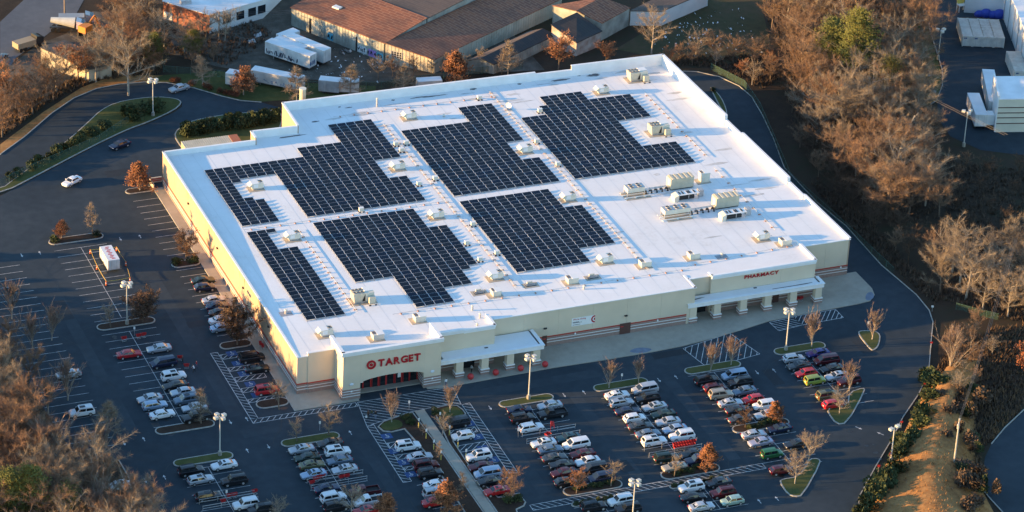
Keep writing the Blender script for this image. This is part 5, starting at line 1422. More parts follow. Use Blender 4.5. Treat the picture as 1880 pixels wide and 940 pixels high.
for (row, side), L_ in byrow.items():
    L_.sort(key=lambda c: -c[0])
    for i, (y, x, n, ty, col) in enumerate(L_):
        lab = "%s %s %s, %s%s from store" % (col.replace("_", " "), WORD[ty], ROWS[row], side + " " if side else "", ORD[i])
        h = (0 if n == "R" else PI) + R(rc.gauss(0, 1.6))
        make_car(x, y, h, ty, col, lab, "cars parked in the store's lot", sun_roof=(ty in ("sedan", "suv", "wagon") and rc.random() < .45))
def driving(p, q, ty, col, label):
    make_car(p[0], p[1], math.atan2(q[1] - p[1], q[0] - p[0]), ty, col, label, "cars driving round the store")
driving((16.45, 132.13), (13.87, 131.44), "sedan", "silver", "silver sedan driving round the top of the loop road")
driving((-3.63, 108.95), (-5.64, 108.19), "sedan", "navy", "dark navy sedan driving down past the loop median")
driving((-17.77, 95.42), (-19.45, 94.37), "sedan", "white", "white sedan driving alone across the open left lot")
make_car(*(-17.03, 158.04), R(60), "sedan", "charcoal", "dark car at the edge of the view by the far yard", "cars driving round the store")

# ------------------------------------------------------------------ shopping carts
def cart_proto():
    t = thing("shopping_cart", "x", "shopping cart", (0, 0, 0), 0, "red shopping carts")
    b = MB(); b.add([(-.42, -.22, .55), (.38, -.18, .62), (.38, .18, .62), (-.42, .22, .55), (-.5, -.3, 1.0), (.5, -.26, 1.0), (.5, .26, 1.0), (-.5, .3, 1.0)], [(0, 1, 2, 3), (4, 5, 1, 0), (5, 6, 2, 1), (6, 7, 3, 2), (7, 4, 0, 3)])
    obj("basket", b, M_redp, t)
    obj("frame", MB().tube((-.45, -.25, .15), (.42, -.2, .15), .025, .025, 5).tube((-.45, .25, .15), (.42, .2, .15), .025, .025, 5).tube((-.45, -.25, .15), (-.42, -.22, .6), .025, .025, 5).tube((-.45, .25, .15), (-.42, .22, .6), .025, .025, 5), M_galv, t)
    obj("handle", MB().tube((-.58, -.28, 1.05), (-.58, .28, 1.05), .03, .03, 6), M_redp, t)
    for x in (-.42, .4):
        for y in (-.22, .22): obj("caster", MB().tube((x, y - .02, .07), (x, y + .02, .07), .07, .07, 8), M_black, t)
    return t
cart = cart_proto(); first_cart = [True]
def put_cart(p, rz, label):
    if first_cart[0]: cart.location = (p[0], p[1], .02); cart.rotation_euler.z = rz; cart["label"] = label; first_cart[0] = False
    else: dup(cart, (p[0], p[1], .02), rz, label)
def corral(p, q, label, wd=2.2):
    t = thing("cart_corral", label, "cart corral", (p[0], p[1], 0), math.atan2(q[1] - p[1], q[0] - p[0]), "cart corrals")
    L = math.hypot(q[0] - p[0], q[1] - p[1])
    for y in (-wd / 2, wd / 2):
        for z in (.45, .95): obj("rail", MB().tube((0, y, z), (L, y, z), .035, .035, 5), M_galv, t)
        for k in range(4): obj("post", MB().tube((L * k / 3, y, 0), (L * k / 3, y, 1.05), .04, .04, 6), M_galv, t)
corral((54.6, -39.4), (65.2, -39.4), "cart corral full of red carts in the double row below mid wall")
for k in range(8): put_cart((60.6 + k * .52, -38.9), 0.05, "red cart in the long corral's upper line, %s from its left end" % ORD[k])
for k in range(7): put_cart((60.3 + k * .55, -39.9), 0.05, "red cart in the long corral's lower line, %s from its left end" % ORD[k])
corral((34.9, -28.1), (45.5, -28.1), "cart corral by the red flag in the first right double row")
put_cart((39.42, -28.79), .3, "single red cart beside the red flag sign")
put_cart((39.27, -28.35), .6, "red cart half behind another beside the red flag sign")
corral((-28.4, -31.9), (-18.2, -31.9), "cart corral in the lower left row")
put_cart((-22.80, -30.72), .1, "red cart in the lower left corral, middle of the group"); put_cart((-21.77, -30.67), .1, "red cart in the lower left corral, right one of the middle pair"); put_cart((-24.35, -32.10), .1, "red cart in the lower left corral, nearest the bottom"); put_cart((-18.03, -30.72), .2, "red cart alone at the right mouth of the lower left corral")
put_cart((-25.33, 28.75), .1, "red cart alone left of the pair in the left lot"); put_cart((-22.36, 28.93), .1, "red cart in the left lot, left of the pair"); put_cart((-21.34, 29.06), .1, "red cart in the left lot, right of the pair")
corral((-8.0, -31.2), (2.6, -31.2), "cart corral in the double row left of the walkway")
for p, l in (((-7.39, -31.06), "leftmost loose red cart near the navy sedan"), ((-6.33, -30.06), "second loose red cart near the navy sedan"), ((-5.50, -29.74), "third loose red cart near the navy sedan"), ((-4.85, -29.37), "rightmost loose red cart near the navy sedan"), ((-1.76, -30.93), "left cart of the pair in the corral's right half"), ((-0.70, -30.88), "right cart of the pair in the corral's right half")): put_cart(p, .1, "red cart in walkway row, " + l)
put_cart((-1.0, 19.2), 1.4, "red cart on the side pavement against the sunlit wall"); put_cart((-.9, 18.2), 1.5, "second red cart on the side pavement against the sunlit wall")
put_cart((106.6, 4.6), .2, "red cart under the pharmacy canopy between the last columns"); put_cart((107.4, 4.5), .2, "second red cart under the pharmacy canopy between the last columns")

# ------------------------------------------------------------------ people
def person(p, heading, label, shirt, trousers, hair, bend=0.0, step=.22, reach=.0):
    """one skin-grown body; hair is its child"""
    me = bpy.data.meshes.new("person")
    V = []; E_ = []; Rr = []
    def v(x, y, z, r):
        if z > .95: x += bend * (z - .95)
        V.append((x, y, z)); Rr.append(r); return len(V) - 1
    pel = v(0, 0, .95, .15); wst = v(0, 0, 1.1, .14); chs = v(0, 0, 1.35, .17); nck = v(0.01, 0, 1.52, .06); hd = v(.03, 0, 1.63, .095); top = v(.03, 0, 1.73, .08)
    nose = v(.125, 0, 1.62, .02)
    E_ += [(pel, wst), (wst, chs), (chs, nck), (nck, hd), (hd, top), (hd, nose)]
    for s_ in (1, -1):
        hip = v(0, s_ * .1, .88, .095); kn = v(s_ * step * .6 + .03, s_ * .1, .48, .065); an = v(s_ * step, s_ * .1, .09, .045); toe = v(s_ * step + .17, s_ * .11, .04, .038)
        E_ += [(pel, hip), (hip, kn), (kn, an), (an, toe)]
        sh = v(0, s_ * .2, 1.42, .06); el = v(-s_ * .08 + reach * .12, s_ * .25, 1.14, .045); wr = v(-s_ * .12 + .1 + reach * .3, s_ * .24, .92 + reach * .14, .033); pa = v(-s_ * .12 + .13 + reach * .36, s_ * .235, .85 + reach * .18, .032)
        E_ += [(chs, sh), (sh, el), (el, wr), (wr, pa)]
        for k in range(5):
            f_ = v(-s_ * .12 + .14 + reach * .4 + (.035 if k == 4 else .012), s_ * (.235 + (k - 1.5) * .018 if k < 4 else .2), .77 + (.03 if k in (0, 3, 4) else 0) + reach * .2, .008)
            E_.append((pa, f_))
    me.from_pydata(V, E_, [])
    o = bpy.data.objects.new("person", me); C.objects.link(o)
    sm_ = o.modifiers.new("skin", 'SKIN'); sb = o.modifiers.new("sub", 'SUBSURF'); sb.levels = 1
    for i, d in enumerate(me.skin_vertices[0].data): d.radius = (Rr[i], Rr[i]); d.use_root = (i == 0)
    dg = bpy.context.evaluated_depsgraph_get()
    m2 = bpy.data.meshes.new_from_object(o.evaluated_get(dg))
    bpy.data.objects.remove(o)
    m2.materials.clear()
    for m in (shirt, trousers, M_skin, M_black): m2.materials.append(m)
    for f_ in m2.polygons:
        c = f_.center; z = c.z
        f_.material_index = 3 if z < .1 else 1 if z < .98 and abs(c.y) < .2 else 2 if z > 1.5 or (abs(c.y) > .19 and z < .92 + reach * .14) else 0
        f_.use_smooth = True
    r = obj("person", m2, None, None, (p[0], p[1], .015), rz=heading)
    tag(r, label, "person", "people walking in the lot")
    obj("hair", MB().ball((.0 + bend * .7, 0, 1.69), .105, .1, .095, 10, 7), hair, r, smooth=True)
    return r
M_hair = mat("dark_hair", (.02, .014, .01), .7)
cloth = lambda n, c: mat(n + "_cloth", c, .9)
person((-17.06, 17.30), 2.6, "person in dark clothes standing behind the navy minivan", cloth("black", (.02, .02, .022)), cloth("charcoal", (.04, .04, .045)), M_hair, 0, .1, .6)
person((-15.03, 14.96), 2.8, "person in a red top walking in the left lot", cloth("red", (.5, .03, .03)), cloth("denim", (.05, .07, .14)), M_hair, 0, .25)
person((-15.89, 13.52), 2.8, "person in a white top bending forward in the left lot", cloth("white", (.75, .75, .74)), M_black, M_hair, .45, .2, .8)
put_cart((-17.25, 18.65), 2.9, "red cart pushed by the person behind the navy minivan"); put_cart((-16.95, 15.34), 2.9, "cart beside the people walking in the left lot")
person((9.98, -12.06), 1.2, "person with reddish brown hair and dark coat at the crossing's left end", cloth("brown", (.10, .05, .03)), M_black, mat("red_hair", (.16, .05, .02), .7), 0, .2)
tag(obj("shopping_bag", MB().prism([(-.16, -.08), (.16, -.08), (.16, .08), (-.16, .08)], 0.0, .42), M_white, None, (*(9.61, -12.05), .2)), "white shopping bag carried at the crossing's left end", "bag")
person((10.63, -12.06), 1.2, "person in green jacket and jeans, middle of three at the crossing", cloth("olive", (.06, .07, .03)), cloth("denim", (.05, .07, .14)), M_hair, 0, .22)
person((11.18, -12.64), 1.2, "person in dark jacket and pale jeans, right of three at the crossing", M_black, cloth("pale_denim", (.22, .27, .36)), M_hair, 0, .24)
person((27.91, -5.42), 1.4, "person in white top walking in front of the first canopy", cloth("white", (.75, .75, .74)), cloth("denim", (.05, .07, .14)), M_hair, 0, .24)
person((34.36, -2.11), .5, "person in a pale top under the first canopy", cloth("grey", (.4, .4, .4)), M_black, M_hair, 0, .12)

# ------------------------------------------------------------------ storage trailer in the left lot with cones and tape
def box_trailer(loc, rz, L, W, H, label, z0=.9, m=None, group=None, wheels=True, top=None, doors=True, name="box_trailer"):
    t = thing(name, label, "trailer", loc, rz, group)
    m = m or M_trailer
    obj("body", MB().box(-L / 2, -W / 2, z0, L / 2, W / 2, H - .06), m, t)
    obj("roof", MB().box(-L / 2 - .02, -W / 2 - .02, H - .058, L / 2 + .02, W / 2 + .02, H), top or M_whiteroof, t)
    n = int(L / 1.2)
    rb = MB()
    for k in range(n + 1):
        x = -L / 2 + k * L / n
        for y in (-1, 1): rb.box(x - .03, y * W / 2 - .02, z0 + .05, x + .03, y * W / 2 + .02, H - .1)
    obj("side_posts", rb, m, t)
    obj("bottom_rail", MB().box(-L / 2, -W / 2 - .03, z0 - .12, L / 2, W / 2 + .03, z0 - .001), M_grey, t)
    if doors:
        for y0, y1 in ((-W / 2 + .06, -.02), (.02, W / 2 - .06)):
            d = obj("rear_door", MB().box(-L / 2 - .05, y0, z0 + .1, -L / 2 - .001, y1, H - .15), m, t)
            obj("lock_bar", MB().box(-L / 2 - .08, (y0 + y1) / 2 - .02, z0 + .15, -L / 2 - .051, (y0 + y1) / 2 + .02, H - .2), M_grey, d)
    if wheels:
        for x in (-L / 2 + 1.2, -L / 2 + 2.4):
            for y in (-1, 1): obj("wheel", MB().tube((x, y * W / 2 - y * .35, .5), (x, y * W / 2 - y * .02, .5), .5, .5, 14), M_black, t)
        for y in (-.8, .8): obj("landing_leg", MB().box(L / 2 - 2.2, y - .08, 0, L / 2 - 2.0, y + .08, z0 - .13), M_grey, t)
    return t
a, b = (-21.58, 58.33), (-20.21, 61.24)
tr = box_trailer((-19.7, 59.2, 0), R(90), 6.2, 2.4, 2.7, "white storage trailer with red roof marks inside cones and yellow tape", .55, wheels=False)
rm = MB()
for k in range(9): rm.box(-2.6 + k * .6, -.5 + .25 * (k % 2), 2.701, -2.2 + k * .6, .25 + .25 * (k % 2), 2.712)
obj("roof_lettering", rm, mat("faded_red_print", (.50, .13, .14), .7), tr)
obj("wheel", MB().tube((.4, -1.25, .38), (.4, -.9, .38), .38, .38, 12), M_black, tr); obj("wheel", MB().tube((.4, .9, .38), (.4, 1.25, .38), .38, .38, 12), M_black, tr)
CN = [(-22.19, 64.71), (-16.88, 64.30), (-16.78, 57.81), (-17.74, 51.29), (-22.67, 51.16), (-22.69, 57.96)]
for k, p in enumerate(CN):
    t = thing("traffic_drum", "orange channelizer post at the taped trailer, %s clockwise from the upper left" % ORD[k], "traffic cone", (p[0], p[1], 0), 0, "orange posts round the storage trailer")
    obj("base", MB().box(-.35, -.35, 0, .35, .35, .08), M_black, t); obj("barrel", MB().tube((0, 0, .08), (0, 0, .95), .17, .11, 10), M_orangep, t); obj("reflective_band", MB().tube((0, 0, .5), (0, 0, .65), .152, .142, 10), M_white, t)
tp = MB()
for k in range(6):
    a, b = CN[k], CN[(k + 1) % 6]
    P = wire_span((a[0], a[1], .95), (b[0], b[1], .95), .12, 6)
    for q0, q1 in zip(P[:-1], P[1:]): tp.add([(q0[0], q0[1], q0[2] - .05), (q1[0], q1[1], q1[2] - .05), (q1[0], q1[1], q1[2] + .05), (q0[0], q0[1], q0[2] + .05)], [(0, 1, 2, 3)])
tag(obj("caution_tape", tp, M_yellow), "yellow caution tape strung round the storage trailer", "tape")
# ------------------------------------------------------------------ far buildings
def Z(p, z): return (p[0], p[1], z)
def shed(name, label, roof, wall_m, roof_m, thick=.18, over=.25, ribs=(), wall_mats=None, cat="building", z0=-.06):
    """roof = corner points (x, y, z) counter-clockwise or not; walls drop from every roof edge"""
    A = sum(roof[i][0] * roof[(i + 1) % len(roof)][1] - roof[(i + 1) % len(roof)][0] * roof[i][1] for i in range(len(roof)))
    if A < 0: roof = roof[::-1]
    cx = sum(p[0] for p in roof) / len(roof); cy = sum(p[1] for p in roof) / len(roof)
    t = thing(name, label, cat, (0, 0, 0))
    n = len(roof)
    out_ = [(p[0] + (p[0] - cx) / max(1, math.hypot(p[0] - cx, p[1] - cy)) * over, p[1] + (p[1] - cy) / max(1, math.hypot(p[0] - cx, p[1] - cy)) * over) for p in roof]
    obj("roof", MB().prism(out_, [p[2] for p in roof], [p[2] + thick for p in roof]), roof_m, t)
    for i in range(n):
        a, b = roof[i], roof[(i + 1) % n]
        dx, dy = b[0] - a[0], b[1] - a[1]; L = math.hypot(dx, dy); nx, ny = dy / L, -dx / L
        w_ = MB(); w_.add([(a[0], a[1], z0), (b[0], b[1], z0), (b[0], b[1], b[2] - .004), (a[0], a[1], a[2] - .004), (a[0] - nx * .2, a[1] - ny * .2, z0), (b[0] - nx * .2, b[1] - ny * .2, z0), (b[0] - nx * .2, b[1] - ny * .2, b[2] - .004), (a[0] - nx * .2, a[1] - ny * .2, a[2] - .004)], [(0, 1, 2, 3), (5, 4, 7, 6), (3, 2, 6, 7), (0, 3, 7, 4), (1, 5, 6, 2)])
        m = (wall_mats or {}).get(i, wall_m)
        obj("wall", w_, m, t)
        if i in ribs:
            rb = MB(); k = 0.45
            while k < L - .1:
                f_ = k / L; z = a[2] + (b[2] - a[2]) * f_ - .02
                rb.beam((a[0] + dx * (k - .09) / L, a[1] + dy * (k - .09) / L), (a[0] + dx * (k + .09) / L, a[1] + dy * (k + .09) / L), 0.0, .07, z0 + .02, z); k += .9
            obj("cladding_ribs", rb, m, t)["kind"] = "stuff"
    return t, roof
def on_wall(t, name, a, b, f0, f1, z0, z1, m, proud=.05):
    P = lambda f_: (a[0] + (b[0] - a[0]) * f_, a[1] + (b[1] - a[1]) * f_)
    return obj(name, MB().beam(P(f0), P(f1), .001, proud + .05, z0, z1), m, t)
def scribble(seed, L, h, n=14, wd=.12):
    """spray-painted strokes as flat ribbons in a local x-z plane"""
    r_ = random.Random(seed); mb = MB()
    for k in range(n):
        x = L * (k + .2) / n; z = h * .2
        pts = [(x, z)]
        for j in range(5): x += r_.uniform(-.35, .5) * L / n; z = h * r_.uniform(.05, .95); pts.append((x, z))
        for (x0, z0), (x1, z1) in zip(pts[:-1], pts[1:]):
            d = Vector((x1 - x0, z1 - z0)); 
            if d.length < .05: continue
            d.normalize(); q = Vector((-d.y, d.x)) * wd / 2
            mb.add([(x0 - q.x, 0, z0 - q.y), (x1 - q.x, 0, z1 - q.y), (x1 + q.x, 0, z1 + q.y), (x0 + q.x, 0, z0 + q.y)], [(0, 1, 2, 3)])
    return mb
n_ = (.873, .487)
def back(p, d): return (p[0] + n_[0] * d, p[1] + n_[1] * d)
w0, w1, w2 = (51.1, 158.3), (65.0, 133.4), (73.9, 124.7)
r0, r1 = back(w0, 14.5), back(w1, 14.5)
t, rr = shed("rusted_warehouse", "long rusty roofed warehouse with corrugated walls behind the trailers", [(*w0, 4.3), (*w1, 4.6), (*r1, 6.2), (*r0, 6.0)], M_corr, M_rustroof, ribs=(0, 1, 2, 3))
on_wall(t, "doorway", w0, w1, .20, .22, 0, 3.6, M_black); on_wall(t, "sliding_door", w0, w1, .225, .31, 0, 3.5, M_tan)
on_wall(t, "doorway", w0, w1, .70, .715, 0, 3.6, M_black); on_wall(t, "roller_door", w0, w1, .72, .82, 1.9, 3.5, M_tan)
for f0, f1, c in ((.722, .818, (.55, .58, .6)), (.835, .915, (.35, .20, .48)), (.925, .99, (.10, .38, .50)), (.40, .46, (.62, .35, .5))):
    pnl = on_wall(t, "painted_panel", w0, w1, f0, f1, .2, 1.85, mat("graffiti_%d" % int(c[2] * 100), c, .8, var=.3, scale=2))
    Lw = math.hypot(w1[0] - w0[0], w1[1] - w0[1]); s_ = obj("graffiti", scribble(int(f0 * 100), Lw * (f1 - f0) * .9, 1.4, 4, .16), M_black, pnl)
    s_.location = (w0[0] + (w1[0] - w0[0]) * (f0 + .005) - .873 * .13, w0[1] + (w1[1] - w0[1]) * (f0 + .005) - .487 * .13, .35); s_.rotation_euler.z = math.atan2(w1[1] - w0[1], w1[0] - w0[0])
rl = obj("roof_skylight", MB().box(-1.0, -.7, 0, 1.0, .7, .5), M_white, t, (*(60.67, 153.64), 5.0)); rl.rotation_euler.z = R(-60)
wg = back(w0, 15); wh_ = back(w1, 15)
shed("weathered_warehouse", "grey brown weathered warehouse roof rising behind the rusty front roof", [(*wh_, 6.0), (*back(w1, 40), 7.0), (*back((56, 150), 40), 7.0), (*back((56, 150), 15), 6.0)], M_corr, M_greyroof)
# long rusty hall to the right with its clad gable
g0, g1 = (65.25, 133.2), w2
t, rr = shed("rusted_hall", "long rusty sheet roofed hall whose pale clad end faces the store", [(*g0, 4.75), (*g1, 3.3), (*back(g1, 46), 3.6), (*back(g0, 46), 5.2)], mat("pale_cladding", (.46, .42, .33), .75, var=.2, scale=.3), M_rustroof, ribs=(0, 1, 2, 3), wall_mats={})
wn = on_wall(t, "window", g0, g1, .12, .34, 1.7, 3.3, M_black)
mu = MB()
for k in range(5): mu.beam((g0[0] + (g1[0] - g0[0]) * (.12 + .055 * k - .004), g0[1] + (g1[1] - g0[1]) * (.12 + .055 * k - .004)), (g0[0] + (g1[0] - g0[0]) * (.12 + .055 * k + .004), g0[1] + (g1[1] - g0[1]) * (.12 + .055 * k + .004)), .1, .14, 1.7, 3.3)
for z in (1.7, 2.2, 2.75, 3.24): mu.beam((g0[0] + (g1[0] - g0[0]) * .116, g0[1] + (g1[1] - g0[1]) * .116), (g0[0] + (g1[0] - g0[0]) * .344, g0[1] + (g1[1] - g0[1]) * .344), .1, .135, z, z + .06)
obj("window_bars", mu, M_whitewall, wn)
# small gabled shed, dark gabled roof, far rusty roof, graffiti wall
s0, s1, s2 = (81.65, 123.93), (84.28, 122.35), (86.76, 120.62)
shed("gabled_shed", "low shed with a dark rusty roof right of the rusty hall's end, left slope", [(*s0, 2.4), (*s1, 3.4), (*back(s1, 22), 3.4), (*back(s0, 22), 2.4)], M_corr, M_greyroof, ribs=(0, 1, 2, 3))
shed("gabled_shed", "low shed with a dark rusty roof right of the rusty hall's end, right slope", [(s1[0] + .02, s1[1], 3.4), (*s2, 2.2), (*back(s2, 22), 2.2), (*back(s1, 22.02), 3.4)], M_corr, M_darkroof, ribs=(0, 1, 2, 3))
Gz = lambda p, z: (p[0], p[1], z)
shed("dark_roofed_building", "dark roofed gabled building with cream fascia and flaking white wall near the russet tree", [Gz((112.24, 133.81), 6), Gz((115.97, 127.76), 3.6), Gz((108.29, 124.13), 3.3), Gz((105.08, 131.43), 5)], mat("flaking_white", (.50, .47, .42), .9, col2=(.28, .18, .14), scale=.5), M_darkroof)
shed("rust_roof_building", "building with a bright rusty sheet roof right of the dark gable", [Gz((109.19, 140.73), 5.2), Gz((112.63, 134.76), 6.1), Gz((117.09, 130.30), 4.4), Gz((126.66, 136.27), 4.4), Gz((120.99, 140.20), 6)], M_corr, M_rustroof)
shed("graffiti_building", "white building with painted graffiti panels at the top of the field", [Gz((127.04, 136.37), 3.6), Gz((134.09, 134.13), 3.6), Gz((149.38, 141.55), 3.6), Gz((142.36, 145.22), 3.6)], M_whitewall, M_greyroof)
ga, gb = (135.59, 136.39), (149.15, 143.61)
for k, c in enumerate(((.10, .16, .30), (.40, .08, .10), (.16, .30, .42), (.5, .2, .15))):
    f0 = .05 + k * .23; P = lambda f_: (ga[0] + (gb[0] - ga[0]) * f_, ga[1] + (gb[1] - ga[1]) * f_)
    o = bpy.data.objects.get("graffiti_building"); obj("painted_panel", MB().beam(P(f0), P(f0 + .2), .0, .12, .3, 2.6), mat("mural_%d" % k, c, .8, var=.35, scale=1.5), o)
# brick building with white roof, upper left
ba, bb = (23.7, 169.4), (31.7, 159.1); bd_ = (47.62, 165.64); 
shed("brick_building", "red brick building with a flat white roof at the top left", [(*bb, 4.6), (*(46.08, 163.73), 4.6), (*(59.42, 179.47), 4.6), (*(42.39, 190.96), 4.6), (*ba, 4.6)], M_whitewall, M_whiteroof, wall_mats={4: M_brick})
tb = bpy.data.objects["brick_building"]
ta = (bb[0], bb[1]); tc_ = (46.08, 163.73)
for f0 in (.25, .5, .72, .9): on_wall(tb, "window", ta, tc_, f0, f0 + .14, 1.4, 3.4, M_glass)
on_wall(tb, "patch_panel", ba, bb, .02, .2, .3, 2.2, M_white)
obj("roof_unit", MB().box(-1.2, -.8, 4.7, 1.2, .8, 5.7), M_galv, tb, (*(28.22, 166.60), 0))
# low tan building behind the bare wood at the left
shed("tan_wall_building", "low building with a sunlit tan wall seen through the left wood", [Gz((-9.28, 153.39), 4.2), Gz((-1.42, 141.93), 3.0), Gz((4.17, 143.24), 3.0), Gz((-3.10, 155.51), 4.2)], mat("sunlit_stucco", (.56, .50, .38), .9, col2=(.42, .34, .24), scale=.4), mat("brown_roof", (.10, .085, .07), .9, var=.3, scale=.5))
# yard machinery
def truck(p, rz, label, cab, body_m, L=7.0, drum=False):
    t = thing("yard_truck", label, "truck", (p[0], p[1], 0), rz)
    obj("chassis", MB().box(-L / 2, -.45, .6, L / 2, .45, .9), M_darkmetal, t)
    obj("cab", MB().prism([(L / 2 - 1.9, -1.15), (L / 2, -1.1), (L / 2, 1.1), (L / 2 - 1.9, 1.15)], .901, [2.9, 2.3, 2.3, 2.9]), cab, t)
    obj("windshield", MB().add([(L / 2 - .75, -1.0, 2.62), (L / 2 - .03, -1.0, 2.33), (L / 2 - .03, 1.0, 2.33), (L / 2 - .75, 1.0, 2.62)], [(0, 1, 2, 3)]), M_glass, t)
    if drum: obj("mixer_drum", MB().tube((-L / 2 + .2, 0, 2.6), (L / 2 - 2.3, 0, 2.0), .6, 1.25, 12), body_m, t)
    else: obj("bed", MB().box(-L / 2, -1.2, .901, L / 2 - 2.1, 1.2, 2.2), body_m, t)
    for x in (-L / 2 + .8, -L / 2 + 2.0, L / 2 - 1.0):
        for y in (-1.05, 1.05): obj("wheel", MB().tube((x, y - .16, .5), (x, y + .16, .5), .5, .5, 12), M_black, t)
    return t
truck((1.07, 169.56), R(-20), "white mixer truck parked in the dirt yard at upper left", M_white, M_cream, 8, True)
truck((3.90, 172.48), R(-15), "grey flatbed truck behind the mixer truck in the dirt yard", M_galv, M_grey, 8)
truck((-9.81, 162.91), R(20), "dark dump truck by the fence in the far left yard", M_darkmetal, mat("dusty_tan", (.34, .27, .18), .9), 7)
ex = thing("excavator", "orange excavator in the dirt yard at upper left", "excavator", (*(4.56, 166.40), 0), .6)
obj("track", MB().box(-1.7, -1.3, 0, 1.7, -.7, .8), M_black, ex); obj("track", MB().box(-1.7, .7, 0, 1.7, 1.3, .8), M_black, ex)
obj("cab", MB().box(-1.5, -1.1, .85, 1.1, 1.1, 2.4), mat("machine_orange", (.65, .22, .03), .6), ex)
obj("boom", MB().tube((.8, .3, 1.8), (3.4, .3, 3.4), .25, .2, 6).tube((3.4, .3, 3.4), (4.7, .3, 1.0), .2, .15, 6), MATS["machine_orange"], ex); obj("bucket", MB().box(4.3, -.1, .3, 5.1, .7, 1.0), M_darkmetal, ex)
# trailers with graffiti
def seg(a, b): return ((a[0] + b[0]) / 2, (a[1] + b[1]) / 2), math.atan2(b[1] - a[1], b[0] - a[0]), math.hypot(b[0] - a[0], b[1] - a[1])
def graf(t, side, L, W, H, seed, col, frac=(0.0, 1.0), z=1.0, hh=1.3, n=12, wd=.16):
    o = obj("graffiti", scribble(seed, L * (frac[1] - frac[0]), hh, n, wd), col, t); o.location = (-L / 2 + L * frac[0], side * (W / 2 + .03), z); return o
yard = "trailers standing in the yard behind the store"
M_spray = mat("dark_spray_paint", (.02, .025, .06), .7); M_sprayb = mat("blue_spray_paint", (.06, .16, .36), .7)
h_ = math.atan2(133.6 - 143.8, 47.57 - 40.59)
t = box_trailer((44.6, 139.0, 0), h_ + PI, 12.6, 2.5, 3.9, "pale trailer with big dark graffiti along its sunlit side", 1.0, group=yard); graf(t, 1, 12.6, 2.5, 3.9, 3, M_spray, (.28, .98), 1.0, 1.5, 13)
obj("graffiti", scribble(9, 2.0, 1.4, 4, .2), M_sprayb, t, (-6.4, 1.0, 1.3)).rotation_euler.z = R(-90)
t = box_trailer((43.7 + 2.1, 141.2 + .8, 0), h_ + PI, 8.5, 2.4, 3.7, "shorter white trailer wedged between the two long graffiti trailers", 1.0, group=yard)
t = box_trailer((48.9, 140.9, 0), math.atan2(134.6 - 145.6, 51.6 - 45.4) + PI, 12.8, 2.5, 4.0, "long white trailer nearest the rusty warehouse wall", 1.0, group=yard); graf(t, 1, 12.8, 2.5, 4, 5, M_spray, (.15, .5), 1.1, 1.2, 6)
t = box_trailer((46.9, 147.9, 0), math.atan2(1.8, 4.0), 5.2, 2.3, 3.3, "short white box truck body at the back of the trailers", .9, group=yard)
obj("cab", MB().prism([(2.7, -1.0), (4.4, -1.0), (4.4, 1.0), (2.7, 1.0)], .5, [2.3, 1.3, 1.3, 2.3]), mat("pale_red", (.35, .10, .09), .5), t)
t = box_trailer((38.0, 128.1, 0), math.atan2(124.8 - 132.5, 42 - 33.2) + PI, 12.0, 2.5, 3.4, "long low trailer beside the fence, its front end sunlit", .8, group=yard); graf(t, 1, 12, 2.5, 3.4, 7, M_sprayb, (.1, .7), .9, 1.0, 7, .1)
t = box_trailer((29.2, 131.3, 0), math.atan2(-1.8, 2.2), 3.8, 2.5, 3.2, "short white trailer behind the russet tree by the fence", .6, group=yard)
t = box_trailer((48.2, 122.2, 0), math.atan2(-1.8, 3.2), 4.6, 2.4, 3.2, "pale blue weathered trailer in the shade by the fence", .6, mat("weathered_blue_white", (.40, .46, .50), .7, col2=(.25, .28, .3), scale=.6), yard)
t = box_trailer(Gz((50.79, 121.38), 0), math.atan2(-1.6, 4.2), 7.5, 2.4, 3.0, "white flat roofed trailer low behind the fence, right of the blue one", .6, group=yard)
t = box_trailer(Gz((69.98, 117.45), 0), math.atan2(-.6, 4.2), 5.5, 2.2, 2.4, "small white trailer hidden behind the back wall near the russet tree", .6, group=yard)
# scrap lying about
lr = random.Random(21); lt_ = MB()
for k in range(260):
    if k < 140:
        p = Vector((141.86, 127.76)); p = (p.x + lr.gauss(0, 7.5), p.y + lr.gauss(0, 6.0))
    else:
        p = Vector((58.70, 134.01)); p = (p.x + lr.gauss(0, 9), p.y + lr.gauss(0, 5))
    s_ = lr.uniform(.1, .34); a = lr.uniform(0, PI); z = lr.uniform(.05, .3)
    c, d = math.cos(a) * s_, math.sin(a) * s_
    lt_.add([(p[0] - c, p[1] - d, 0.0), (p[0] + d * .6, p[1] - c * .6, .02), (p[0] + c, p[1] + d, z), (p[0] - d * .6, p[1] + c * .6, z)], [(0, 1, 2, 3)])
o = obj("litter", lt_, M_whiteroof); o["kind"] = "stuff"; o["label"] = "white scraps strewn over the field and yard"; o["category"] = "litter"
for p, rz, sx, sy, l in (((58.19, 140.80), .4, 2.4, 1.4, "crumpled sheet metal heap by the warehouse door"), ((64.03, 132.46), 1.2, 1.6, 1.0, "pale wreck of a cabin near the warehouse end"), ((41.50, 154.82), .2, 2.2, .9, "white scrap pile behind the trailers"), ((39.59, 151.68), .1, 1.2, .7, "flat white panel lying left of the trailers")):
    mb = MB(); q = random.Random(int(p[0] * 7))
    for k in range(7):
        x, y = q.uniform(-sx, sx) * .6, q.uniform(-sy, sy) * .6; a = q.uniform(0, PI); c, d = math.cos(a), math.sin(a); w_ = q.uniform(.4, 1.0); z = q.uniform(.2, .9)
        mb.add([(x - c * w_, y - d * w_, 0), (x + d * w_ * .6, y - c * w_ * .6, .1), (x + c * w_, y + d * w_, z), (x - d * w_ * .6, y + c * w_ * .6, z * .8), (x, y, -.05)], [(0, 1, 2, 3), (0, 4, 1), (1, 4, 2), (2, 4, 3), (3, 4, 0)])
    tag(obj("scrap_heap", mb, M_galv, None, (*p, 0), rz=rz), l, "scrap")

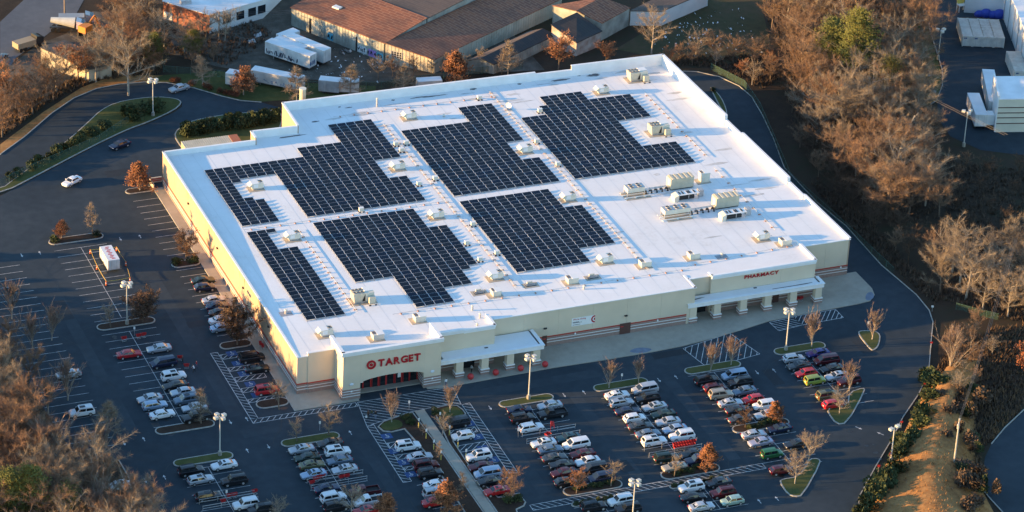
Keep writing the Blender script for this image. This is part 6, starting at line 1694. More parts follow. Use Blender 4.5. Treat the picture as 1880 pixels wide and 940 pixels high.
# ------------------------------------------------------------------ industrial lot, upper right
def container(loc, rz, L, W, H, label, m=None, top=None, group=None, stripe=True):
    t = thing("shipping_container", label, "container", loc, rz, group)
    obj("body", MB().box(-L / 2, -W / 2, .12, L / 2, W / 2, H - .05), m or M_contain, t)
    obj("roof", MB().box(-L / 2, -W / 2, H - .048, L / 2, W / 2, H), top or M_conttop, t)
    rb = MB()
    for k in range(int(L / .6)):
        x = -L / 2 + .2 + k * .6
        for y in (-1, 1): rb.box(x, y * W / 2 - .035, .25, x + .28, y * W / 2 + .035, H - .15)
        rb.box(x, -W / 2 + .1, H + .001, x + .28, W / 2 - .1, H + .03)
    obj("corrugation", rb, m or M_contain, t)
    for y0, y1 in ((-W / 2 + .08, -.03), (.03, W / 2 - .08)):
        d = obj("door", MB().box(-L / 2 - .05, y0, .2, -L / 2 - .001, y1, H - .1), m or M_contain, t)
        obj("lock_bar", MB().box(-L / 2 - .08, (y0 + y1) / 2 - .03, .25, -L / 2 - .051, (y0 + y1) / 2 + .03, H - .15), M_galv, d)
    for x in (-L / 2 + .1, L / 2 - .1):
        for y in (-W / 2 + .1, W / 2 - .1): obj("corner_post", MB().box(x - .12, y - .12, 0, x + .12, y + .12, H + .02), m or M_contain, t)
    if stripe: obj("blue_plate", MB().box(-L / 2 - .07, W / 2 - 1.0, H - .6, -L / 2 - .0505, W / 2 - .35, H - .3), MATS["blue_road_paint"], t)
    return t
ca, cb_ = Vector((201.12, 113.61)), Vector((197.36, 103.89))
dl = (ca - cb_).normalized(); ang = math.atan2(dl.y, dl.x); Lc = (ca - cb_).length
dw = Vector((206.51, 100.19)) - cb_; ww = dw.length / 4; dw.normalize()
for k in range(4):
    c = cb_ + dl * Lc / 2 + dw * ww * (k + .5)
    container((c.x, c.y, 0), ang, Lc, ww - .06, 2.6, ("leftmost container of the block of four, its side sunlit", "second container from the left in the block of four", "third container in the block of four, roof badly rusted", "rightmost container of the block of four, standing slightly apart")[k], top=M_conttop if k != 2 else mat("rusty_container_top", (.55, .52, .45), .8, col2=(.16, .09, .06), scale=.9, detail=8), group="containers in the industrial lot", stripe=k in (0, 1))
p0, p1, p2 = Vector((203.15, 93.53)), Vector((206.30, 92.62)), Vector((199.58, 83.17))
d_ = (p0 - p2).normalized(); wv = (p1 - p0); wv -= d_ * wv.dot(d_); c = p2 + d_ * (p0 - p2).length / 2 + wv / 2
container((c.x, c.y, 0), math.atan2(d_.y, d_.x), (p0 - p2).length, wv.length, 2.7, "single container beside the long white wall at the right edge", group="containers in the industrial lot")
def lot_trailer(q0, q1, q2, H, label):
    q0, q1, q2 = Vector(q0), Vector(q1), Vector(q2); d_ = (q0 - q2).normalized(); wv = q1 - q0; wv -= d_ * wv.dot(d_); c = q2 + d_ * (q0 - q2).length / 2 + wv / 2
    box_trailer((c.x, c.y, 0), math.atan2(d_.y, d_.x), (q0 - q2).length, wv.length, H, label, 1.1, group="trailers docked in the industrial lot")
lot_trailer((191.48, 84.00), (194.01, 82.96), (184.81, 68.60), 4.0, "long white trailer backed against the cream striped building")
lot_trailer((182.27, 74.01), (184.83, 73.26), (178.68, 63.50), 3.9, "white trailer standing alone left of the cream striped building")
# striped dock building
sa = (182.9, 61.4); sb_ = (197.0, 57.6)
bx = Vector((186.33, 69.90)); fx_ = Vector((183.33, 61.92)); dpt = (bx - fx_); 
f0 = (sa[0], sa[1]); f1 = (sb_[0], sb_[1]); b0 = (sa[0] + 4.5, sa[1] + 10.5); b1 = (sb_[0] + 4.5, sb_[1] + 10.5)
t, _ = shed("striped_dock_building", "cream building with thin brown stripes and white roof at the right edge", [(*f0, 8.0), (*f1, 8.0), (*b1, 8.0), (*b0, 8.0)], mat("pale_cream_wall", (.66, .62, .50), .8, var=.05, scale=.4), M_whiteroof, over=.3)
for z in (2.0, 3.4, 4.6, 5.9): obj("brown_stripe", MB().beam(f0, f1, 0.0, .08, z, z + .2), M_brown, t)
obj("parapet", MB().beam(b0, f0, -.1, .3, 8.19, 8.9), M_white, t); obj("corner_trim", MB().beam(b0, f0, .01, .25, 0, 8.0), M_white, t)
dkv = obj("dock_shelter", MB().box(-2.2, -1.2, 1.0, 0, 1.2, 3.4), M_white, t, (sa[0] + .6, sa[1] + 2.6, 0)); dkv.rotation_euler.z = R(-15)
# long white wall
wa, wb = Vector((214.43, 114.63)), Vector((203.73, 84.78)); dd = (wb - wa).normalized(); pp = Vector((-dd.y, dd.x))
if pp.x < 0: pp = -pp
wc = wa - dd * 30
q = [(*wb, 8.5), (*(wb + pp * 40), 8.5), (*(wc + pp * 40), 8.5), (*wc, 8.5)]
t, _ = shed("white_warehouse", "long white clad warehouse along the right edge of the industrial lot", q, M_whitewall, M_whiteroof)
L_ = (wb - wc).length; cs = MB()
for k in range(1, int(L_ / 6)): p_ = wc + dd * (k * 6); 
for k in range(1, int(L_ / 6)):
    p_ = wc + dd * (k * 6); obj("downpipe", MB().tube((p_.x - pp.x * .12, p_.y - pp.y * .12, 0), (p_.x - pp.x * .12, p_.y - pp.y * .12, 8.3), .09, .09, 6), M_galv, t)
ua, ub = (207.16, 121.02), (215.18, 116.72)
shed("dock_annex", "low white annex joining the long warehouse at the top right", [(*ua, 5.0), (*ub, 5.0), (ub[0] + 6, ub[1] + 10, 5.0), (ua[0] + 6, ua[1] + 10, 5.0)], M_whitewall, M_whiteroof)
o = MB()
for k, (x, y, s_) in enumerate(((0, 0, 1.0), (1.6, -.4, 1.3), (3.2, -1.2, 1.1), (4.5, -1.6, 1.4), (5.8, -2.2, .9))): o.ball((x, y, .6 * s_), 1.2 * s_, .9 * s_, .9 * s_, 9, 6)
tag(obj("tarp_pile", o, M_tarp, None, (*(209.48, 117.92), 0), rz=-.1), "bright blue tarp heaped behind the block of four containers", "tarp")
ch = thing("steel_stand", "yellow and white steel stand left of the annex at the top right", "stand", (*(206.82, 121.78), 0))
for x in (-.9, .9):
    for y in (-.6, .6): obj("leg", MB().box(x - .06, y - .06, 0, x + .06, y + .06, 2.0), M_white, ch)
obj("deck", MB().box(-1.0, -.7, 1.6, 1.0, .7, 1.75), M_white, ch); obj("guard_rail", MB().box(-1.0, .6, 1.751, 1.0, .7, 3.0), M_yellow, ch)
for p, l in (((178.60, 85.72), "small grey cabinet on the grass strip by the industrial lot kerb"), ((178.33, 82.08), "pale post box on the grass strip, lowest of its kind"), ((182.35, 91.74), "white marker on the grass strip above the grey cabinet")):
    t = thing("utility_cabinet", l, "cabinet", (*p, 0), .3); obj("housing", MB().box(-.5, -.35, .1, .5, .35, 1.1), M_galv, t); obj("lid", MB().box(-.55, -.4, 1.101, .55, .4, 1.17), M_grey, t); obj("base", MB().box(-.6, -.45, 0, .6, .45, .099), M_concrete, t)
# ------------------------------------------------------------------ trees
def tree_meshes(kind, seed, H, spread, bark, twig, leaves=None, nleaf=0, leaf=.28, limbs=11, t0=.22, up=.75, twigs=11, tw=.045, tl=1.0, lead=1.0):
    """tapered trunk and limbs; a crown of fine twigs (thin blades) and, where the species keeps them, dead leaves"""
    r = random.Random(seed)
    tr, cr = MB(), MB()
    ends = []
    def branch(p, d, L, rad, lev):
        n = 3 if lev == 0 else 2
        q = p
        for i in range(n):
            d2 = (d + Vector((r.uniform(-1, 1), r.uniform(-1, 1), r.uniform(-.3, .5))) * (.10 if lev == 0 else .22)).normalized()
            q2 = q + d2 * (L / n); ra = rad * (1 - .75 * i / n); rb = rad * (1 - .75 * (i + 1) / n)
            tr.tube(q, q2, ra, max(.012, rb), 6 if lev == 0 else 4 if lev == 1 else 3, False)
            if lev >= 1:
                for k in range(3 if lev == 1 else 2): ends.append((q.lerp(q2, r.random()), d2, lev))
            if lev == 1:
                for k in range(3):
                    a = r.uniform(0, 2 * PI); side = Vector((math.cos(a), math.sin(a), r.uniform(.0, .7)))
                    branch(q.lerp(q2, r.random()), (d2 * .9 + side * (.4 if kind == "vase" else .8)).normalized(), L * r.uniform(.35, .6), rad * .45, 2)
            d, q = d2, q2
        ends.append((q, d, 3))
    top = H * lead
    q = Vector((0, 0, -.15)); d = Vector((0, 0, 1)); rad = H * .0135 + .05
    seg = 6; pts = [q]
    for i in range(seg):
        d = (d + Vector((r.uniform(-1, 1), r.uniform(-1, 1), 0)) * .05).normalized()
        q2 = q + d * (top * (.93 if kind == "pin" else .72) / seg); tr.tube(q, q2, rad * (1 - .85 * i / seg), rad * (1 - .85 * (i + 1) / seg), 7, False); q = q2; pts.append(q)
    for k in range(limbs):
        f = t0 + (1 - t0) * (k + r.random()) / limbs
        i = min(seg - 1, int(f * seg)); p = pts[i].lerp(pts[i + 1], f * seg - i)
        a = k * 2.4 + r.uniform(-.5, .5)
        if kind == "pin": prof = max(.18, 1 - (f - t0) / (1 - t0) * .9); dz = r.uniform(-.12, .35)
        elif kind == "vase": prof = r.uniform(.75, 1.0) * (1.15 - .5 * f); dz = r.uniform(2.2, 4.2)
        else: prof = (.55 + .6 * math.sin(PI * min(1, (f - t0) / (1 - t0) * .8 + .15))) * r.uniform(.75, 1.1); dz = r.uniform(.35, 1.2) * up / .75
        L = spread * prof * (1.0 if kind != "vase" else 1.0)
        if kind == "vase": L = (H - p.z) * r.uniform(.62, .92)
        dd = Vector((math.cos(a), math.sin(a), dz)).normalized()
        branch(p, dd, L, rad * .42 * (1.2 - .6 * f), 1)
    for p, d, lev in ends:
        for k in range(twigs):
            a = Vector((r.gauss(0, 1), r.gauss(0, 1), r.gauss(.35, .8))).normalized()
            e = (d * (1.9 if kind == "vase" else .95) + a).normalized(); L = tl * r.uniform(.5, 1.25); s_ = e.cross(Vector((r.gauss(0, 1), r.gauss(0, 1), r.gauss(0, 1)))).normalized() * tw * .5
            b = p + d * r.uniform(-.3, .3)
            cr.add([b - s_, b + s_, b + e * L], [(0, 1, 2)])
            if leaves and k < nleaf:
                for z in range(2):
                    c = b + e * L * r.uniform(.4, 1.1) + Vector((r.gauss(0, .12), r.gauss(0, .12), r.gauss(0, .12)))
                    u = Vector((r.gauss(0, 1), r.gauss(0, 1), r.gauss(0, 1))).normalized(); v = u.orthogonal().normalized(); h = leaf * r.uniform(.6, 1.2) / 2
                    cr.mi = 1; cr.add([c - u * h, c + v * h * .7, c + u * h, c - v * h * .7], [(0, 1, 2, 3)]); cr.mi = 0
    return tr.mesh("trunk", bark), cr.mesh("crown", [twig] + ([leaves] if leaves else []))
def pine_meshes(seed, H, spread, n=46, t0=.35):
    r = random.Random(seed); tr, cr = MB(), MB()
    tr.tube((0, 0, -.15), (0, 0, H * .5), H * .018 + .06, H * .012 + .03, 8, False); tr.tube((0, 0, H * .5), (0, 0, H * .97), H * .012 + .03, .03, 6, False)
    for k in range(n):
        f = t0 + (1 - t0) * (k + r.random() * .8) / n; z = f * H; a = k * 2.4 + r.uniform(-.6, .6)
        L = spread * (1.0 - ((f - t0) / (1 - t0)) ** 1.6 * .85) * r.uniform(.55, 1.1)
        e = Vector((math.cos(a) * L, math.sin(a) * L, z + L * r.uniform(-.05, .25)))
        tr.tube((0, 0, z - .3), e, .07, .02, 4, False)
        for j in range(5):
            c = Vector((0, 0, z)).lerp(e, .35 + .65 * (j + r.random()) / 5) + Vector((r.gauss(0, .3), r.gauss(0, .3), r.gauss(.1, .15)))
            for m in range(24):
                o = Vector((r.gauss(0, .55), r.gauss(0, .55), r.gauss(.05, .22))); b = c + o
                u = Vector((r.gauss(0, 1), r.gauss(0, 1), r.gauss(.5, .8))).normalized(); v = u.orthogonal().normalized(); h = r.uniform(.18, .34)
                cr.add([b - v * h * .3, b + v * h * .3, b + u * h * 1.6], [(0, 1, 2)])
    return tr.mesh("trunk", M_bark), cr.mesh("crown", M_pine)
PROTO = {}
for i in range(4): PROTO["bare%d" % i] = tree_meshes("spread", 100 + i, 12.0, 4.2, M_bark, (M_twig, M_twigr, M_twig, M_twigg)[i], twigs=14, tw=.03, tl=1.05, limbs=13)
for i in range(2): PROTO["scrub%d" % i] = tree_meshes("spread", 110 + i, 12.0, 4.6, M_under_shade, M_under_shade, twigs=8, tw=.05, limbs=12)  # spreading bare trees in a darker colour that stands in for deep shade
for i in range(2): PROTO["pale%d" % i] = tree_meshes("spread", 120 + i, 12.0, 4.6, M_palebark, M_twigg, twigs=12, tw=.03, limbs=12)
for i in range(2): PROTO["leafy%d" % i] = tree_meshes("spread", 140 + i, 12.0, 4.2, M_bark, M_twigr, M_brownleaf if i else M_rust, 3, .34, twigs=10)
for i in range(3): PROTO["vase%d" % i] = tree_meshes("vase", 160 + i, 7.0, 2.0, M_palebark, M_twigv, limbs=17, t0=.14, twigs=8, tw=.026, tl=.7)
for i in range(2): PROTO["pin%d" % i] = tree_meshes("pin", 180 + i, 8.0, 3.0, M_palebark, M_twigg, limbs=24, t0=.18, twigs=5, tw=.04, tl=.8)
for i in range(2): PROTO["rust%d" % i] = tree_meshes("pin", 200 + i, 7.0, 2.7, M_palebark, M_twigr, M_rust, 3, .33, limbs=24, t0=.2, twigs=6, tl=.75)
PROTO["oak"] = tree_meshes("spread", 220, 8.0, 3.7, M_bark, M_twig, M_brownleaf, 5, .36, limbs=16, t0=.16, twigs=8, tl=.8)
PROTO["thin0"] = tree_meshes("pin", 230, 6.0, 1.3, M_bark, M_twigg, limbs=14, t0=.25, twigs=3, tw=.03, tl=.6)
PROTO["thin1"] = tree_meshes("spread", 231, 6.0, 1.7, M_bark, M_twigg, limbs=9, t0=.3, twigs=4, tw=.03, tl=.6)
PROTO["orange"] = tree_meshes("spread", 240, 12.0, 4.6, M_bark, M_twigr, M_orange, 4, .45, limbs=15, twigs=11)
for i in range(2): PROTO["pine%d" % i] = pine_meshes(260 + i, 15.0, 4.2)
PH = {"bare": 13.2, "pale": 13.4, "leafy": 13.2, "vase": 7.4, "pin": 8.2, "rust": 7.2, "oak": 8.6, "thin0": 6.2, "thin1": 6.4, "orange": 13.2, "pine": 15.4}
def real_h(k):
    return max(v.co.z for v in PROTO[k][1].vertices)
RH = {k: real_h(k) for k in PROTO}
def tree(k, p, h, label, group=None, rz=0.0, name="bare_tree", cat="tree", wide=1.0):
    s_ = h / RH[k]
    t = thing(name, label, cat, (p[0], p[1], p[2] if len(p) > 2 else 0.0), rz, group)
    t.scale = (s_ * wide, s_ * wide, s_)
    obj("trunk", PROTO[k][0], None, t); obj("crown", PROTO[k][1], None, t)
    return t
ra = random.Random(77)
LT = [
 ("rust0", (-5.08, 88.38), 7.2, "bright rust leaved young oak at the corner of the long wall", "oak_tree"),
 ("rust1", (-25.98, 72.87), 4.4, "small rust leaved tree on the upper left island", "oak_tree"),
 ("thin0", (-19.69, 72.19), 7.6, "thin bare tree on the upper left island", "bare_tree"),
 ("leafy1", (-4.68, 56.27), 7.4, "sparse brown leaved tree beside the wall on the upper wall island", "oak_tree"),
 ("oak", (-19.90, 34.82), 7.6, "round dark brown leaved oak beside the left lot's lamp post", "oak_tree"),
 ("thin1", (-26.40, 34.60), 6.2, "thin bare sapling left of the lamp post in the left lot", "sapling"),
 ("oak", (-5.04, 20.94), 10.0, "big dark brown leaved oak over the cars by the side wall", "oak_tree"),
 ("thin0", (-20.13, -4.65), 8.6, "thin dark bare tree on the bare island of the left lot", "bare_tree"),
 ("thin1", (-4.86, -4.13), 6.6, "thin bare tree on the island by the front corner plaza", "bare_tree"),
 ("thin1", (0.94, -15.69), 7.5, "thin dark bare tree on the right of the island left of the entrance", "bare_tree"),
 ("thin1", (-5.25, -15.94), 5.6, "small dark bare tree on the left of the island left of the entrance", "bare_tree"),
 ("vase0", (13.62, -14.83), 7.2, "reddish bare young tree at the walkway's left lawn", "young_tree"),
 ("vase1", (25.20, -14.78), 7.0, "reddish bare young tree at the walkway's right lawn", "young_tree"),
 ("pale0", (20.91, -22.17), 5.2, "small spreading pale bare tree in the walkway's right bed", "bare_tree"),
 ("thin0", (17.35, -29.98), 4.2, "thin sapling in the walkway's left bed, upper one", "sapling"),
 ("thin1", (17.43, -20.88), 3.0, "thin sapling in the walkway's left bed near the lawn", "sapling"),
 ("thin0", (17.66, -41.48), 5.0, "thin sapling in the walkway's left bed, lower one", "sapling"),
 ("rust1", (12.27, -47.48), 7.4, "rust leaved oak at the foot of the walkway's left bed", "oak_tree"),
 ("bare1", (24.92, -46.82), 7.6, "dense tan bare tree on the bed at the walkway's lower right", "bare_tree"),
 ("pale1", (-3.80, -42.18), 6.6, "pale bare tree among the cars at the bottom, left of the white pickup", "bare_tree"),
 ("rust0", (1.85, -44.16), 5.2, "rust leaved tree at the bottom beside the white pickup", "oak_tree"),
 ("pale0", (-16.58, -39.41), 5.0, "pale bare treetop at the bottom edge near the entrance row", "bare_tree"),
 ("vase0", (57.26, -15.41), 6.6, "pale upright young tree on the second right island, left one", "young_tree"),
 ("vase1", (63.37, -15.40), 6.4, "pale upright young tree on the second right island, right one", "young_tree"),
 ("vase2", (78.55, -15.42), 7.4, "pale upright young tree in the striped triangle's island, left one", "young_tree"),
 ("vase0", (83.25, -14.49), 7.0, "pale upright young tree in the striped triangle's island, right one", "young_tree"),
 ("vase1", (101.35, -12.86), 9.0, "pale upright young tree in front of the pharmacy canopy", "young_tree"),
 ("vase2", (114.14, -13.70), 7.8, "pale upright young tree on the corner lawn at right", "young_tree"),
 ("leafy1", (76.00, -36.44), 4.6, "brown leaved small tree on the shrub island of the third row, left", "oak_tree"),
 ("rust0", (82.52, -36.03), 4.6, "rust leaved small tree on the shrub island of the third row, right", "oak_tree"),
 ("leafy0", (37.02, -48.00), 6.2, "brown leaved small tree on the first shrub island by the crossing", "oak_tree"),
 ("thin1", (43.87, -47.69), 6.2, "thin dark bare tree on the first shrub island by the crossing", "bare_tree"),
 ("thin1", (56.30, -48.15), 5.0, "small bare tree on the second shrub island by the crossing", "bare_tree"),
 ("rust1", (63.37, -47.46), 5.4, "rust leaved small tree on the second shrub island by the crossing", "oak_tree"),
 ("vase0", (100.91, -30.08), 7.0, "pale bare tree on the triangular lawn, upper one", "bare_tree"),
 ("pale1", (95.31, -37.15), 5.8, "reddish bare tree on the triangular lawn, lower one", "bare_tree"),
 ("pale0", (76.34, -57.01), 7.2, "pale bare tree on the long triangular lawn, nearest the bottom", "bare_tree"),
 ("pale1", (81.69, -51.48), 7.6, "pale bare tree on the long triangular lawn, upper one", "bare_tree"),
 ("rust0", (29.42, 126.09), 7.8, "bright rust leaved tree by the fence near the loop road", "oak_tree"),
 ("pin0", (22.15, 133.14), 8.0, "bare pin oak left of the rust tree by the loop road", "bare_tree"),
 ("pin1", (39.69, 119.63), 8.4, "bare pin oak behind the store's back left corner", "bare_tree"),
 ("pin0", (52.09, 119.45), 8.4, "bare pin oak behind the back wall below the trailers", "bare_tree"),
 ("pin1", (63.56, 116.67), 7.4, "bare pin oak behind the back wall, right of the blue trailer", "bare_tree"),
 ("rust1", (76.35, 117.59), 8.6, "slender rust leaved tree in front of the rusty hall's clad end", "oak_tree"),
 ("pin0", (89.32, 118.53), 9.0, "bare pin oak behind the back wall near the gabled shed", "bare_tree"),
 ("leafy0", (101.67, 118.51), 10.5, "large russet tree behind the back wall by the dark gable", "oak_tree"),
 ("leafy0", (113.21, 118.16), 7.0, "russet tree behind the back wall, right of the large one", "oak_tree"),
 ("pale0", (125.69, 120.63), 12.5, "big pale bare tree behind the store's back right corner", "bare_tree"),
 ("vase1", (121.90, -31.06), 13.0, "tall pale bare tree fanning up beside the right lot edge", "bare_tree"),
 ("orange", (136.69, -37.38), 10.0, "tree with orange leaves cut by the right edge", "oak_tree"),
 ("pine0", (162.30, 91.29), 20.0, "tall green pine in the right wood", "pine_tree"),
 ("pine1", (159.71, 98.01), 15.0, "green pine just left of the tall one in the right wood", "pine_tree"),
 ("pine1", (164.39, 77.82), 14.0, "smaller darker pine below the tall one in the right wood", "pine_tree"),
 ("pale0", (177.97, 99.34), 14.0, "white barked bare tree right of the tall pine", "bare_tree"),
 ("pine0", (191.49, 118.24), 9.0, "dark evergreen at the top of the industrial lot's verge", "pine_tree"),
 ("pine0", (14.15, 143.98), 9.5, "narrow evergreen standing in the bare wood at upper left", "pine_tree"),
 ("pine1", (23.87, 145.92), 8.0, "dark evergreen right of the narrow one at upper left", "pine_tree"),
 ("pine0", (-58.93, -31.94), 15.0, "yellow green pine at the bottom left corner", "pine_tree"),
 ("pine1", (-52.65, -33.94), 11.5, "smaller yellow green pine right of the corner pine", "pine_tree"),
 ("pine1", (-62.09, -29.11), 13.0, "yellow green pine cut by the left edge at the bottom", "pine_tree"),
 ("vase2", (-38.42, 33.24), 9.0, "tall reddish bare sapling at the left lot edge, uppermost", "bare_tree"),
 ("vase0", (-41.21, 10.73), 10.0, "broad reddish bare tree over the silver car at the left lot edge", "bare_tree"),
 ("vase1", (-42.66, 31.28), 9.0, "grey bare sapling at the left lot edge near the stall lines", "bare_tree"),
 ("vase1", (-40.76, -11.45), 9.5, "reddish bare tree at the bend of the left lot edge", "bare_tree"),
 ("vase0", (-45.15, -21.55), 9.0, "grey bare tree left of the white sedan under the trees", "bare_tree"),
 ("vase2", (-41.51, -32.02), 7.6, "pale bare treetop below the white sedan under the trees", "bare_tree"),
 ("bare3", (-53.38, -8.43), 11.0, "wide fan shaped tan tree above the corner pines", "bare_tree"),
 ("vase0", (-43.58, 43.68), 9.0, "reddish bare sapling at the left edge above the grey sapling", "bare_tree"),
 ("bare1", (-48.05, 27.56), 10.0, "brown twigged tree cut by the left edge, upper one", "bare_tree"),
 ("bare2", (-47.23, 16.75), 10.5, "brown twigged tree near the left edge beside the stall lines", "bare_tree"),
 ("vase2", (-46.00, 7.11), 9.5, "reddish bare tree left of the white utility car under the trees", "bare_tree"),
 ("bare0", (23.02, 144.38), 5.5, "low bare tree below the brick building, left one", "bare_tree"),
 ("bare2", (28.22, 144.66), 5.0, "low bare tree below the brick building, right one", "bare_tree"),
 ("pin0", (-37.56, -3.59), 8.5, "thin leaning bare tree at the left lot edge above the bend", "bare_tree"),
 ("pale1", (5.09, 132.93), 17.0, "tallest bare tree in the upper left wood", "bare_tree"),
 ("pale0", (0.07, 141.63), 13.0, "bare tree with a straight dark trunk in the upper left wood", "bare_tree"),
 ("pale1", (-9.64, 138.68), 12.0, "bare tree in front of the sunlit tan wall", "bare_tree"),
 ("thin1", (30.15, 156.86), 8.0, "thin bare tree in front of the brick building's corner", "bare_tree"),
 ("pale1", (33.89, 154.24), 9.0, "bare tree in front of the brick building's white side", "bare_tree"),
 ("bare1", (161.78, 129.98), 4.0, "round orange bush alone in the field", "bush"),
]
for i, (k, p, h, l, nm) in enumerate(LT):
    if nm == "pine_tree": gname = None
    tree(k, p, h, l, None, ra.uniform(0, 6.28), nm, {"bush": "bush"}.get(nm, "tree"), 1.35 if nm == "pine_tree" else 1.0)
def inside(poly, x, y):
    c = False; n = len(poly)
    for i in range(n):
        (x0, y0), (x1, y1) = poly[i], poly[i - 1]
        if (y0 > y) != (y1 > y) and x < (x1 - x0) * (y - y0) / (y1 - y0) + x0: c = not c
    return c
def scatter(poly, gap, seed, avoid=()):
    r = random.Random(seed); xs_ = [p[0] for p in poly]; ys_ = [p[1] for p in poly]; o = []
    for k in range(9000):
        x, y = r.uniform(min(xs_), max(xs_)), r.uniform(min(ys_), max(ys_))
        if not inside(poly, x, y): continue
        if any((x - a) ** 2 + (y - b) ** 2 < gap * gap for a, b in o): continue
        if any((x - a) ** 2 + (y - b) ** 2 < d * d for a, b, d in avoid): continue
        o.append((x, y))
    return o
def wood(poly, gap, seed, kinds, h0, h1, label, group, avoid=()):
    r = random.Random(seed + 1)
    pts = scatter(poly, gap, seed, avoid)
    for x, y in pts:
        k = r.choice(kinds); h = r.uniform(h0, h1)
        kw = KINDW[k.rstrip("0123")]; tree(k, (x, y), h, kw + " " + label, kw + "s in " + group, r.uniform(0, 6.28), "bare_tree" if k[:5] != "leafy" else "oak_tree", "tree", r.uniform(.95, 1.3))
    return pts
KINDW = {"scrub": "shade-darkened scrubby tree", "bare": "brown twigged bare tree", "pale": "pale barked bare tree", "leafy": "russet leaved tree", "vase": "upright reddish bare tree", "thin": "thin bare sapling"}
core_wood = [(153.88, 108.78), (159.36, 129.07), (183.76, 158.68), (207.31, 152.03), (191.58, 113.43), (178.81, 86.46), (168.61, 69.15), (158.73, 44.57), (151.50, 28.47), (140.68, 28.68), (139.17, 49.09), (141.29, 68.25), (145.27, 87.49)]
CW = wood(core_wood, 4.9, 31, ["bare0", "bare1", "bare2", "bare3", "bare0", "pale0", "bare2", "pale1"], 9.0, 15.5, "in the dense wood right of the store", "the wood right of the store", [(*(162.30, 91.29), 7), (*(159.71, 98.01), 5), (*(164.39, 77.82), 6.5), (*(177.97, 99.34), 3.5), (*(155.30, 77.34), 4)])
dark_wood = [(165.98, 53.21), (171.84, 47.92), (181.83, 41.70), (163.55, 9.25), (143.43, 8.52), (152.62, 28.13)]
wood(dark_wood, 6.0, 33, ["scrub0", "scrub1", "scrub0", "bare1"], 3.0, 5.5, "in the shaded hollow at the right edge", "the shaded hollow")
low_right = [(133.14, -2.15), (142.31, 6.45), (162.60, 7.57), (148.88, -19.00), (142.41, -12.89), (137.59, -6.31)]
wood(low_right, 4.8, 35, ["bare0", "pale0", "bare3", "pale1", "vase1"], 8.5, 13.0, "in the sunlit clump above the dry bank", "the clump above the dry bank")
low_edge = [(148.80, 98.20), (146.77, 84.16), (140.53, 48.69), (140.88, 26.60), (143.03, 20.93), (136.90, 3.31), (135.33, 15.86), (134.83, 34.77), (134.88, 53.04), (136.99, 65.94), (142.63, 85.37)]
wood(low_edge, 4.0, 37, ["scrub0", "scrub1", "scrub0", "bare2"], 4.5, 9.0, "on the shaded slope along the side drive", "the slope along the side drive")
back_scrub = [(125.98, 113.85), (133.22, 117.83), (141.12, 114.01), (153.37, 113.53), (149.45, 101.00), (142.15, 95.71), (139.81, 102.32), (136.60, 110.16)]
wood(back_scrub, 4.2, 41, ["bare0", "bare2", "pale0", "leafy0"], 4.5, 8.5, "in the scrub behind the store's back right corner", "the scrub behind the store")
left_wood = [(-28.53, 118.60), (-19.02, 127.87), (-9.37, 136.88), (-0.62, 141.83), (6.40, 142.41), (14.64, 141.77), (16.94, 146.14), (14.73, 155.20), (8.76, 157.54), (0.13, 146.88), (-6.38, 143.51), (-14.31, 141.49), (-24.59, 134.54)]
wood(left_wood, 3.9, 51, ["bare0", "bare1", "bare2", "leafy0", "bare1", "pale0"], 7.0, 12.0, "in the wood along the loop road", "the wood along the loop road")
top_wood = [(8.60, 166.16), (18.68, 178.98), (23.96, 179.07), (19.41, 161.19), (22.92, 153.44), (24.46, 145.75), (19.38, 154.46), (12.15, 160.52)]
wood(top_wood, 4.6, 52, ["bare0", "pale0", "pale1", "bare1"], 7, 12, "between the dirt yard and the brick building", "the trees by the dirt yard")
lower_wood = [(-68, 46), (-57, 44), (-54, 20), (-50.5, -8), (-45, -20), (-42.5, -30), (-40.5, -45), (-39, -64), (-72, -64)]
wood(lower_wood, 4.3, 61, ["bare0", "bare3", "pale0", "bare2", "bare1", "vase1"], 11.0, 14.5, "in the wood at the lower left lot edge", "the lower left wood", [(*(-58.93, -31.94), 3.5), (*(-52.65, -33.94), 3.5), (*(-62.09, -29.11), 3.5)])
back_yard = [(59.80, 124.19), (86.36, 121.77), (87.82, 125.54), (77.27, 125.61), (61.92, 126.52)]
wood(back_yard, 3.8, 71, ["bare2", "bare0", "thin1"], 3.0, 6.0, "between the back fence and the rusty hall", "the scrub by the rusty hall")
bank_scrub = [(126.40, -21.06), (135.22, -17.06), (136.24, -24.10), (124.01, -37.71), (120.00, -38.58)]
wood(bank_scrub, 4.4, 81, ["bare0", "bare2", "pale0"], 3.5, 6.5, "on the dark slope beyond the dry bank", "the slope beyond the bank")
right_wood = core_wood
# the leaning pale snag
t = thing("dead_snag", "pale dead tree leaning out of the right wood", "dead tree", (*(151.89, 51.44), 0))
b = MB(); a0 = Vector((0, 0, 0)); a1 = Vector((7.5, 5.5, 9.5)); b.tube(a0, a1, .22, .06, 7, False)
rs = random.Random(4)
for k in range(14):
    p = a0.lerp(a1, .45 + .55 * k / 14); q = p + Vector((rs.uniform(-1, 1.6), rs.uniform(-1, 1.2), rs.uniform(.2, 1.6))) * 1.0; b.tube(p, q, .05, .015, 4, False)
obj("trunk", b, mat("bleached_wood", (.45, .39, .31), .9), t)

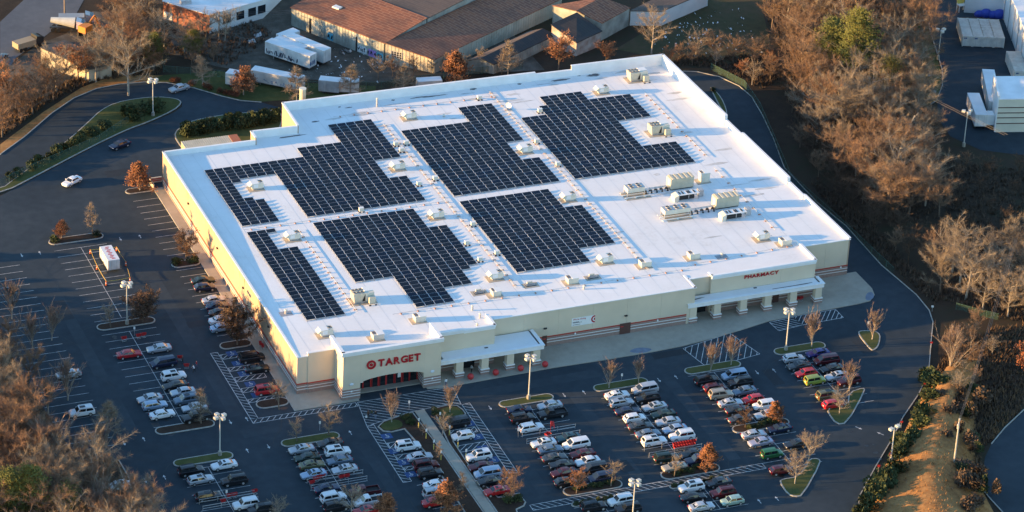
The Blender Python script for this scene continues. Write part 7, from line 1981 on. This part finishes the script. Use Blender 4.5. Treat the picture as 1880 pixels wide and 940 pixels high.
# low woods beyond the left edge of the view, which throw the long shade over the left lot
wr = random.Random(91); wm = MB()
for k in range(120):
    x, y = wr.uniform(-125, -74), wr.uniform(-80, 84); H = (wr.uniform(11, 14.5) if x < -92 else wr.uniform(7, 9)) if y < 58 else wr.uniform(5.5, 8)
    if k >= 120: x, y, H = wr.uniform(-128, -104), -32 + (k - 120) * 2.7 + wr.uniform(-1, 1), wr.uniform(18, 25)
    wm.mi = 0; wm.tube((x, y, 0), (x, y, H * .6), .2, .1, 5, False); wm.mi = 1
    for j in range(170 if k < 120 else 420):
        f = wr.random(); zz = H * (.1 + .9 * f); rad = (3.8 if k < 120 else 5.0) * (1 - f ** 1.7) + .3; a = wr.uniform(0, 2 * PI); q = rad * math.sqrt(wr.random())
        c = Vector((x + q * math.cos(a), y + q * math.sin(a), zz)); u = Vector((wr.gauss(0, 1), wr.gauss(0, 1), wr.gauss(0, 1))).normalized(); v = u.orthogonal().normalized(); h = wr.uniform(.35, .7)
        wm.add([c - u * h, c + v * h, c + u * h, c - v * h], [(0, 1, 2, 3)])
o = obj("woods", wm, [M_bark, M_pine]); tag(o, "low evergreen wood left of the parking lot", "woods", None, "stuff")

# ------------------------------------------------------------------ shrubs
def shrub_mesh(seed, m, n=620, leaf=.2):
    r = random.Random(seed); mb = MB(); lob = [(r.uniform(-.5, .5), r.uniform(-.5, .5), r.uniform(.3, .75), r.uniform(.45, .75)) for k in range(7)]
    for k in range(n):
        cx, cy, cz, rr_ = r.choice(lob); d = Vector((r.gauss(0, 1), r.gauss(0, 1), r.gauss(.2, 1))).normalized() * rr_ * (r.random() ** .35)
        c = Vector((cx, cy, cz)) + d
        if c.z < .03: continue
        u = (d + Vector((r.gauss(0, .3), r.gauss(0, .3), r.gauss(0, .3)))).normalized(); v = u.orthogonal().normalized(); h = leaf * r.uniform(.5, 1.1) / 1.6
        mb.add([c - v * h, c + u * h * 1.3, c + v * h, c - u * h * .8], [(0, 1, 2, 3)])
    for k in range(6): a = k * 1.05; mb.tube((0, 0, 0), (.3 * math.cos(a), .3 * math.sin(a), .6), .03, .01, 3, False)
    return mb.mesh("shrub", m)
SH = [shrub_mesh(300 + i, M_shrub) for i in range(3)]; SHR = shrub_mesh(310, M_shrubr, 420); SHU = shrub_mesh(312, M_under_shade, 520, .26); SHB = shrub_mesh(311, M_twig, 420, .3)
def shrub(p, r_, h, label, group, me=None, z=0.0):
    o = obj("shrub", me or ra.choice(SH), None, None, (p[0], p[1], z), rz=ra.uniform(0, 6.28)); o.scale = (r_, r_, h)
    tag(o, label, "shrub", group); return o
a, b = (11.22, 110.09), (32.46, 111.01)
for k in range(11):
    for j in range(2):
        f = (k + .5 * j) / 10.5; shrub((a[0] + (b[0] - a[0]) * f + ra.uniform(-.3, .3), a[1] + (b[1] - a[1]) * f + j * 1.8, ), ra.uniform(1.3, 1.7), ra.uniform(1.7, 2.3), "dark green shrub in the hedge behind the store's back left corner", "hedge shrubs behind the store", z=.15)
LOOPSH = [((2.94, 121.43), 2.3), ((2.41, 123.97), 1.8), ((7.62, 123.87), 2.2), ((9.23, 124.36), 1.6), ((-4.19, 117.87), 1.5), ((-7.20, 115.48), 1.3), ((-7.79, 117.06), 1.2), ((-11.12, 113.86), 1.2), ((-12.59, 112.92), 1.3), ((-15.04, 111.35), 1.3), ((-17.48, 109.79), 1.4), ((-19.16, 108.01), 1.2), ((-21.75, 106.53), 1.2), ((-24.26, 104.58), 1.3), ((-27.22, 102.34), 1.2), ((-29.29, 101.19), 1.2), ((-10.27, 115.47), 1.0)]
for p, s_ in LOOPSH:
    shrub(p, s_ * 1.15, s_ * 1.2, "green shrub along the loop median's fence", "shrubs in the loop median", z=.15)
for x, y, l in ((-27.4, 71.6, "upper left island's left end"), (-19.2, 71.8, "upper left island's right end"), (-6.8, 55.2, "wall island's left end"), (-3.6, 55.4, "wall island's right end")):
    shrub((x, y), 1.25, 1.1, "round dark shrub at the " + l, "round shrubs on the islands", z=.16)
for i, p in enumerate(((16.47, 136.84), (17.39, 136.57), (20.00, 134.35), (22.60, 132.14), (23.20, 130.80), (24.87, 128.87), (25.78, 127.74), (26.76, 126.87), (27.52, 126.07))):
    shrub(p, 1.0, .9, "low reddish brown shrub beside the loop road kerb", "reddish shrubs by the loop road", SHR)
for i, (p, s_) in enumerate((((117.51, -33.98), 2.6), ((117.06, -31.70), 1.8), ((118.05, -36.28), 2.0), ((112.73, -39.47), 2.2), ((109.77, -43.34), 2.2), ((106.95, -47.39), 2.2), ((103.16, -50.26), 2.0), ((101.48, -51.74), 2.2), ((98.43, -54.78), 2.1), ((95.59, -59.41), 2.3), ((91.49, -62.59), 2.4), ((92.62, -64.30), 1.6), ((88.38, -65.64), 2.2), ((85.62, -69.33), 2.2), ((82.91, -71.66), 2.2), ((105.95, -46.66), 1.6))):
    shrub(p, s_ * 1.1, s_ * 1.35, "big green shrub in the hedge along the right lot edge", "hedge shrubs at the right lot edge")
for (x0, x1, y, nm) in ((37.5, 44, -47.0, "first shrub island by the crossing"), (57, 63, -47.3, "second shrub island by the crossing"), (76.3, 82.5, -36.6, "third row's shrub island")):
    for k in range(5): shrub((x0 + (x1 - x0) * k / 4, y + ra.uniform(-.5, .5)), 1.0, .6, "low green shrub on the " + nm, "low shrubs on the " + nm, z=.16)
for x0, x1, y, nm in ((35.5, 44, -51.3, "narrow first bed below the crossing"), (55, 64, -51.2, "narrow second bed below the crossing")):
    for k in range(7): shrub((x0 + (x1 - x0) * k / 6, y), .65, .45, "low green shrub in the " + nm, "low shrubs in the " + nm, z=.16)
for p, s_, l in (((16.7, -14.4), 1.2, "beside the walkway's left lawn, upper"), ((16.9, -16.2), 1.1, "beside the walkway's left lawn, lower"), ((22.3, -14.6), 1.1, "beside the walkway's right lawn"), ((24.5, -46.5), 1.3, "on the bed at the walkway's lower right, left one"), ((26.3, -47.2), 1.2, "on the bed at the walkway's lower right, right one"), ((131.18, 98.04), 1.0, "on the lawn sliver beside the side drive")):
    shrub(p, s_, s_ * .8, "dark green shrub " + l, "shrubs at the walkway", z=.16)
brs = random.Random(14)
for k in range(30):
    f = brs.random(); a = Vector((120.17, -36.52)).lerp(Vector((104.93, -74.90)), f); x, y = a.x + brs.gauss(0, 2.2), a.y + brs.gauss(0, 1.2)
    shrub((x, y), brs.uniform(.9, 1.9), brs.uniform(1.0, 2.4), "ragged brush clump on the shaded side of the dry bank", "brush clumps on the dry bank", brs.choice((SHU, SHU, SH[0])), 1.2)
# undergrowth and dead grass on the floors of the woods: nobody could count it
ug = random.Random(8); um = MB()
def tuft(x, y, z, s_, mi, n=3):
    um.mi = mi
    for k in range(n):
        a = ug.uniform(0, 6.28); e = Vector((math.cos(a) * .6, math.sin(a) * .6, ug.uniform(.6, 1.4))) * s_; w_ = Vector((-math.sin(a), math.cos(a), 0)) * .16 * s_
        p = Vector((x + ug.uniform(-.3, .3), y + ug.uniform(-.3, .3), z)); um.add([p - w_, p + w_, p + e], [(0, 1, 2)])
for poly, n, mis in ((core_wood, 5000, (0, 0, 1)), (dark_wood, 1500, (0, 1)), (low_right, 900, (0, 1)), (left_wood, 3000, (0, 1, 2)), (lower_wood, 2600, (0, 1)), (back_scrub, 900, (0, 1)), (top_wood, 900, (0, 1)), ([(115.40, -33.96), (125.39, -22.96), (140.47, -16.41), (146.77, -18.35), (130.60, -45.06), (114.44, -57.44), (109.00, -69.49), (110.70, -62.22), (122.04, -41.33)], 2600, (0, 1, 2)), ([(134.31, 51.88), (136.49, 33.00), (135.87, 14.47), (134.95, -2.70), (132.72, -4.82), (132.07, 11.98), (131.51, 30.69), (132.05, 49.90)], 900, (0, 1)), ([(26.48, 161.01), (40.87, 169.44), (45.65, 155.48), (39.35, 148.08), (30.83, 141.51), (25.38, 144.59)], 900, (0, 1))):
    xs_ = [p[0] for p in poly]; ys_ = [p[1] for p in poly]; c_ = 0
    while c_ < n:
        x, y = ug.uniform(min(xs_), max(xs_)), ug.uniform(min(ys_), max(ys_))
        if inside(poly, x, y): tuft(x, y, -.06, ug.uniform(.35, 1.0), ug.choice(mis)); c_ += 1
o = obj("undergrowth", um, [M_under_shade, M_under_shade, mat("dead_stems", (.16, .09, .04), .95)]); tag(o, "brown undergrowth, darkened for shade, on the floor of the woods and slopes", "undergrowth", None, "stuff")  # shade of the wood floor is painted into the dark stem colour
gr = MB(); um2 = um; um = gr
gpoly = [(115.90, -34.12), (107.53, -44.08), (101.91, -50.47), (95.03, -57.66), (87.63, -65.59), (83, -78), (90, -90), (106.80, -74.54), (108.46, -67.38), (112.98, -56.97), (118.64, -46.53), (124.01, -37.71)]
dg_ = bpy.context.evaluated_depsgraph_get(); ebk = bpy.data.objects["embankment"]
from mathutils.bvhtree import BVHTree
bv = BVHTree.FromObject(ebk, dg_)
xs_ = [p[0] for p in gpoly]; ys_ = [p[1] for p in gpoly]; c_ = 0
while c_ < 5200:
    x, y = ug.uniform(min(xs_), max(xs_)), ug.uniform(min(ys_), max(ys_)); c_ += 1
    if not inside(gpoly, x, y): continue
    h_ = bv.ray_cast(Vector((x, y, 30)), Vector((0, 0, -1)))
    if h_[0] is None: continue
    tuft(x, y, h_[0].z - .02, ug.uniform(.2, .5), 0 if ug.random() < .8 else 1, 2)
o = obj("dry_grass", gr, [M_straw, M_twig]); tag(o, "dry orange grass on the bank at lower right", "grass", None, "stuff")
